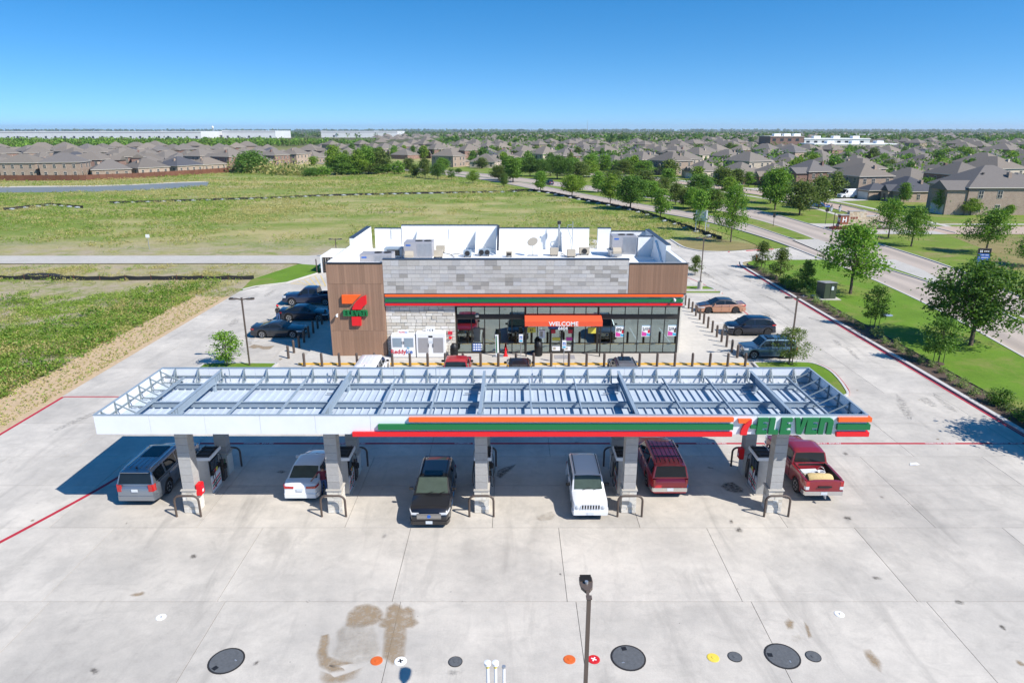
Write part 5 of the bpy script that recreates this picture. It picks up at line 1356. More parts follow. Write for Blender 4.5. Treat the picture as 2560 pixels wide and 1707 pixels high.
bx, by = bed_pt(-1.85, .12); t_ = thing('carton', 'blue and white carton beside the bucket in the pickup bed', 'box', (bx, by, .736), R(15)); MB().box(-.2, -.16, 0, .2, .16, .36).build('case', 'sign_white', t_, bevel=.008); MB().box(-.201, -.163, .08, .201, -.1605, .28).box(-.15, -.1, .3602, .15, .1, .363).build('print', 'print_blue', t_)
bx, by = bed_pt(-1.35, .2); tag(MB().box(-.5, -.18, 0, .5, .18, .32).build('storage_bin', 'plate', None, bevel=.03, loc=(bx, by, .736), rz=R(4)), 'long pale storage bin behind the cab in the pickup bed', 'bin')
bx, by = bed_pt(-1.7, .55); tag(MB().lathe([(.05, 0), (.16, .04), (.17, .2), (.10, .28), (.001, .3)], 9).build('rag_bag', 'roof_tan', None, 40, loc=(bx, by, .736)), 'crumpled tan bag beside the carton in the pickup bed', 'bag')

# parking bays beside the store
f150 = V(pickup, paint='p_navy', wheel='six', fb=(.46, .72, 'p_navy'), rb=(.46, .68, 'p_navy'), wb=3.66, doors=[.02, -.30])
car('parked_car', 'dark blue crew-cab pickup parked beside the brown tower', 'pickup', ((-23.83 - 20.21) / 2 - .05, 71.5 + .98, 0), 180, f150)
charger = V(sedan, L=4.95, W=1.9, wb=2.95, r=.36, H=1.47, paint='p_midnight', mir='p_midnight', fb=(.2, .45, 'p_midnight'), rb=(.28, .52, 'p_midnight'), wheel='alloy', rwm='car_glass', top=[(-1, .78), (-.985, .98), (-.93, 1.06), (-.62, 1.06), (.3, 1.0), (.42, .98), (.7, .92), (.92, .84), (.985, .74), (1, .55)], glass=[(-.78, 1.02), (-.36, 1.42), (-.2, 1.47), (.0, 1.47), (.1, 1.43), (.44, .97)], belt=.98, deckspoiler='p_midnight', fo=.95)
car('parked_car', 'glossy black-blue sedan parked between the coupe and pickup', 'car', (-20.95, 65.35 + .9), 0, charger)
coupe = V(sedan, L=4.78, W=1.9, wb=2.82, r=.355, H=1.37, belt=.95, paint='p_charcoal', mir='p_charcoal', fb=(.2, .45, 'p_charcoal'), rb=(.28, .52, 'p_charcoal'), rwm='car_glass', win=[(-.5, -.26), (-.22, .26)], doors=[-.24], top=[(-1, .8), (-.985, .96), (-.93, 1.02), (-.6, 1.0), (.25, .97), (.36, .95), (.7, .9), (.92, .82), (.985, .72), (1, .55)], glass=[(-.72, .98), (-.32, 1.30), (-.16, 1.36), (.0, 1.36), (.08, 1.32), (.42, .94)], gt=.72, deckspoiler='p_charcoal', fo=.93, tail=(.3, .76, .90, .3))
car('parked_car', 'dark grey two-door coupe with black bonnet parked beside bollards', 'car', (-21.65, 59.5 + .92), 0, coupe)
fusion = V(sedan, L=4.87, W=1.85, wb=2.82, r=.345, H=1.47, paint='p_copper', roof='p_satin_black', fb=(.22, .5, 'p_copper'), rb=(.28, .52, 'p_copper'), wheel='dark', rwm='car_glass', mir='p_copper', fo=.98, deckspoiler='p_satin_black')
fz = car('parked_car', 'two-tone copper sedan with black roof and bonnet', 'car', (21.95, 68.25 + .9), 180, fusion)
MB().add([(L_, y_, z_) for L_, y_, z_ in [(1.0, -.72, .985), (1.0, .72, .985), (2.25, .62, .80), (2.25, -.62, .80), (1.6, -.70, .92), (1.6, .70, .92)]], [(0, 1, 5, 4), (4, 5, 2, 3)]).build('bonnet_wrap', 'p_satin_black', fz, 60)
cross = V(mid_suv, L=4.41, W=1.81, wb=2.78, r=.36, H=1.68, paint='p_midnight', mir='black', fb=(.24, .44, 'p_midnight'), rb=(.3, .5, 'p_midnight'), clad='black', wheel='dark', glass=[(-.99, 1.06), (-.80, 1.55), (-.55, 1.66), (0, 1.68), (.16, 1.64), (.54, 1.05)], win=[(-.72, -.12), (-.06, .42)], rails=None, spoiler=None, sunroof=None, tail=(.1, .98, 1.10, .35), wsm='car_glass', grille=(.55, .78, .4, 'plain'), fo=.9)
car('parked_car', 'shiny blue-black compact crossover with dark wheels by the bollards', 'suv', (22.3, 60.15 + .9), 180, cross)
escape = V(box_suv, L=4.44, W=1.81, wb=2.62, r=.35, H=1.70, paint='p_steelblue', mir='p_steelblue', fb=(.34, .55, 'p_steelblue'), rb=(.34, .56, 'p_steelblue'), grille=(.66, .9, .5, 'bars'), wsm='car_glass', sunroof=(-.15, .1), head=(.55, .78, .94, .3), railm='black', xbars=[-.45, -.65], fo=.86)
car('parked_car', 'steel blue SUV parked beside the wispy young tree', 'suv', (21.6, 53.55 + .92), 180, escape)
# cars nosed in to the storefront
car('parked_car', 'white SUV nosed in before the ice boxes', 'suv', (-10.75, 48.6), 90, V(big_suv, L=5.2, paint='p_white', sunroof=None, spoiler=None, mir='black', rb=(.36, .62, 'p_white'), fb=(.3, .55, 'p_white'), rails=None))
car('parked_car', 'red pickup nosed in before the stone wall', 'pickup', (-4.2, 48.35), 90, V(pickup, L=5.4, paint='p_crimson', wb=3.4, bed=(-2.6, -.9, 1.2, .72), H=1.78))
car('parked_car', 'black SUV nosed in before the orange awning', 'suv', (.55, 48.75), 90, V(mid_suv, mir='black', antenna=True, sunroof=None))
car('parked_car', 'silver grey SUV with sunroof nosed in before the poster windows', 'suv', (8.55, 48.9), 90, V(mid_suv, L=4.6, paint='p_grey', wsm='car_glass', mir='p_grey', fb=(.24, .44, 'p_grey'), rb=(.3, .55, 'p_grey'), spoiler='p_grey', sunroof=(-.3, .1)))
car('parked_car', 'dark car standing by the dumpster enclosure', 'car', (-23.6, 90.6), 180, V(sedan, paint='p_charcoal', mir='p_charcoal', fb=(.2, .45, 'p_charcoal'), rb=(.28, .52, 'p_charcoal')), lod=1)
# cars in the neighbourhood
van = dict(L=5.6, W=2.06, wb=3.4, fo=1.0, r=.36, H=2.5, belt=1.35, gc=.26, round=.06, top=[(-1, 1.28), (-.98, 1.36), (.4, 1.36), (.52, 1.34), (.72, 1.16), (.94, 1.0), (.985, .9), (1, .75)], glass=[(-.99, 1.34), (-.965, 2.42), (-.8, 2.5), (.2, 2.5), (.36, 2.36), (.66, 1.24)], win=[(.28, .50)], head=(.7, .8, 1.05, .4), tail=(.88, .9, 1.5, .06), grille=(.55, .85, .5, 'plain'), paint='p_white', gt=.86, mir='black', plate=.8, doors=[.24, .0])
def npx(rg, a, b): return G(*rg(a, b))
x, y = npx(N4, 890, 658); car('delivery_van', 'white high-roof delivery van in a house driveway', 'van', (x, y + 1.2), 188, van, lod=1)
x, y = npx(N4, 805, 645); car('parked_car', 'pale blue car just beyond the white delivery van', 'car', (x - 1.5, y + 5), 185, V(sedan, paint='p_grey', mir='p_grey'), lod=2)
x, y = npx(N4, 600, 733); car('parked_car', 'dark blue car at the kerb near the blue street sign', 'car', (x, y + .8), 172, V(sedan, paint='p_blue', mir='p_blue', fb=(.2, .42, 'p_blue'), rb=(.26, .5, 'p_blue')), lod=2)
x, y = npx(N4, 540, 715); car('parked_car', 'white car parked behind the dark blue one', 'car', (x + 2.0, y + 4.0), 172, V(sedan), lod=2)
x, y = npx(N4, 510, 722); car('parked_car', 'black car at the kerb in front of the dark blue one', 'car', (x - .8, y + 2.2), 172, V(sedan, paint='p_black', mir='p_black', fb=(.2, .42, 'p_black'), rb=(.26, .5, 'p_black')), lod=2)
x, y = npx(N3, 570, 545); car('driving_car', 'dark blue car driving on the far carriageway among trees', 'car', (x, y), 122, V(mid_suv, paint='p_navy', mir='p_navy', spoiler='p_navy', rb=(.3, .55, 'p_navy'), fb=(.24, .44, 'p_navy')), lod=2)
x, y = npx(N3, 2330, 545); car('parked_car', 'dark car parked outside the pale two-storey house', 'car', (x, y), 110, V(sedan, paint='p_black', mir='p_black', fb=(.2, .42, 'p_black'), rb=(.26, .5, 'p_black')), lod=2)
x, y = npx(N3, 1860, 455); car('parked_car', 'blue car in a driveway behind the roundest tree', 'car', (x, y), 100, V(sedan, paint='p_blue', mir='p_blue', fb=(.2, .42, 'p_blue'), rb=(.26, .5, 'p_blue')), lod=2)
# ------------------------------------------------------------------ bollards
bol = MB().lathe([(.105, 0), (.105, 1.04), (.09, 1.10), (.05, 1.145), (.001, 1.16)], 12).mesh('bollard', 'bollard_brown', 40)
ORD = ['first', 'second', 'third', 'fourth', 'fifth', 'sixth', 'seventh', 'eighth', 'ninth', 'tenth', 'eleventh', 'twelfth', 'thirteenth', 'fourteenth', 'fifteenth', 'sixteenth', 'seventeenth', 'eighteenth', 'nineteenth', 'twentieth', 'twenty-first', 'twenty-second', 'twenty-third', 'twenty-fourth', 'twenty-fifth', 'twenty-sixth']
for k in range(26):
    tag(link('bollard', bol, None, (-16.84 + k * 1.43, 51.78, 0)), 'brown bollard, %s along the storefront kerb counting from the brown tower' % ORD[k], 'bollard', 'bollards along the storefront')
for k in range(14):
    tag(link('bollard', bol, None, (18.82, 53.55 + k * 1.48, .13)), 'brown bollard, %s in the copper sedan row counting from the storefront kerb' % ORD[k], 'bollard', 'bollards beside the store facing the copper sedan')
for k in range(12):
    tag(link('bollard', bol, None, (-18.75, 53.74 + k * 1.49, 0)), 'brown bollard, %s in the dark coupe row counting from the storefront kerb' % ORD[k], 'bollard', 'bollards beside the brown tower')

# ------------------------------------------------------------------ things along the storefront
WZ = .132
x, y = -9.05, 53.95
ib = thing('ice_merchandiser', 'white ice freezer chest with large red and blue lettering by the tower', 'ice freezer', (x, y, WZ))
MB().box(-1.0, -.42, .04, 1.0, .40, 1.95).build('case', 'sign_white', ib, bevel=.03)
for s in (-.48, .48): MB().box(s - .38, -.436, .95, s + .38, -.424, 1.72).build('door', 'steel_paint', ib); 
for s in (-.06, .06): MB().box(s - .015, -.46, 1.2, s + .015, -.438, 1.45).build('handle', 'black', ib)
text_on('Reddy', .50, 'print_red', ib, (-.42, -.43, .52), bold=.012, extrude=.003); text_on('Ice', .50, 'print_blue', ib, (.48, -.43, .52), bold=.012, extrude=.003)
for k in range(6): a = k * math.pi / 3; MB().bar((.42, -.434, .86), (.42 + .13 * math.cos(a), -.434, .86 + .13 * math.sin(a)), .03, .008).build('snowflake_arm', 'print_cyan', ib)
tp = MB().box(-.45, -.06, 1.952, .42, .02, 2.30).build('topper', 'sign_white', ib); text_on('Reddy', .20, 'print_red', tp, (-.12, -.066, 2.12), bold=.004, extrude=.002); text_on('ice', .20, 'print_blue', tp, (.24, -.066, 2.12), bold=.004, extrude=.002)
x = -6.75
ib = thing('ice_merchandiser', 'white ice freezer with two grey doors and an ICE topper', 'ice freezer', (x, y, WZ))
MB().box(-1.22, -.42, .04, 1.22, .40, 2.15).build('case', 'sign_white', ib, bevel=.03)
for s in (-.62, .62):
    MB().box(s - .42, -.436, .45, s + .42, -.424, 1.75).build('door', 'roof_unit', ib)
    MB().box(s * .3 - .02, -.47, .95, s * .3 + .02, -.425, 1.25).build('handle', 'black', ib)
tp = MB().box(-.42, -.06, 2.152, .35, .02, 2.62).build('topper', 'sign_white', ib); text_on('I C E', .24, 'print_black', tp, (-.03, -.066, 2.28), bold=.008, extrude=.002)
MB().box(-.14, -.434, 1.28, .16, -.424, 1.50).build('notice', 'plate', ib); MB().box(-.17, -.44, 1.78, .17, -.424, 1.92).build('badge', 'print_black', ib)
t = thing('alarm_panel', 'red fire department connection on the stone wall', 'alarm', (-5.18, BYF + .28, 0)); MB().box(-.18, -.1, 1.95, .18, 0, 2.2).build('plate', 'print_red', t); MB().lathe([(.12, 0), (.14, -.05), (.10, -.2), (.001, -.21)], 10, (0, 0, 1.65), axis='y').build('inlet', 'red', t)
def bin_(x, y, label):
    t = thing('litter_bin', label, 'litter bin', (x, y, WZ), 0, 'black slatted litter bins')
    MB().lathe([(.27, 0), (.30, .05), (.30, .85), (.27, .88)], 16).build('drum', 'black', t, 40)
    for k in range(14): a = 2 * math.pi * k / 14; MB().bar((.315 * math.cos(a), .315 * math.sin(a), .06), (.325 * math.cos(a), .325 * math.sin(a), .86), .05, .012, (math.cos(a), math.sin(a), 0)).build('slat', 'black', t)
    MB().lathe([(.30, .90), (.34, .93), (.34, .96), (.18, 1.22), (.001, 1.26)], 16).build('lid', 'black', t, 40)
    for k in range(4): a = k * math.pi / 2; MB().cyl((.25 * math.cos(a), .25 * math.sin(a), .88), (.25 * math.cos(a), .25 * math.sin(a), 1.1), .012, n=5).build('lid_post', 'black', t)
xb, yb = G(*R1(1430, 1422), WZ); bin_(xb, yb, 'black slatted litter bin beside the stone wall corner')
xb, yb = G(*R2(428, 1402), WZ); bin_(xb, yb, 'black slatted litter bin under the orange awning')
xb, yb = G(*R1(1945, 1405), WZ); t = thing('traffic_cone', 'bright red traffic cone on the store walk', 'cone', (xb, yb, WZ)); MB().box(-.2, -.2, 0, .2, .2, .04).build('base', 'red', t); MB().lathe([(.15, .042), (.03, .74), (.001, .75)], 12).build('cone', 'red', t, 40)
xb, yb = G(*R1(1870, 1410), WZ); t = thing('pavement_sign', 'narrow striped flutter banner stand on the store walk', 'banner', (xb, yb, WZ))
MB().box(-.45, -.2, 0, .45, .25, .05).build('base', 'galv', t); MB().bar((-.05, .02, .05), (-.1, .02, 1.9), .28, .02, (0, 1, 0)).build('panel', 'sign_white', t); MB().bar((-.1, -.0, .3), (-.14, -.0, 1.8), .08, .022, (0, 1, 0)).build('stripe', 'green', t)
def stall_sign(p, label):
    x, y = G(*p, 0); t = thing('parking_sign', label, 'parking sign', (x, y, 0), 0, 'accessible parking signs')
    MB().cyl((0, 0, 0), (0, 0, 2.15), .028, n=6).build('post', 'galv', t); MB().box(-.17, -.05, 1.42, .17, -.03, 2.12).build('panel', 'sign_white', t)
    MB().box(-.11, -.056, 1.70, .11, -.051, 1.95).build('symbol_field', 'print_blue', t); MB().lathe([(.05, 0), (.06, .0), (.06, -.004), (.05, -.004)], 10, (-.01, -.058, 1.78), axis='y').build('symbol', 'sign_white', t); MB().bar((-.02, -.059, 1.8), (.0, -.059, 1.92), .02, .003, (0, 1, 0)).build('symbol', 'sign_white', t)
    MB().box(-.13, -.056, 1.48, .13, -.051, 1.62).build('plate', 'print_cyan', t)
stall_sign(R2(250, 1430), 'accessible parking sign behind the black SUV'); stall_sign(R2(680, 1497), 'accessible parking sign before the entrance doors')
xm, ym = G(*R2(690, 1420), WZ); tag(MB().box(-.85, -.5, 0, .85, .5, .015).build('door_mat', 'roof_unit', None, loc=(xm, ym + .1, WZ)), 'dark grey door mat before the entrance doors', 'mat')
t = thing('fire_hydrant', 'small blue and white hydrant on the grass island', 'hydrant', (20.6, 79.6, .1)); MB().lathe([(.16, 0), (.12, .05), (.11, .5), (.15, .52), (.15, .56), (.09, .72), (.001, .76)], 10).build('barrel', 'sign_white', t, 40); MB().lathe([(.14, .53), (.16, .57), (.10, .74), (.001, .79)], 10).build('bonnet', 'print_cyan', t, 40); MB().cyl((-.2, 0, .38), (.2, 0, .38), .06, n=8).build('outlet', 'sign_white', t)

# ------------------------------------------------------------------ lamp posts
def lamp_post(x, y, h, arms, label, base=.0, z0=0.0):
    """square pole with flat LED heads; arms = list of headings in degrees"""
    t = thing('lamp_post', label, 'lamp post', (x, y, z0), 0)
    if base: MB().cyl((0, 0, 0), (0, 0, base), .3, n=16).build('footing', 'walk_concrete', t, 40)
    MB().box(-.17, -.17, base, .17, .17, base + .06).build('base_plate', 'bronze', t)
    MB().bar((0, 0, base + .06), (0, 0, h), .105, .105).build('pole', 'bronze', t)
    MB().box(-.075, -.075, h + .001, .075, .075, h + .03).build('cap', 'bronze', t)
    for a in arms:
        hd = MB().bar((.06, 0, h - .12), (.42, 0, h - .06), .07, .09)
        prof = [(.34, .06), (.48, .15), (.70, .18), (.88, .175), (.97, .13), (1.0, .05)]
        poly = [(p, q_) for p, q_ in prof] + [(p, -q_) for p, q_ in prof[::-1]]
        hd.prism(poly, h - .11, h - .02)
        o = hd.build('lamp_head', 'bronze', t); o.rotation_euler = (0, 0, R(a))
        f = MB()
        for k in range(7): f.box(.70 + k * .04, -.15, h - .018, .715 + k * .04, .15, h + .012)
        f.build('cooling_fins', 'dark_metal', o); MB().cyl((.62, 0, h - .019), (.62, 0, h + .05), .05, n=8).build('sensor', 'galv', o)
        MB().prism([(p * .98 + .01, q_ * .86) for p, q_ in poly], h - .125, h - .112).build('lens', 'headlight', o)
    return t
def lamp_h(px, py, Y): return atY(px, py, Y)[1]
lamp_post(2.0, 14.78, 6.7, [90], 'tall bronze lamp post with one flat head before the canopy')
lamp_post(-21.27, 51.75, lamp_h(601, 745, 51.75), [0, 180], 'bronze twin-head lamp post on the island near the dark coupe')
lamp_post(22.56, 52.0, lamp_h(1994, 742, 52.0), [25, 180], 'bronze twin-head lamp post beside the steel blue SUV')
lamp_post(22.5, 79.2, lamp_h(1760, 593, 79.2), [20, 190], 'bronze lamp post on pale concrete footing behind the copper sedan', 1.0)
lamp_post(-26.3, 100.6, lamp_h(849, 597, 100.6), [0, 180], 'bronze twin-head lamp post behind the dumpster enclosure')

# ------------------------------------------------------------------ tank covers set in the concrete
def cover(px, py, r, m, label, kind, rim='dark_metal', extra=None):
    x, y = G(px, py); t = thing('tank_cover', label, 'manhole cover', (x, y, 0), rng.uniform(0, 3), 'tank covers')
    MB().lathe([(r, .001), (r, .012), (r * .94, .014), (.001, .015)], 28).build('ring', rim, t)
    MB().lathe([(r * .90, .016), (r * .88, .021), (.001, .022)], 28).build('lid', m, t)
    if kind == 'big':
        MB().box(-.09, r * .55, .023, .09, r * .55 + .18, .027).build('lift_pocket', 'black', t); MB().box(-r * .5, -r * .35, .023, -r * .5 + .1, -r * .35 + .05, .026).build('mark', 'galv', t)
    elif kind == 'cap': MB().lathe([(r * .3, .023), (r * .28, .035), (.001, .036)], 12).build('hub', m if extra is None else extra, t)
    elif kind == 'plus': MB().box(-.1, -.025, .023, .1, .025, .028).build('cross', extra, t); MB().box(-.025, -.1, .0231, .025, .1, .0282).build('cross', extra, t)
    elif kind == 'dot': MB().prism([(-.04, -.03), (.04, -.03), (0, .05)], .023, .027).build('mark', extra, t)
mat('cover_dark', (.10, .105, .11), .7, var=.4, scale=9, bump=.6, bscale=60); mat('cover_orange', (.62, .12, .02), .6, var=.1); mat('cover_red', (.55, .01, .015), .6, var=.1); mat('cover_yellow', (.72, .55, .07), .6, var=.1)
s_ = 1.0884
cover(520 * s_, 1517 * s_, .64, 'cover_dark', 'large dark round tank cover beside the brown stains', 'big'); cover(1443 * s_, 1510 * s_, .64, 'cover_dark', 'large dark round tank cover beside the red fill cap', 'big'); cover(1797 * s_, 1506 * s_, .64, 'cover_dark', 'large dark round tank cover between two small dark covers', 'big')
cover(1046 * s_, 1519 * s_, .26, 'cover_dark', 'small dark cover beside the white vent pipes', 'cap'); cover(1688 * s_, 1508 * s_, .26, 'cover_dark', 'small dark cover next to the yellow fill cap', 'cap'); cover(1868 * s_, 1507 * s_, .28, 'cover_dark', 'small dark cover next to a large tank cover only', 'cap')
cover(865 * s_, 1517 * s_, .22, 'cover_orange', 'orange fill cap at the end of the brown stain', 'cap', 'cover_orange'); cover(1308 * s_, 1514 * s_, .22, 'cover_orange', 'orange fill cap beside the lamp post foot', 'cap', 'cover_orange'); cover(1364 * s_, 1514 * s_, .22, 'cover_red', 'red fill cap with white cross beside the lamp post', 'plus', 'cover_red', 'sign_white')
cover(920 * s_, 1518 * s_, .22, 'sign_white', 'white fill cap with black cross half in lamp shadow', 'plus', 'sign_white', 'print_black'); cover(1638 * s_, 1510 * s_, .22, 'cover_yellow', 'yellow fill cap beside a small dark cover', 'cap', 'cover_yellow')
cover(370 * s_, 1417 * s_, .19, 'sign_white', 'small white round cover near the brown-stained slab', 'dot', 'white_metal', 'print_black'); cover(1928 * s_, 1410 * s_, .19, 'sign_white', 'small white round cover near the slab corner', 'dot', 'white_metal', 'print_black')
for i, (a, cap_) in enumerate(((1120, 1), (1138, 1), (1157, 0))):
    x, y = G(a * s_, 1529 * s_, 3.6); t = thing('vent_pipe', ['slim white vent pipe with cap, outermost of the three', 'slim white vent pipe with cap, the middle one', 'slim white vent pipe with open top, no cap'][i], 'vent pipe', (x, y, 0), 0, 'white tank vent pipes')
    MB().cyl((0, 0, 0), (0, 0, 3.55), .045, n=10).build('pipe', 'sign_white', t, 40)
    if cap_: MB().cyl((0, 0, 3.551), (0, 0, 3.62), .05, n=10).build('collar', 'cover_yellow', t); MB().lathe([(.06, 3.621), (.10, 3.66), (.10, 3.74), (.001, 3.77)], 12).build('cap', 'sign_white', t, 40)
    else: MB().cyl((0, 0, 3.551), (0, 0, 3.60), .058, n=10).build('collar', 'galv', t)
tag(MB().add([(-.3, -.12, .02), (.05, -.16, .05), (.32, -.02, .02), (.2, .16, .06), (-.15, .14, .025)], [(0, 1, 4), (1, 3, 4), (1, 2, 3)]).build('paper_scrap', 'sign_white', None, loc=(*G(2285, 1161), 0)), 'crumpled white paper scrap lying on the concrete', 'litter')

# ------------------------------------------------------------------ dumpster enclosure, transformer
t = thing('dumpster_enclosure', 'white walled dumpster enclosure with dark slatted gate', 'enclosure', (-25.6, 89.4, 0))
MB().box(0, 0, 0, .25, 6.2, 2.25).build('wall', 'roof_membrane', t); MB().box(.251, 5.95, 0, 8.4, 6.2, 2.25).build('wall', 'roof_membrane', t); MB().box(8.15, 0, 0, 8.4, 5.949, 2.25).build('wall', 'roof_membrane', t)
for k in range(2):
    g = MB().box(.3 + k * 3.95, -.06, .12, .38 + k * 3.95, .02, 2.1).box(4.1 + k * 3.95, -.06, .12, 4.18 + k * 3.95, .02, 2.1).box(.38 + k * 3.95, -.06, 2.02, 4.1 + k * 3.95, .02, 2.1).bar((.4 + k * 3.95, -.08, .2), (4.1 + k * 3.95, -.08, 2.0), .08, .04, (0, 1, 0)).build('gate', 'bronze', t)
    for j in range(11): MB().box(.40 + k * 3.95 + j * .335, -.02, .13, .70 + k * 3.95 + j * .335, .0, 2.01).build('slat', 'dark_metal', g)
MB().cyl((-.5, -.3, 0), (-.5, -.3, 1.9), .08, n=8).build('gate_post', 'bollard_brown', t)
x0, y0 = 35.65, 74.9
tag(sheet('transformer_pad', [(34.5, 73.7), (36.9, 73.7), (36.9, 76.1), (34.5, 76.1)], .16, 'walk_concrete', None, None, .12), 'pale concrete pad under the green transformer', 'pad')
t = thing('transformer', 'dark green pad-mounted transformer cabinet on the lawn', 'transformer', (x0, y0, .162), R(6)); mat('transformer_green', (.045, .062, .038), .5, var=.12)
MB().prism([(-.85, 0), (.85, 0), (.85, 1.62), (-.85, 1.78)], -.72, .72, 'yz').build('cabinet', 'transformer_green', t, bevel=.02); MB().prism([(-.9, 1.80), (.9, 1.645), (.9, 1.69), (-.9, 1.85)], -.77, .77, 'yz').build('lid', 'roof_unit', t)
MB().box(-.006, -.875, .1, .006, -.852, 1.7).build('door_seam', 'black', t); MB().box(.05, -.92, 1.0, .32, -.86, 1.4).build('lock_cover', 'plate', t); MB().box(.4, -.88, 1.3, .55, -.862, 1.5).build('notice', 'print_black', t)
tag(MB().lathe([(.55, .0), (.6, .05), (.001, .07)], 12).build('valve_cover', 'steel_paint', None, loc=(38.6, 67.3, .07)), 'pale blue utility cover in the lawn by a young tree', 'utility cover')

# ------------------------------------------------------------------ silt fences: black cloth on stakes
def silt(pts, h, label, gap=None, sag=.12, step=2.4):
    t = thing('silt_fence', label, 'silt fence', (*pts[0], 0)); o0 = Vector((*pts[0], 0)); q = random.Random(len(label)); P = resample(pts, max(2, int(sum(math.dist(a, b) for a, b in zip(pts, pts[1:])) / step) + 1))
    for i in range(len(P) - 1):
        a, b = Vector((*P[i], -.1)) - o0, Vector((*P[i + 1], -.1)) - o0; m_ = (a + b) / 2; n = (b - a).cross(Vector((0, 0, 1))).normalized() * .10
        ha, hb, hm = h * q.uniform(.85, 1.05), h * q.uniform(.85, 1.05), h * q.uniform(.75, .95); f = MB()
        f.add([a, m_ + n, b, a + Vector((0, 0, ha)), m_ + n + Vector((0, 0, hm)), b + Vector((0, 0, hb))], [(0, 1, 4, 3), (1, 2, 5, 4)]); f.build('cloth_panel', 'silt_cloth', t)
        if gap and i % gap == 0: MB().lathe([(.001, 0), (.45, .05), (.5, .25), (.001, .42)], 8).build('sand_bag', 'pale_bag', t, 40, loc=tuple((a + b) / 2 + n * 5)).scale = (1.5, .8, 1)
        MB().bar(a, a + Vector((0, 0, h * 1.25)), .05, .05).build('stake', 'fence_wood', t)
mat('silt_cloth', (.016, .017, .019), .8, var=.3); mat('pale_bag', (.42, .44, .45), .8, var=.2)
px_ = lambda rg, L_: [G(*rg(*p)) for p in L_]
silt(px_(N6, [(0, 398), (420, 403), (900, 402), (1400, 401), (1845, 398)]), .6, 'long black silt fence between the weeds and the service lane', None, step=3.2)
silt(px_(N1, [(30, 757), (180, 742), (420, 714), (560, 726), (700, 738)]), .65, 'short bowed black silt fence with pale bags in the field', 1, step=3.0)
silt(px_(N1, [(920, 700), (1200, 692), (1700, 676), (2352, 656)]) + px_(N2, [(700, 638), (1000, 630), (1500, 619), (2352, 604)]) + px_(N3, [(250, 600)]), .6, 'long black silt fence with pale bags crossing the green field', 1, step=3.6)
silt(px_(N3, [(250, 600), (450, 596), (620, 622), (800, 662), (1000, 700), (1260, 752), (1430, 800), (1600, 860), (1800, 925), (2030, 1005)]), .75, 'black silt fence with pale bags curving beside the road', 2, step=2.6)
t = thing('cloth_heap', 'heap of folded black cloth lying in the weeds', 'cloth', (*px_(N6, [(300, 375)])[0], -.1)); MB().lathe([(.001, 0), (1.0, .0), (1.1, .25), (.8, .6), (.2, .75), (.001, .7)], 9).build('fold', 'silt_cloth', t).scale = (2.6, .6, .6); MB().lathe([(.001, 0), (1.0, .0), (1.0, .2), (.6, .5), (.001, .5)], 7).build('fold', 'silt_cloth', t, loc=(2.2, -.5, 0)).scale = (1.2, .5, .6)
x, y = px_(N6, [(1085, 180)])[0]; t = thing('survey_sign', 'small white survey marker on a stake in the field', 'marker', (x, y, -.1)); MB().cyl((0, 0, 0), (0, 0, 1.9), .05, n=6).build('stake', 'galv', t); MB().box(-.3, -.03, 1.9, .3, .03, 2.4).build('panel', 'sign_white', t)
x, y = px_(N3, [(1850, 935)])[0]; t = thing('leasing_sign', 'pale blue-backed sign board on two posts beside the road', 'sign', (x, y, 0), R(-25))
for s in (-.9, .9): MB().box(s - .06, -.06, 0, s + .06, .06, 3.9).build('post', 'sign_white', t)
MB().box(-1.1, .061, 1.9, 1.1, .12, 3.95).build('panel', 'plate', t)
x, y = px_(N3, [(1912, 945)])[0]; t = thing('road_sign', 'small grey road sign seen edge-on by the silt fence', 'sign', (x, y, 0)); MB().cyl((0, 0, 0), (0, 0, 1.6), .03, n=6).build('post', 'galv', t); MB().box(-.22, -.02, 1.0, .22, .02, 1.55).build('panel', 'roof_unit', t)
for a, b, m, lb in ((1950, 1085, 'cover_orange', 'orange marker post by the drive entrance'), ):
    x, y = G(*N5(95, 475)); tag(MB().cyl((0, 0, 0), (0, 0, .8), .09, n=8).build('marker_post', m, None, loc=(x, y, .06)), lb, 'post')

# ------------------------------------------------------------------ street furniture across the road
x, y = G(*N5(683, 325)); t = thing('street_lamp', 'black street lamp with two lantern heads in the median', 'street lamp', (x, y, .1))
MB().lathe([(.2, 0), (.2, .3), (.1, .5), (.07, .9), (.055, 4.9)], 10).build('post', 'dark_metal', t, 40); MB().bar((-.75, 0, 4.9), (.75, 0, 4.9), .06, .06).build('arm', 'dark_metal', t)
for s in (-.72, .72):
    l = MB().lathe([(.10, 4.94), (.16, 5.05), (.27, 5.65), (.27, 5.68)], 6, (s, 0, 0)).build('lantern', 'headlight', t); MB().lathe([(.31, 5.69), (.12, 5.95), (.05, 6.2), (.001, 6.25)], 6, (s, 0, 0)).build('lantern_cap', 'dark_metal', l)
def rsign(p, h, label, shape):
    x, y = G(*p); t = thing('road_sign', label, 'sign', (x, y, .0)); MB().cyl((0, 0, 0), (0, 0, h), .05, n=8).build('post', 'dark_metal', t)
    if shape == 'stop':
        MB().lathe([(.001, -.03), (.42, -.03), (.42, .03), (.001, .03)], 8, (0, -.06, h - .55), axis='y').build('panel', 'dark_metal', t); 
        for a in (0, 90): o = MB().box(-.6, -.015, h + .02 + a * .003, .6, .015, h + .24 + a * .003).build('street_name', 'print_blue', t); o.rotation_euler = (0, 0, R(a + 20))
    else: MB().box(-.25, -.04, h - .75, .25, -.01, h).build('panel', 'dark_metal', t)
rsign(N5(637, 190), 3.4, 'stop sign seen from behind with blue street name blades', 'stop'); rsign(N5(228, 210), 2.6, 'slim dark road sign in the grassy median', 'plain')
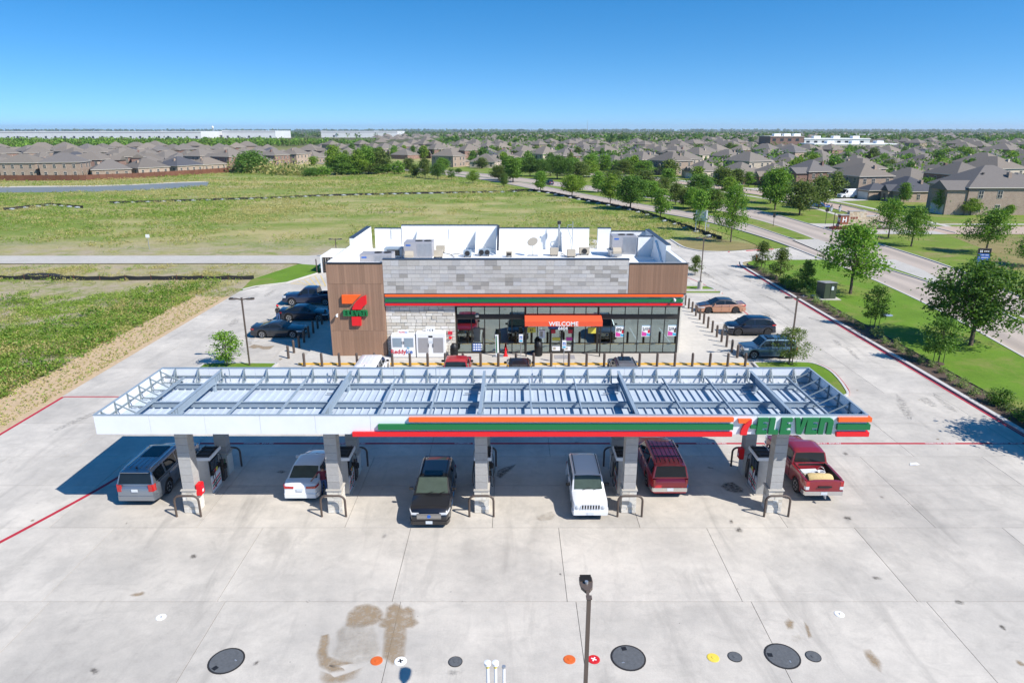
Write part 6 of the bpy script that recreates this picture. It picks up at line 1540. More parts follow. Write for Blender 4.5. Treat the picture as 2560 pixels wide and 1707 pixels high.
y = 80.0; x = atY(2457, 650, y)[0]; t = thing('directional_sign', 'blue and black neighbourhood directory sign on brown post', 'sign', (x, y, 0), R(-10))
sz0, sz1 = atY(2457, 664, y)[1], atY(2457, 621, y)[1]; sw = .72; sh = sz1 - sz0
MB().box(-.08, -.08, 0, .08, .08, sz0).build('post', 'cap_metal', t); MB().box(-sw, -.06, sz0, sw, .06, sz1).build('frame', 'bronze', t); MB().box(-sw + .06, -.075, sz0 + .05, sw - .06, -.062, sz0 + sh * .70).build('panel', 'print_blue', t); MB().box(-sw + .06, -.075, sz0 + sh * .72, sw - .06, -.062, sz1 - .05).build('header', 'print_black', t)
ze = sz0 + sh * .76; MB().box(-.5, -.082, ze, -.42, -.076, ze + .3).box(-.32, -.082, ze, -.24, -.076, ze + .3).box(-.419, -.082, ze + .11, -.321, -.076, ze + .18).build('emblem', 'sign_white', t)
for k in range(4): zz = sz0 + sh * (.60 - k * .145); MB().box(-.30, -.082, zz, .5, -.076, zz + .07).build('lettering', 'sign_white', t); MB().prism([(-.52, zz - .02), (-.40, zz + .035), (-.52, zz + .09)], -.082, -.076, 'xz').build('arrow', 'print_yellow', t)
for k in range(3): MB().box(-.08 + k * .2, -.082, ze + .1, .07 + k * .2, -.076, ze + .22).build('lettering', 'sign_white', t)
# monument sign of rough stone
x, y = G(*N4(900, 915)); t = thing('monument_sign', 'stepped sandstone entrance monument with brown letter panels', 'monument', (65.9, 131.6, .06), R(8))
for (x0, x1, z1, sd) in ((-1.2, 2.4, 3.3, 1), (2.4, 4.9, 2.3, 2)):
    MB().box(x0 + .02, -.35, 0, x1 - .02, .35, z1).build('core', 'sand_stone', t); rows_of_stone(t, x0, x1, -.352, .0, z1, .33, .35, .8, 'sand_stone', .06, 60 + sd, 'stone'); MB().box(x0 - .05, -.45, z1 + .002, x1 + .05, .42, z1 + .12).build('cap_stone', 'column_block', t)
MB().box(-3.1, -.55, 0, -1.15, .6, .9).build('plinth', 'sand_stone', t); mat('letter_panel', (.22, .065, .035), .7, var=.2)
b_ = MB().box(-2.95, -.45, .902, -1.25, .5, 2.6).build('panel_block', 'letter_panel', t); MB().box(-3.05, -.55, 2.602, -1.15, .6, 2.75).build('cap_stone', 'column_block', t)
text_on('H', 1.3, 'sign_white', b_, (-2.1, -.46, 1.72), bold=.03, extrude=.01); o = text_on('H', 1.2, 'sign_white', b_, (-2.96, 0, 1.72), (math.pi / 2, 0, -math.pi / 2), .03, .01)
text_on('C', .9, 'dark_metal', t, (4.1, -.43, 1.2), bold=.01, extrude=.02)
for k in range(3): MB().box(-.9 + k * .55, -.44, 1.9, -.5 + k * .55, -.425, 2.3).build('lettering', 'letter_panel', t)

# ------------------------------------------------------------------ people
def person(loc, rz, label, joints, edges, mats, hair, cap=None, scale=1.0):
    """one continuous skinned body; joints: name -> (x,y,z,radius); clothes by height"""
    me = bpy.data.meshes.new('person'); names = list(joints)
    me.from_pydata([joints[n][:3] for n in names], [(names.index(a), names.index(b)) for a, b in edges], [])
    o = bpy.data.objects.new('person', me); COL.objects.link(o); o.modifiers.new('skin', 'SKIN'); 
    for i, n in enumerate(names):
        v = me.skin_vertices[0].data[i]; v.radius = (joints[n][3],) * 2 if len(joints[n]) == 4 else joints[n][3:5]; v.use_root = (n == 'pelvis')
    sb = o.modifiers.new('sub', 'SUBSURF'); sb.levels = 2; sb.render_levels = 2
    dg = bpy.context.evaluated_depsgraph_get(); m2 = bpy.data.meshes.new_from_object(o.evaluated_get(dg)); bpy.data.objects.remove(o)
    m2.materials.clear()
    for m in mats: m2.materials.append(MAT[m])
    for p in m2.polygons:
        c = p.center; r_ = math.hypot(c.x, c.y)
        if c.z < .09: p.material_index = 3
        elif c.z < .93: p.material_index = 1 if not (c.z > .70 and abs(c.x) > .27) else 2
        elif c.z < 1.44: p.material_index = 0 if abs(c.x) < .31 else 2
        else: p.material_index = 2
        p.use_smooth = True
    b = link('person', m2, None, loc, rz); b.scale = (scale,) * 3; tag(b, label, 'person')
    hx, hy, hz = joints['head'][:3]
    hm = MB().lathe([(.001, .135), (.07, .12), (.10, .07), (.112, .0), (.10, -.05)], 12, (hx, hy + .012, hz + .01)).mesh('hair', hair, 60); link('hair', hm, b)
    for s in (-1, 1): MB().lathe([(.001, -.012), (.013, 0), (.001, .012)], 6, (hx + s * .033, hy - .098, hz + .015)).build('eye', 'black', b)
    MB().prism([(-.012, -.03), (.012, -.03), (0, .025)], hy - .128, hy - .09, 'xz').build('nose', 'skin', b, loc=(hx, 0, hz - .01))
    if cap: MB().lathe([(.115, .03), (.112, .08), (.07, .14), (.001, .15)], 12, (hx, hy + .01, hz + .0)).box(hx - .08, hy - .2, hz + .03, hx + .08, hy - .05, hz + .045).build('cap', cap, b, 50)
    return b
def body_joints(arm_l, arm_r, lean=0.0, step=.1):
    J = dict(pelvis=(0, 0, .95, .15, .12), waist=(0, lean * .3, 1.10, .135, .105), chest=(0, lean * .7, 1.30, .165, .115), neck=(0, lean, 1.48, .055), head=(0, lean - .02, 1.62, .095, .105), crown=(0, lean - .01, 1.72, .07))
    E_ = [('pelvis', 'waist'), ('waist', 'chest'), ('chest', 'neck'), ('neck', 'head'), ('head', 'crown')]
    for s, n in ((-1, 'l'), (1, 'r')):
        J['hip' + n] = (s * .10, 0, .88, .10); J['knee' + n] = (s * .11, -s * step * .4 - .02, .48, .065); J['ankle' + n] = (s * .11, s * step * -.8 + .02, .09, .045); J['toe' + n] = (s * .12, s * step * -.8 - .15, .045, .04)
        E_ += [('pelvis', 'hip' + n), ('hip' + n, 'knee' + n), ('knee' + n, 'ankle' + n), ('ankle' + n, 'toe' + n)]
        el, ha = (arm_l, arm_r)[s > 0]
        J['sh' + n] = (s * .19, lean * .8, 1.40, .062); J['el' + n] = (*el, .044); J['wr' + n] = (*ha, .032); d = Vector(ha) - Vector(el); d.normalize(); p = Vector(ha) + d * .08; J['palm' + n] = (*p, .036)
        E_ += [('chest', 'sh' + n), ('sh' + n, 'el' + n), ('el' + n, 'wr' + n), ('wr' + n, 'palm' + n)]
        sd = d.cross(Vector((0, 0, 1))); sd = sd.normalized() if sd.length > .1 else Vector((1, 0, 0))
        for f_, (o_, ln) in enumerate(((-.028, .055), (-.010, .07), (.010, .066), (.028, .05))):
            q_ = p + sd * o_ * 1.1 + d * ln; J['f%d%s' % (f_, n)] = (*q_, .009); E_.append(('palm' + n, 'f%d%s' % (f_, n)))
        q_ = p - d * .01 + sd * -.055 + Vector((0, 0, -.02)); J['th' + n] = (*q_, .010); E_.append(('palm' + n, 'th' + n))
    return J, E_
mat('shirt_wine', (.14, .012, .03), .8, var=.3, scale=20); mat('denim', (.03, .075, .19), .8, var=.2, scale=14); mat('shirt_black', (.016, .016, .018), .8, var=.2); mat('hair_dark', (.015, .011, .009), .6, var=.2)
J, E_ = body_joints(((-.36, -.12, 1.22), (-.52, -.30, 1.12)), ((.30, .02, 1.14), (.22, -.16, 1.0)), -.08)
person((-9.86, 31.55, 0), R(14), 'person in wine red top and blue jeans leaning at white sedan', J, E_, ['shirt_wine', 'denim', 'skin', 'black'], 'hair_dark')
J, E_ = body_joints(((-.29, -.02, 1.14), (-.26, -.2, 1.02)), ((.29, -.05, 1.14), (.2, -.26, 1.08)), -.05)
person((-23.35, 65.1, 0), R(60), 'person in black clothes and red cap standing behind black-blue sedan', J, E_, ['shirt_black', 'denim', 'skin', 'black'], 'hair_dark', 'red')
# ------------------------------------------------------------------ trees
nr = np.random.default_rng(11)
def leaf_quads(cen, size, up=.35, seed=0):
    """one small bent-free quad per centre, random orientation biased to face up"""
    g = np.random.default_rng(seed); n = len(cen)
    nor = g.normal(size=(n, 3)); nor[:, 2] += up * 2; nor /= np.linalg.norm(nor, axis=1)[:, None]
    a = np.cross(nor, g.normal(size=(n, 3))); a /= np.linalg.norm(a, axis=1)[:, None]; b = np.cross(nor, a)
    s = (size * g.uniform(.6, 1.3, n))[:, None]; a *= s * .5; b *= s * .5 * g.uniform(.5, .9, n)[:, None]
    v = np.stack([cen - a, cen - b * .9, cen + a, cen + b * .9], 1).reshape(-1, 3)
    return v, np.arange(n * 4).reshape(-1, 4)
def crown(name, m, z0, z1, prof, ncl, nl, rc, size, seed, shell=.5, skew=0.0):
    g = np.random.default_rng(seed); t = g.uniform(0.02, .98, ncl); rr = np.interp(t, [p[0] for p in prof], [p[1] for p in prof])
    a = g.uniform(0, 2 * np.pi, ncl); lob = 1 + .22 * np.sin(2 * a + seed) + .16 * np.sin(3 * a + 2 * seed); u = g.uniform(0, 1, ncl) ** shell
    c = np.stack([rr * lob * u * np.cos(a) + skew * t, rr * lob * u * np.sin(a), z0 + (z1 - z0) * t], 1)
    rcs = rc * g.uniform(.6, 1.35, ncl)
    pts = (c[:, None, :] + g.normal(size=(ncl, nl, 3)) * np.array([1, 1, .7]) * rcs[:, None, None] * .5).reshape(-1, 3)
    v, f = leaf_quads(pts, size, .35, seed + 5)
    return np_mesh(name, v, f, m), c
def trunk(name, h, r, cen, nb, seed, fork=.3):
    q = random.Random(seed); mb = MB(); lx, ly = q.uniform(-.1, .1), q.uniform(-.1, .1)
    top = (lx * 2, ly * 2, h * .80)
    mb.tube([(0, 0, -.15), (0, 0, .12), (lx * .5, ly * .5, h * fork), (lx, ly, h * .55), top], [r * 1.5, r, r * .8, r * .5, r * .12], 8)
    idx = [int(i) for i in np.linspace(0, len(cen) - 1, nb)]
    for i in idx:
        c = cen[i]; z0 = h * q.uniform(fork * .9, .6); f = z0 / h
        m_ = (c[0] * .45, c[1] * .45, (z0 + c[2]) / 2 - .05 * h); mb.tube([(lx * f, ly * f, z0), m_, tuple(c)], [r * .42, r * .28, r * .08], 5)
    return mb.mesh(name, 'bark', 60)
PROTO = {}
def proto(key, m, h, w, z0, prof, ncl, nl, rc, size, seed, tr, nb=12, fork=.3, shell=.5):
    cm, cen = crown('crown', m, h * z0, h * .985, [(t, r * w / 2) for t, r in prof], ncl, nl, rc, size, seed, shell)
    PROTO[key] = (trunk('trunk', h, tr, cen, nb, seed, fork), cm, h, w)
RND = [(0, .55), (.2, .92), (.45, 1), (.7, .85), (.9, .5), (1, .2)]; CON = [(0, .9), (.2, 1), (.5, .7), (.8, .4), (1, .1)]; SPR = [(0, .75), (.25, 1), (.5, .9), (.75, .55), (1, .2)]; COLM = [(0, .7), (.3, 1), (.7, .9), (1, .4)]
proto('maple', 'leaf', 7.5, 7.0, .30, SPR, 95, 62, 1.05, .30, 1, .16, 18)
proto('maple2', 'leaf', 7.5, 6.4, .28, SPR, 85, 60, 1.0, .30, 2, .15, 16)
proto('oak', 'leaf_dark', 7.5, 7.6, .26, RND, 190, 60, 1.05, .29, 3, .19, 16)
proto('round', 'leaf_dark', 7.0, 6.0, .22, RND, 170, 50, 1.0, .34, 4, .16)
proto('park', 'leaf', 8.0, 6.0, .22, RND, 130, 48, 1.1, .40, 5, .16)
proto('park2', 'leaf_olive', 7.5, 5.2, .22, RND, 110, 46, 1.05, .40, 6, .14)
proto('slim', 'leaf', 6.5, 3.2, .22, COLM, 80, 46, .8, .34, 7, .11)
proto('yellow', 'leaf_yellow', 6.5, 4.6, .24, RND, 95, 46, 1.0, .36, 8, .12)
proto('young', 'leaf_olive', 3.6, 1.7, .22, CON, 70, 34, .38, .16, 9, .045, 12, .3)
proto('young2', 'leaf_dark', 4.2, 1.9, .22, COLM, 100, 34, .38, .16, 10, .05, 12, .3)
proto('cone', 'leaf_dark', 4.2, 3.0, .03, CON, 130, 38, .45, .18, 11, .06, 12, .2)
proto('wispy', 'leaf_olive', 4.6, 2.6, .14, COLM, 100, 36, .42, .15, 12, .05, 24, .18, .7)
proto('lot', 'leaf', 4.4, 2.6, .18, [(0, .5), (.4, 1), (.75, .8), (1, .3)], 75, 32, .44, .19, 13, .05, 20, .15, .7)
proto('bush', 'leaf_dark', 4.0, 5.5, .02, RND, 130, 44, 1.1, .36, 14, .1, 10, .05)
for k, (m, w) in enumerate((('leaf', 6), ('leaf_dark', 6.5), ('leaf_olive', 5.5), ('leaf_yellow', 5), ('leaf_dark', 5))): proto('far%d' % k, m, 7.5, w, .12, RND, 80, 18, 1.3, .75, 20 + k, .16, 6)
n_tree = [0]
def tree(key, x, y, h, w, label, group=None, name='tree', z=-.03, cat='tree'):
    tr, cr, h0, w0 = PROTO[key]; t = link(name, None, None, (x, y, z), nr.uniform(0, 6.28)); t.scale = (w / w0, w / w0, h / h0); tag(t, label, cat, group)
    link('trunk', tr, t); link('crown', cr, t); n_tree[0] += 1; return t
KIND = {'oak': 'broad dark green', 'round': 'round dark green', 'park': 'full bright green', 'park2': 'olive green', 'slim': 'slim upright', 'yellow': 'light yellow-green', 'bush': 'low dark bushy', 'young2': 'small dark', 'far0': 'bright green', 'far1': 'dark green', 'far2': 'olive green', 'far3': 'light yellow-green', 'far4': 'narrow dark green', 'maple': 'spreading', 'maple2': 'spreading'}
def tree_px(key, rg, a, b, top, wpx, label, group=None, z=-.03, name='tree'):
    px, py = rg(a, b); x, y = G(px, py, z); h = atY(px, rg(a, top)[1], y)[1] - z; s = rg(1, 0)[0] - rg(0, 0)[0]
    d = y * _cp + CAM_H * _sp; return tree(key, x, y, h * 1.02, wpx * s * d / FPX, label, group, name, z)
SW, MD, PKG = 'street trees between the field and the road', 'trees along the far side of the road', 'park trees across the road'
big1 = tree_px('maple', N5, 833, 735, 205, 520, 'spreading bright green tree beside the green transformer', None, .05)
big2 = tree_px('oak', N5, 1775, 1138, 505, 660, 'large dense dark green oak by the road kerb', None, .05)
tree('oak', 36.3, 35.3, 7.2, 7.0, 'dense dark oak beside the mulch bed whose shadow falls on the forecourt', None, 'tree', .06)
def staked(key, a, b, top, wpx, label):
    t = tree_px(key, N5, a, b, top, wpx, label, 'young staked trees on the lawn strip', .06, 'young_tree'); s = t.scale
    for dx in (-.55, .55): MB().cyl((dx / s[0], 0, 0), (dx / s[0], 0, 1.5 / s[2]), .03 / s[0], n=6).build('stake', 'transformer_green', t)
    MB().lathe([(.5 / s[0], .0), (.45 / s[0], .06), (.001, .07)], 12).build('mulch_ring', 'mulch', t)
    t.rotation_euler = (0, 0, .3)
staked('young', 135, 537, 332, 130, 'staked sapling standing right beside the driveway entrance'); staked('young', 277, 622, 385, 150, 'staked sapling between the conical evergreen and the entrance sapling')
staked('young2', 1020, 1000, 675, 150, 'slim staked young oak near the pale utility cover'); staked('young2', 1520, 1282, 925, 210, 'dark staked young oak in the big oak shade')
tree_px('cone', N5, 475, 715, 482, 190, 'dark conical evergreen shrub beside the transformer', None, .06)
tree_px('maple2', N5, 1130, 297, 0, 250, 'green tree on the park lawn beside the stone monument', PKG); tree_px('maple2', N5, 1310, 363, 62, 270, 'round-headed tree on the dry-edged park lawn', PKG); tree_px('maple', N5, 1893, 420, 78, 340, 'bright green tree behind the blue directory sign', PKG); tree_px('maple', N5, 2235, 520, 260, 300, 'tree at the road edge beside the directory sign', PKG)
tree_px('lot', R6, 40, 1258, 820, 430, 'small airy young tree beside the island lamp post', None, .1, 'young_tree'); tree_px('wispy', R7, 1605, 1235, 755, 380, 'wispy olive young tree beside the steel blue SUV', None, .1, 'young_tree')
x, y = G(*R2(1890, 430)); tree('young', 24.2, 88, 2.6, 1.8, 'small sapling showing behind the store corner', None, 'young_tree')
for key, a, b, top, w, lb in (('young2', 203, 562, 455, 70, 'small tree by the roadside where the silt fence turns'), ('slim', 508, 603, 435, 95, 'slender roadside tree before the driving blue car'), ('yellow', 772, 643, 470, 160, 'light green roadside tree beside the curving silt fence'), ('yellow', 1093, 708, 465, 160, 'yellowish roadside tree next to the roundest tree'),
                              ('round', 1262, 752, 480, 250, 'roundest dense dark green tree beside the silt fence'), ('slim', 1515, 828, 590, 115, 'thin upright roadside tree before the median trees'), ('slim', 1838, 930, 600, 120, 'slender tree directly behind the pale sign board'), ('maple2', 2105, 1027, 560, 250, 'tall roadside tree at the drive entrance corner')):
    tree_px(key, N3, a, b, top, w, lb, SW)
for key, a, b, top, w in (('park2', 157, 507, 400, 110), ('slim', 278, 527, 330, 110), ('yellow', 838, 597, 478, 90), ('slim', 990, 614, 440, 110), ('slim', 1443, 687, 520, 110), ('park2', 1640, 720, 540, 120), ('park2', 1705, 740, 590, 100), ('park', 1772, 757, 575, 130), ('park2', 1800, 748, 580, 120), ('park', 1940, 783, 595, 150), ('park2', 1974, 783, 600, 150), ('slim', 1378, 672, 510, 90)):
    tree_px(key, N3, a, b, top, w, KIND[key] + ' tree crowded along the median and far side of the road', MD)
for key, a, b, top, w in (('oak', 648, 497, 305, 210), ('oak', 735, 500, 330, 190), ('park', 330, 470, 325, 150), ('round', 420, 475, 320, 150), ('round', 500, 478, 340, 130), ('slim', 240, 470, 310, 110), ('yellow', 915, 482, 345, 150), ('park2', 840, 500, 360, 150), ('slim', 1042, 452, 300, 110), ('park', 930, 440, 295, 150), ('park2', 1208, 462, 345, 130), ('park', 1250, 452, 322, 130), ('park', 1378, 480, 350, 170), ('park2', 1376, 560, 435, 190),
                          ('park2', 1120, 520, 430, 170), ('round', 1850, 640, 465, 230), ('park2', 2030, 592, 410, 170), ('park2', 2150, 560, 425, 150), ('slim', 2255, 560, 440, 80), ('slim', 1580, 565, 415, 110), ('park2', 1545, 600, 490, 120), ('yellow', 2090, 640, 490, 160), ('park2', 1470, 650, 520, 110), ('oak', 590, 470, 330, 130), ('park', 780, 470, 325, 150)):
    tree_px(key, N3, a, b, top, w, ('tall ' if b - top > 160 else 'short ' if b - top < 125 else '') + KIND[key] + ' tree on the park strip between road and houses', PKG)
for key, a, b, top, w in (('park2', 222, 702, 440, 200), ('park', 258, 757, 420, 240), ('park2', 465, 799, 530, 260), ('park2', 623, 747, 490, 170), ('slim', 1340, 705, 535, 90), ('park', 1660, 790, 580, 120), ('yellow', 1900, 800, 665, 130), ('slim', 2225, 800, 715, 75)):
    tree_px(key, N4, a, b, top, w, KIND[key] + ' tree near the brick corner house and monument street', PKG)
for key, a, b, top, w in (('far2', 1468, 480, 385, 90), ('park2', 1555, 487, 335, 110), ('round', 1663, 499, 370, 110), ('young2', 1777, 507, 410, 60), ('yellow', 1957, 532, 430, 90), ('park2', 2218, 562, 455, 70), ('slim', 2293, 523, 330, 130), ('park2', 2173, 507, 390, 130), ('park', 1700, 445, 325, 120), ('round', 1835, 450, 410, 60), ('park2', 1420, 440, 330, 110), ('far0', 1330, 455, 350, 110)):
    tree_px(key, N2, a, b, top, w, KIND[key] + ' street tree at the distant bend of the road', SW)
# thicket at the far edge of the field
TH = 'thicket trees at the far end of the field'
for key, a, b, top, w in (('yellow', 800, 455, 222, 150), ('park', 870, 460, 300, 150), ('park', 940, 458, 320, 140), ('yellow', 1000, 458, 260, 150), ('far0', 1060, 455, 250, 150), ('park', 1080, 452, 232, 150), ('park2', 1150, 452, 270, 150), ('far2', 1200, 450, 275, 140), ('park', 1240, 452, 375, 100), ('far0', 700, 470, 395, 120), ('bush', 610, 472, 410, 150), ('far1', 850, 462, 370, 140), ('far0', 960, 460, 380, 140), ('park2', 1100, 455, 370, 150), ('far1', 1180, 455, 380, 130), ('far1', 930, 310, 235, 100), ('far3', 620, 380, 310, 70), ('far0', 780, 440, 330, 110)):
    tree_px(key, N2, a, b, top, w, ('tall ' if b - top > 170 else '') + KIND[key] + ' tree in the thicket at the far end of the field', TH)
tree_px('bush', N1, 2120, 442, 283, 260, 'big dark round bush at the end of the wood fence', TH); tree_px('far1', N1, 2190, 442, 320, 120, 'tree in the bright green thicket at the far end of the field', TH)

# ------------------------------------------------------------------ shrubs in the mulch bed
shr = []
for k in range(4):
    cm, _ = crown('foliage', 'shrub_leaf', .05, .75, [(0, .45), (.4, .55), (1, .25)], 16, 22, .28, .13, 40 + k); shr.append(cm)
q = random.Random(8); y = 30.0; k = 0; bed = []
while y < 92.5:
    xx = 33.55 + q.uniform(-.25, .3); s = q.uniform(.6, .95) * (1.15 if 60 > y else 1.0)
    o = link('shrub', shr[k % 4], None, (xx, y, .07), q.uniform(0, 6)); o.scale = (s, s, s * q.uniform(.8, 1.1)); bed.append(o); y += q.uniform(1.15, 1.75); k += 1
def ordw(n):
    if n <= 20: return ORD[n - 1]
    t_ = ['twent', 'thirt', 'fort', 'fift', 'sixt'][n // 10 - 2]
    return t_ + 'ieth' if n % 10 == 0 else t_ + 'y-' + ORD[n % 10 - 1]
for i, o in enumerate(reversed(bed)): tag(o, 'small variegated shrub, %s in the mulch bed counting from the driveway' % ordw(i + 1), 'shrub', 'shrubs planted in the mulch bed')
dk = crown('foliage', 'leaf_dark', .05, 1.0, RND, 40, 26, .4, .16, 60)[0]
for (xx, yy, s) in ((34.0, 43.5, 1.0), (34.6, 40.5, 1.5), (35.4, 38.6, 1.6), (34.8, 36.8, 1.6), (36.3, 41.0, 1.3), (33.7, 79.5, 1.1), (33.9, 82, 1.0)):
    o = link('shrub', dk, None, (xx, yy, .07), s * 9); o.scale = (s * .9, s * .9, s); tag(o, 'dark green dense shrub among the variegated ones in the bed', 'shrub', 'dark shrubs in the mulch bed')
rl = crown('foliage', 'red_leaf', .02, .5, RND, 16, 20, .3, .16, 61)[0]
for k in range(5):
    o = link('shrub', rl, None, (61.6 + k * .55, 130.6 + (k % 2) * .5, .06)); tag(o, 'low red-leaved shrub at the foot of the stone monument', 'shrub', 'red shrubs by the monument')
for k in range(6):
    o = link('shrub', shr[k % 4], None, (65 + k * 1.1, 130.3 + (k % 2) * .4, .06)); o.scale = (1.1,) * 3; tag(o, 'green shrub planted before the stone monument', 'shrub', 'green shrubs by the monument')

# ------------------------------------------------------------------ weeds and tall grass of the field (uncountable)
def vnoise(x, y, s, seed):
    g = np.random.default_rng(seed); n = 256; grid = g.uniform(size=(n, n)); u, v = x / s, y / s
    i, j = np.floor(u).astype(int), np.floor(v).astype(int); f, h = u - i, v - j; f = f * f * (3 - 2 * f); h = h * h * (3 - 2 * h)
    a, b, c, d = grid[i % n, j % n], grid[(i + 1) % n, j % n], grid[i % n, (j + 1) % n], grid[(i + 1) % n, (j + 1) % n]
    return (a * (1 - f) + b * f) * (1 - h) + (c * (1 - f) + d * f) * h
def in_poly(x, y, poly):
    c = np.zeros(len(x), bool); n = len(poly)
    for i in range(n):
        (x0, y0), (x1, y1) = poly[i], poly[i - 1]
        if y0 == y1: continue
        c ^= ((y0 > y) != (y1 > y)) & (x < (x1 - x0) * (y - y0) / (y1 - y0) + x0)
    return c
N = 230000
u = nr.uniform(size=N); y0_, y1_ = 36.0, 330.0; Y = y0_ * (y1_ / y0_) ** u
X = nr.uniform(-1.15, .9, N) * (Y * .80 + 8); road_x = np.interp(Y, [p[1] for p in near_edge], [p[0] for p in near_edge])
keep = (X < np.where(Y > 119, road_x - 4.6, 27)) & ~((Y < 106) & (X > -33.0) & (X < 60)) & ~((Y > 94.8) & (Y < 102.6)) & ~((Y < 82) & (X > -36.9 + np.where(Y > 76, (Y - 76) * .4, 0))) & ~((Y > 80) & (Y < 95) & (X > -34))
keep &= ~in_poly(X, Y, [(p[0], p[1]) for p in pond]) & ~((Y > 210) & (X < -110) & (Y > 262 + np.clip((X + 163) * 1.4, 0, 200)))
f1 = vnoise(X * .7, Y, 9, 1) * .45 + vnoise(X * .7, Y, 24, 2) * .55; f2 = vnoise(X, Y, 3.5, 3)
bare = np.exp(-((Y - 104) / 9) ** 2) * .25 + np.exp(-((Y - 93) / 3) ** 2) * .25
keep &= (f1 * .65 + f2 * .35 - bare + nr.uniform(-.12, .12, N)) > .46
X, Y, f1, f2 = X[keep], Y[keep], f1[keep], f2[keep]
straw = (f2 + nr.uniform(-.25, .25, len(X)) > .66) | (vnoise(X, Y, 15, 7) > .58)
nb = 8; n = len(X); sz = nr.uniform(.28, .62, n) * np.where(Y < 95, 1.0, 1.0 + (Y - 95) / 300.)
cen = np.stack([X, Y, np.full(n, -.1)], 1)[:, None, :] + nr.normal(size=(n, nb, 3)) * (sz[:, None, None] * np.array([.34, .34, .0])) + np.stack([np.zeros((n, nb)), np.zeros((n, nb)), nr.uniform(.08, .85, (n, nb)) * sz[:, None]], 2)
v, fq = leaf_quads(cen.reshape(-1, 3), np.repeat(sz * np.where(Y < 110, .30, .38), nb), .25, 77)
wd = link('weeds', np_mesh('weeds', v, fq, ['weed_leaf', 'straw_leaf'], np.repeat(straw.astype(int), nb))); setting(wd, 'stuff'); wd['label'] = 'patchy green and straw weeds covering the open field'; wd['category'] = 'weeds'
# lower, denser weeds of the near field beside the forecourt
N = 90000; Y = 37 + 58 * nr.uniform(size=N) ** 1.2; X = -33.5 - nr.uniform(0, 1, N) * (Y * .85 - 22)
keep = (X < -36.7) & ((Y < 84) | (X < -35)) & ~((Y > 84.9) & (Y < 86.2)); f1 = vnoise(X, Y, 5, 31) * .5 + vnoise(X, Y, 13, 32) * .5; f2 = vnoise(X, Y, 1.6, 33); keep &= (f1 * .6 + f2 * .4 + nr.uniform(-.12, .12, N)) > .57
X, Y, f2 = X[keep], Y[keep], f2[keep]; n = len(X); sz = nr.uniform(.14, .40, n); nb = 6
cen = np.stack([X, Y, np.full(n, -.1)], 1)[:, None, :] + nr.normal(size=(n, nb, 3)) * (sz[:, None, None] * np.array([.4, .4, 0.])) + np.stack([np.zeros((n, nb)), np.zeros((n, nb)), nr.uniform(.1, .9, (n, nb)) * sz[:, None]], 2)
v, fq = leaf_quads(cen.reshape(-1, 3), np.repeat(sz * .42, nb), .25, 80); mi = (vnoise(X, Y, 6, 34) + nr.uniform(-.3, .3, n) > .58).astype(int)
w2 = link('weeds', np_mesh('weeds', v, fq, ['weed_leaf', 'straw_leaf'], np.repeat(mi, nb))); setting(w2, 'stuff'); w2['label'] = 'low weeds between the sandy verge and the silt fence'; w2['category'] = 'weeds'
# taller weed clumps
N = 2600; Y = 38 + 46 * nr.uniform(size=N); X = -36.5 - nr.uniform(0, 1, N) ** 1.1 * (Y * .85 - 20); keep = (vnoise(X, Y, 8, 41) + nr.uniform(-.1, .1, N) > .5) & (X < -36.3); X, Y = X[keep], Y[keep]; n = len(X); nb = 26; s = nr.uniform(.35, .95, n)
cen = np.stack([X, Y, np.full(n, -.1)], 1)[:, None, :] + nr.normal(size=(n, nb, 3)) * (s[:, None, None] * np.array([.42, .42, 0.])) + np.stack([np.zeros((n, nb)), np.zeros((n, nb)), nr.uniform(.1, .85, (n, nb)) * s[:, None]], 2)
v, fq = leaf_quads(cen.reshape(-1, 3), np.repeat(np.clip(s * .28, .12, .24), nb), .3, 81); w3 = link('weeds', np_mesh('weeds', v, fq, ['leaf', 'weed_leaf'], np.repeat((nr.uniform(size=n) > .5).astype(int), nb))); setting(w3, 'stuff'); w3['label'] = 'taller green weed clumps near the sandy verge'; w3['category'] = 'weeds'
# short rough grass on verge
N = 16000; Y = nr.uniform(36, 80, N); X = -33.0 - nr.uniform(0, 2.9, N) ** 1.3; s = nr.uniform(.08, .2, N); keep = (nr.uniform(size=N) < .16); X, Y, s = X[keep], Y[keep], s[keep]*.7
cen = np.stack([X, Y, -.05 + s * .4], 1)[:, None, :] + nr.normal(size=(len(X), 5, 3)) * (s[:, None, None] * .4); v, fq = leaf_quads(cen.reshape(-1, 3), np.repeat(s, 5), .2, 78)
vgs = link('verge_grass', np_mesh('verge_grass', v, fq, ['straw_leaf', 'weed_leaf'], np.repeat((nr.uniform(size=len(X)) > .75).astype(int), 5))); setting(vgs, 'stuff'); vgs['label'] = 'sparse grass tufts on the sandy verge'; vgs['category'] = 'grass'
# brown scrub mound beside the thicket
N = 2600; a, b = nr.uniform(0, 1, N), nr.normal(size=N)
X = -128 + a * 42 + b * 2; Y = 322 - a * 28 + nr.normal(size=N) * 5; Z = np.abs(nr.normal(size=N)) * 2.2 + .2; v, fq = leaf_quads(np.stack([X, Y, Z], 1), np.full(N, 1.1), .3, 79)
sb = link('scrub', np_mesh('scrub', v, fq, ['straw_leaf', 'leaf_olive'], (nr.uniform(size=N) > .55).astype(int))); setting(sb, 'stuff'); sb['label'] = 'brownish scrub growing on the mound beside the thicket'; sb['category'] = 'scrub'
HAZE = 0.00007
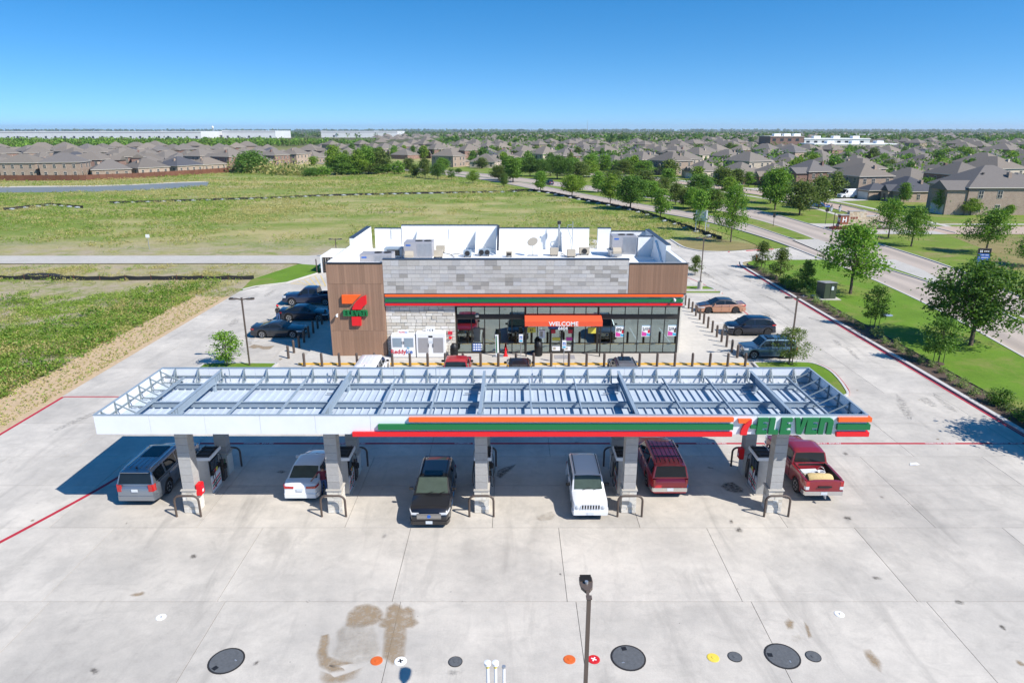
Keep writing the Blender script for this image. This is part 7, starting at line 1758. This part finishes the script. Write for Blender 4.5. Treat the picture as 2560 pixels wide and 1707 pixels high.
# ------------------------------------------------------------------ houses
def hip(mb, x0, y0, x1, y1, z, pitch, ov=.45, gable=None):
    """hip roof (or gable along y when gable='y') over a rectangle"""
    x0, y0, x1, y1 = x0 - ov, y0 - ov, x1 + ov, y1 + ov; w, d = x1 - x0, y1 - y0; t = .14; zb_ = z - t
    if gable == 'y':                       # ridge runs along y, gable ends at y0 and y1
        h = w / 2 * pitch; xm = (x0 + x1) / 2
        mb.add([(x0, y0, z), (x1, y0, z), (x1, y1, z), (x0, y1, z), (xm, y0, z + h), (xm, y1, z + h)], [(0, 4, 5, 3), (1, 2, 5, 4), (0, 1, 4), (2, 3, 5)]); return z + h
    h = min(w, d) / 2 * pitch
    if w >= d: r0, r1 = (x0 + d / 2, (y0 + y1) / 2), (x1 - d / 2, (y0 + y1) / 2)
    else: r0, r1 = ((x0 + x1) / 2, y0 + w / 2), ((x0 + x1) / 2, y1 - w / 2)
    v = [(x0, y0, z), (x1, y0, z), (x1, y1, z), (x0, y1, z), (*r0, z + h), (*r1, z + h)] + [(x0, y0, zb_), (x1, y0, zb_), (x1, y1, zb_), (x0, y1, zb_)]
    if w >= d: f = [(0, 1, 5, 4), (1, 2, 5), (2, 3, 4, 5), (3, 0, 4)]
    else: f = [(0, 1, 4), (1, 2, 5, 4), (2, 3, 5), (3, 0, 4, 5)]
    mb.add(v, f); mb.add(v, [(0, 6, 7, 1), (1, 7, 8, 2), (2, 8, 9, 3), (3, 9, 6, 0)], 1); return z + h
def window_mesh(w, h):
    return MB().box(-w / 2 - .08, -.05, -.08, w / 2 + .08, .0, h + .08, 0).box(-w / 2, -.07, 0, w / 2, -.051, h, 1).box(-.025, -.085, 0, .025, -.071, h, 0).box(-w / 2, -.085, h / 2 - .025, -.026, -.071, h / 2 + .025, 0).box(.026, -.085, h / 2 - .025, w / 2, -.071, h / 2 + .025, 0).mesh('window', ['trim_cream', 'pane'])
WIN = window_mesh(1.0, 1.5); WINS = window_mesh(.8, 1.1)
GAR = MB().box(-2.45, -.06, 0, 2.45, 0, 2.3).mesh('garage_door', 'garage_door'); DOOR = MB().box(-.5, -.07, 0, .5, 0, 2.2).mesh('door', 'bronze')
def house_proto(w, d, st_, wm, seed, roofm='shingle', wing=True, detail=True):
    """front faces -y; two blocks (main and front wing), hip and gable roofs"""
    q = random.Random(seed); H_ = 2.9 * st_ + .3; P = []; mb = MB(); p = .56
    mb.box(-w / 2, -d / 2, -.2, w / 2, d / 2, H_); gx0 = -w / 2 + .3 if q.random() < .5 else w / 2 - 6.3; gd = 4.5; gz = 2.9 if st_ == 1 or q.random() < .6 else H_ - .6
    rf = MB(); hip(rf, -w / 2, -d / 2, w / 2, d / 2, H_ + .01, p)
    if wing:
        mb.box(gx0, -d / 2 - gd, -.2, gx0 + 6, -d / 2 - .01, gz)
        gb = 'y' if q.random() < .55 else None
        ht = hip(rf, gx0, -d / 2 - gd, gx0 + 6, -d / 2 + 3, gz + .01, p, gable=gb)
        if gb: mb.prism([(gx0, gz + .0), (gx0 + 6, gz), (gx0 + 3, gz + 6 / 2 * p)], -d / 2 - gd, -d / 2 - gd + .1, 'xz')
        px2 = gx0 + 7.2 if gx0 < 0 else gx0 - 4.4           # entrance porch gable
        mb.box(px2, -d / 2 - 1.4, -.2, px2 + 3.2, -d / 2 - .01, 3.0); hip(rf, px2, -d / 2 - 1.4, px2 + 3.2, -d / 2 + 2, 3.05, 1.0, .25, 'y'); mb.prism([(px2, 3.0), (px2 + 3.2, 3.0), (px2 + 1.6, 4.6)], -d / 2 - 1.4, -d / 2 - 1.3, 'xz')
        P += [('garage_door', GAR, (gx0 + 3, -d / 2 - gd - .01, 0), 0), ('door', DOOR, (px2 + 1.6, -d / 2 - 1.41, 0), 0)]
    P = [('wall', mb.mesh('wall', wm), (0, 0, 0), 0), ('roof', rf.mesh('roof', [roofm, 'trim_cream']), (0, 0, 0), 0)] + P
    if detail:
        for s in range(st_):
            z = .8 + s * 3.0
            for x in np.linspace(-w / 2 + 2, w / 2 - 2, 4):
                P.append(('window', WIN, (x, d / 2 + .01, z), math.pi))
                if s == 1 and wing: P.append(('window', WIN, (x, -d / 2 - .01, z + .2), 0))
            for y in (-d / 3, -d / 12, d / 3): P += [('window', WIN, (w / 2 + .01, y, z), math.pi / 2), ('window', WIN, (-w / 2 - .01, y, z), -math.pi / 2)]
        ch = MB().box(-.45, -.35, 0, .45, .35, 2.6).mesh('chimney', wm); P.append(('chimney', ch, (w * .28, d * .12, H_ + .5), 0))
        P += [('roof_vent', VENT, (q.uniform(-w * .2, w * .2) + k, -d * .2, H_ + d * .155), 0) for k in (0, 1.4)]
    return P, wm
VENT = MB().box(-.2, -.2, 0, .2, .2, .35).mesh('roof_vent', 'dark_metal')
HP = [house_proto(15, 13, 1, 'brick_tan', 1), house_proto(14, 12, 2, 'brick_red', 2), house_proto(16, 13, 2, 'stone_cream', 3), house_proto(15, 14, 1, 'brick_red', 4), house_proto(14, 13, 1, 'brick_tan', 5), house_proto(16, 14, 1, 'stone_cream', 6), house_proto(15, 12, 2, 'brick_tan', 7), house_proto(15, 13, 1, 'brick_tan', 8, 'shingle_dark'), house_proto(16, 12, 1, 'brick_tan', 9), house_proto(14, 13, 1, 'stone_cream', 10)]
HF = [house_proto(15, 13, 1, 'brick_tan', 11, detail=False), house_proto(14, 12, 2, 'brick_tan', 12, detail=False), house_proto(16, 13, 1, 'brick_red', 13, detail=False), house_proto(15, 14, 2, 'stone_cream', 14, detail=False), house_proto(15, 13, 1, 'brick_tan', 15, 'shingle_dark', detail=False), house_proto(14, 14, 1, 'stone_cream', 16, detail=False), house_proto(17, 12, 1, 'brick_tan', 17, detail=False), house_proto(13, 14, 2, 'brick_red', 18, detail=False), house_proto(16, 15, 1, 'brick_tan', 19, detail=False)]
CW = {'brick_tan': 'tan brick', 'brick_red': 'red brick', 'stone_cream': 'cream stone'}
n_house = [0]
def house(P, x, y, rz, label, group, sc=1.0):
    t = thing('house', label, 'house', (x, y, -.05), rz, group); t.scale = (sc, sc, sc)
    for n, me, loc, r in P[0]: link(n, me, t, loc, r)
    n_house[0] += 1; return t
def rows(line, offs, step, start, side):
    """(x, y, rz) along a polyline at offsets; side -1 = right of the line"""
    out = []
    for o, face in offs:
        ln = offset_line(line, side * o); tot = sum(math.dist(a, b) for a, b in zip(ln, ln[1:])); P = resample(ln, max(2, int(tot / step)))
        for i, p in enumerate(P):
            a, b = P[max(i - 1, 0)], P[min(i + 1, len(P) - 1)]; t_ = Vector((b[0] - a[0], b[1] - a[1])).normalized(); n = Vector((t_.y, -t_.x)) * (1 if side < 0 else -1)
            n = n * face; out.append((p[0], p[1], math.atan2(-n.x, n.y), o))
    return out
def in_view(x, y, m=30): return y > 60 and abs(x) < .772 * (y * _cp + CAM_H * _sp) + m
RT = 'houses of the estate beyond the road'; LT = 'houses behind the wood fence'
q = random.Random(21)
base_r = resample([(84, 150), (84.5, 168), (82.5, 192), (76, 219), (67, 247), (52, 279), (34, 312), (14, 345), (-12, 385), (-50, 440), (-110, 520), (-190, 620)], 60)
offs = [(24, 1), (53, -1), (95, 1), (124, -1), (166, 1), (195, -1), (237, 1), (266, -1), (308, 1), (337, -1), (379, 1), (408, -1), (450, 1), (479, -1), (521, 1), (550, -1), (592, 1), (621, -1), (663, 1), (700, -1)]
cand = [(x, y, rz, 'r', o) for x, y, rz, o in rows(base_r, offs, 18.5, 0, -1) if in_view(x, y) and not (215 < x < 420 and 560 < y < 690)]
base_l = resample([(-330, 268), (-250, 266), (-194, 266), (-163, 268), (-149, 280), (-138, 300), (-130, 322), (-118, 350), (-105, 385), (-92, 425), (-84, 470)], 50)
offs_l = [(19, -1), (47, 1), (84, -1), (112, 1), (149, -1), (177, 1), (214, -1), (242, 1), (279, -1), (307, 1)]
cand += [(x, y, rz, 'l', o) for x, y, rz, o in rows(base_l, offs_l, 15.2, 0, 1) if in_view(x, y) and y < 560 + max(0, (x + 420)) * 1.4]
cand += [(-33, 366, 2.6, 'm', 0), (-14, 358, 2.9, 'm', 0), (-72, 466, 2.6, 'm', 0)]
res = [(110.5, 161.5)]
for c in sorted(cand, key=lambda c: math.hypot(c[0], c[1])):
    if all(math.hypot(c[0] - r[0], c[1] - r[1]) > 13.5 for r in res): res.append(c)
near_h, far_h = res[1:285], res[285:]
cnt = {}
for i, (x, y, rz, sd, o) in enumerate(near_h):
    d = math.hypot(x, y); nearby = d < 430
    P = q.choice(HP if nearby else HF)
    if sd == 'l' and P[1] == 'stone_cream': P = HP[0] if nearby else HF[0]
    x += q.uniform(-1, 1); y += q.uniform(-1.5, 1.5)
    st2 = 'two-storey' if P[0][0][1].vertices and max(v.co.z for v in P[0][0][1].vertices) > 6.0 else 'one-storey'
    dark = P[0][1][1].materials[0].name == 'shingle_dark'
    where = {'r': 'in the first row beyond the road' if o == 24 else ('in the rows behind the roadside houses' if o < 200 else 'far out in the estate beyond the road'), 'l': 'in the row along the brown wood fence' if o == 19 else 'in the dense grey-roofed rows behind the wood fence', 'm': 'at the distant bend of the road'}[sd]
    house(P, x, y, rz + q.uniform(-.05, .05), '%s %s house%s %s' % (st2, CW[P[1]], ' with dark roof' if dark else '', where), RT if sd != 'l' else LT, q.uniform(.86, .99))
    if sd == 'r' and o == 24 and d < 330:          # drive up to the garage
        pass
house(house_proto(15, 17, 2, 'brick_tan', 2), 110.5, 161.5, -math.pi / 2, 'large two-storey tan brick corner house beside the dry lawn', RT)
# houses too far to count: one mass of roofs
fm = MB(); fw = MB()
for x, y, rz, sd, o in far_h[:900]:
    m_ = Matrix.Translation((x, y, 0)) @ Matrix.Rotation(rz, 4, 'Z'); t_ = MB(); w, d = q.uniform(13, 17), q.uniform(11, 14); z = q.choice([3.2, 3.2, 6.0])
    hip(t_, -w / 2, -d / 2, w / 2, d / 2, z, .56); fm.add([m_ @ Vector(v) for v in t_.v], t_.f); t_ = MB().box(-w / 2, -d / 2, -.2, w / 2, d / 2, z - .15); fw.add([m_ @ Vector(v) for v in t_.v], t_.f)
for k in range(500):
    y = q.uniform(900, 2600); x = q.uniform(-.2, .78) * y; m_ = Matrix.Translation((x, y, 0)) @ Matrix.Rotation(q.uniform(0, 3), 4, 'Z'); t_ = MB(); hip(t_, -8, -6.5, 8, 6.5, q.choice([3.2, 3.2, 6]), .55); fm.add([m_ @ Vector(v) for v in t_.v], t_.f)
o = fm.build('distant_houses', 'shingle'); setting(o, 'stuff'); o['label'] = 'mass of grey shingle roofs far out in the estate'; o['category'] = 'houses'; fw.build('walls', 'brick_tan', o)
# drives in front of the first row
for x, y, rz, sd, o in near_h:
    if sd == 'r' and o == 24 and math.hypot(x, y) < 300:
        c, s = math.cos(rz), math.sin(rz); f = lambda a, b: (x + a * c - b * s, y + a * s + b * c)
        sheet('driveway', [f(-5.5, -10), f(.5, -10), f(1.2, -22), f(-6.2, -22)], .0, 'walk_concrete')
# brown wood fence below the left estate
fl = resample(pxpoly(N1, [(0, 511), (350, 511), (700, 509), (1150, 491), (1600, 463), (1980, 436)])[:0] + [(-235, 261), (-194, 262), (-163, 263.3), (-149, 275), (-137, 296), (-127, 319)], 62)
t = thing('wood_fence', 'long brown board fence in front of the estate by the pond', 'fence', (0, 0, 0))
for a, b in zip(fl, fl[1:]):
    MB().bar((*a, .9), (*b, .9), .08, 2.1).build('fence_panel', 'fence_wood', t); MB().bar((*a, -.1), (*a, 2.15), .14, .14).build('post', 'fence_wood', t)
# yard trees
YT = 'yard trees of the estates'; k = 0
for x, y, rz, sd, o in near_h:
    pr = 1.0 if sd != 'l' else .06
    if q.random() < pr and k < 175:
        c, s = math.cos(rz), math.sin(rz); a, b = q.uniform(-9, 9), q.choice([-13, -12, 11, 12]); xx, yy = x + a * c - b * s, y + a * s + b * c
        if in_view(xx, yy, 5) and all(math.dist((xx, yy), (p[0], p[1])) > 7.6 for p in near_h):
            kk = 'far%d' % q.randrange(5); hh = q.uniform(4.5, 8.5)
            tree(kk, xx, yy, hh, q.uniform(4, 7.5), '%s%s yard tree %s' % ('tall ' if hh > 7.2 else 'small ' if hh < 5.6 else '', KIND[kk], ('beside the first row of houses beyond the road' if o == 24 else 'between the house rows behind the roadside houses' if o < 200 else 'far out among the estate houses') if sd != 'l' else 'behind the wood fence'), YT); k += 1

# ------------------------------------------------------------------ far woods, one uncountable mass each
def wood(name, label, pts, h, per, size, seed, mats=('leaf', 'leaf_dark', 'leaf_olive')):
    g = np.random.default_rng(seed); pts = np.asarray(pts); n = len(pts); hh = h * g.uniform(.65, 1.3, n); r = hh * g.uniform(.38, .6, n)
    u = g.normal(size=(n, per, 3)); u /= np.linalg.norm(u, axis=2)[:, :, None]; u *= g.uniform(.55, 1, (n, per, 1)); c = np.zeros((n, per, 3))
    c[:, :, 0] = pts[:, 0, None] + u[:, :, 0] * r[:, None]; c[:, :, 1] = pts[:, 1, None] + u[:, :, 1] * r[:, None]; c[:, :, 2] = hh[:, None] * .55 + u[:, :, 2] * hh[:, None] * .45
    v, f = leaf_quads(c.reshape(-1, 3), np.full(n * per, size), .5, seed); mi = np.repeat(g.integers(0, len(mats), n), per)
    o = link(name, np_mesh(name, v, f, list(mats), mi)); setting(o, 'stuff'); o['label'] = label; o['category'] = 'wood'
P = []
while len(P) < 1300:
    y = q.uniform(540, 930); x = q.uniform(-.80, -.12) * y
    if y > 560 + max(0, (x + 420)) * 1.4 + 15 and not (x > -.22 * y and y < 900): P.append((x, y))
wood('woodland', 'belt of mixed green woodland behind the fenced estate', P, 8.2, 46, 2.2, 5, ('leaf', 'leaf_dark', 'leaf_olive', 'leaf'))
P = []
while len(P) < 5200:
    y = 760 * (9000 / 760) ** q.random(); x = q.uniform(-.80, .80) * y
    if x < -.10 * y and y < 1700: continue
    if y < 1300 and q.random() < .45: continue
    if math.sin(x * .004 + y * .0021) + math.sin(y * .0055 - x * .0017) > .55 and q.random() < .9: continue
    P.append((x, y))
PE = []
while len(PE) < 1500:
    y = q.uniform(240, 1100); x = q.uniform(-.12, .79) * y
    if in_view(x, y, 0) and x > 75 - (y - 220) * .85 + 60 and all(abs(x - h_[0]) + abs(y - h_[1]) > 9.5 for h_ in near_h): PE.append((x, y))
wood('estate_trees', 'many garden trees dotted between the far estate roofs', PE, 7.0, 30, 1.5, 9, ('leaf', 'leaf_dark', 'leaf_olive', 'leaf'))
wood('distant_woods', 'scattered distant woods reaching to the horizon', P, 10.5, 16, 5.0, 6, ('leaf_dark', 'leaf_olive', 'leaf_dark'))
P = [(q.uniform(-.8, .8) * y, y) for y in (q.uniform(7000, 13500) for _ in range(2500))]
wood('horizon_woods', 'thin dark wooded line along the horizon', P, 22, 8, 26, 7, ('leaf_dark', 'leaf_olive'))

# ------------------------------------------------------------------ warehouses, school, water tower
def warehouse(name, label, x0, y0, x1, y1, h, doors, rz=0.0, cat='warehouse'):
    t = thing(name, label, cat, (x0, y0, 0), rz); w, d = x1 - x0, y1 - y0; n = max(4, int(w / 14))
    for i in range(n): MB().box(i * w / n + .1, 0, 0, (i + 1) * w / n - .1, .5, h * (1.0 if i % 9 else 1.04)).build('wall_panel', 'ware_wall', t)
    MB().box(.1, .51, 0, w - .1, d, h - .6).build('hall', 'ware_wall', t); MB().box(.2, .55, h - .59, w - .2, d - .1, h - .3).build('roof', 'roof_membrane', t)
    for k in range(doors): MB().box((k + .5) * w / doors - 2.2, -.15, 1.2, (k + .5) * w / doors + 2.2, -.01, 5.6).build('dock_door', 'cap_metal', t)
    MB().box(.1, -.2, h * .78, w - .1, -.02, h * .86).build('stripe', 'roof_unit', t)
mat('ware_wall', (.66, .66, .65), .8, var=.1, scale=.05)
warehouse('warehouse', 'very long white warehouse with a row of dock doors beyond the woods', -1260, 1500, -660, 1660, 15.5, 30)
warehouse('warehouse', 'tall pale end block of the long warehouse beyond the woods', -652, 1590, -532, 1700, 16.5, 5)
warehouse('warehouse', 'separate long white warehouse standing alone beyond the estate', -470, 1740, -282, 1860, 15.5, 3)
warehouse('warehouse', 'small white shed far away near the horizon', 760, 1640, 900, 1690, 9, 4)
def pxb(a0, a1, b, y, h): return (atY(*N4(a0, b), y)[0], atY(*N4(a1, b), y)[0])
for a0, a1, y, h, lb, m in ((215, 495, 640, 12, 'brown brick school block with flat roof among the houses', 'brick_red'), (500, 1050, 640, 10, 'long white-roofed school wing behind the houses', 'ware_wall'), (590, 1290, 585, 6.5, 'lower pale school wing with teal edged flat roof', 'stone_cream')):
    xa, xb_ = pxb(a0, a1, 230, y, h); t = thing('school_building', lb, 'school', (xa, y, 0)); w = xb_ - xa
    MB().box(0, 0, 0, w, 30, h).build('wall', m, t); MB().box(-.4, -.4, h + .01, w + .4, 30.4, h + .8).build('parapet', 'roof_membrane' if m != 'brick_red' else 'brick_tan', t); MB().box(.4, .4, h + .81, w - .4, 29.6, h + .9).build('roof', 'roof_membrane', t)
    for k in range(int(w / 7)): MB().box(k * 7 + 2, -.12, h - 3.4, k * 7 + 5, -.01, h - 1.2).build('window', 'pane', t)
    for k in range(3): MB().box(w * (.2 + .3 * k), 8, h + .91, w * (.2 + .3 * k) + 6, 14, h + 3).build('roof_unit', 'roof_membrane', t)
x = atY(*N1(1790, 95), 3600)[0]; t = thing('water_tower', 'white bulb-topped water tower on the horizon', 'water tower', (x, 3600, 0)); t.scale = (.34, .34, .56); MB().lathe([(9, 0), (4.5, 6), (4, 34), (7, 40)], 12).build('stem', 'ware_wall', t, 40); MB().lathe([(7, 40.1), (15, 47), (17, 54), (13, 62), (5, 66), (.1, 67)], 16).build('tank', 'roof_membrane', t, 50)
x = atY(*N3(902, 78), 5200)[0]; t = thing('radio_mast', 'thin lattice radio mast on the horizon', 'mast', (x, 5200, 0)); MB().cyl((0, 0, 0), (0, 0, 88), 1.4, .8, 6).build('mast', 'roof_unit', t)

# ------------------------------------------------------------------ the air: thin even haze, sky outside
hz = MB().box(-14200, -400, -1.2, 14200, 14200, 96).build('haze', 'white_metal'); setting(hz, 'stuff'); hz['label'] = 'thin pale haze over the plain'; hz['category'] = 'haze'
hm = bpy.data.materials.new('haze'); hm.use_nodes = True; ht = hm.node_tree; ht.nodes.clear(); ho = ht.nodes.new('ShaderNodeOutputMaterial'); hv = ht.nodes.new('ShaderNodeVolumePrincipled')
hv.inputs['Color'].default_value = (.80, .88, 1.0, 1); hv.inputs['Density'].default_value = HAZE; hv.inputs['Anisotropy'].default_value = .2
ht.links.new(hv.outputs[0], ho.inputs['Volume']); hz.data.materials.clear(); hz.data.materials.append(hm)
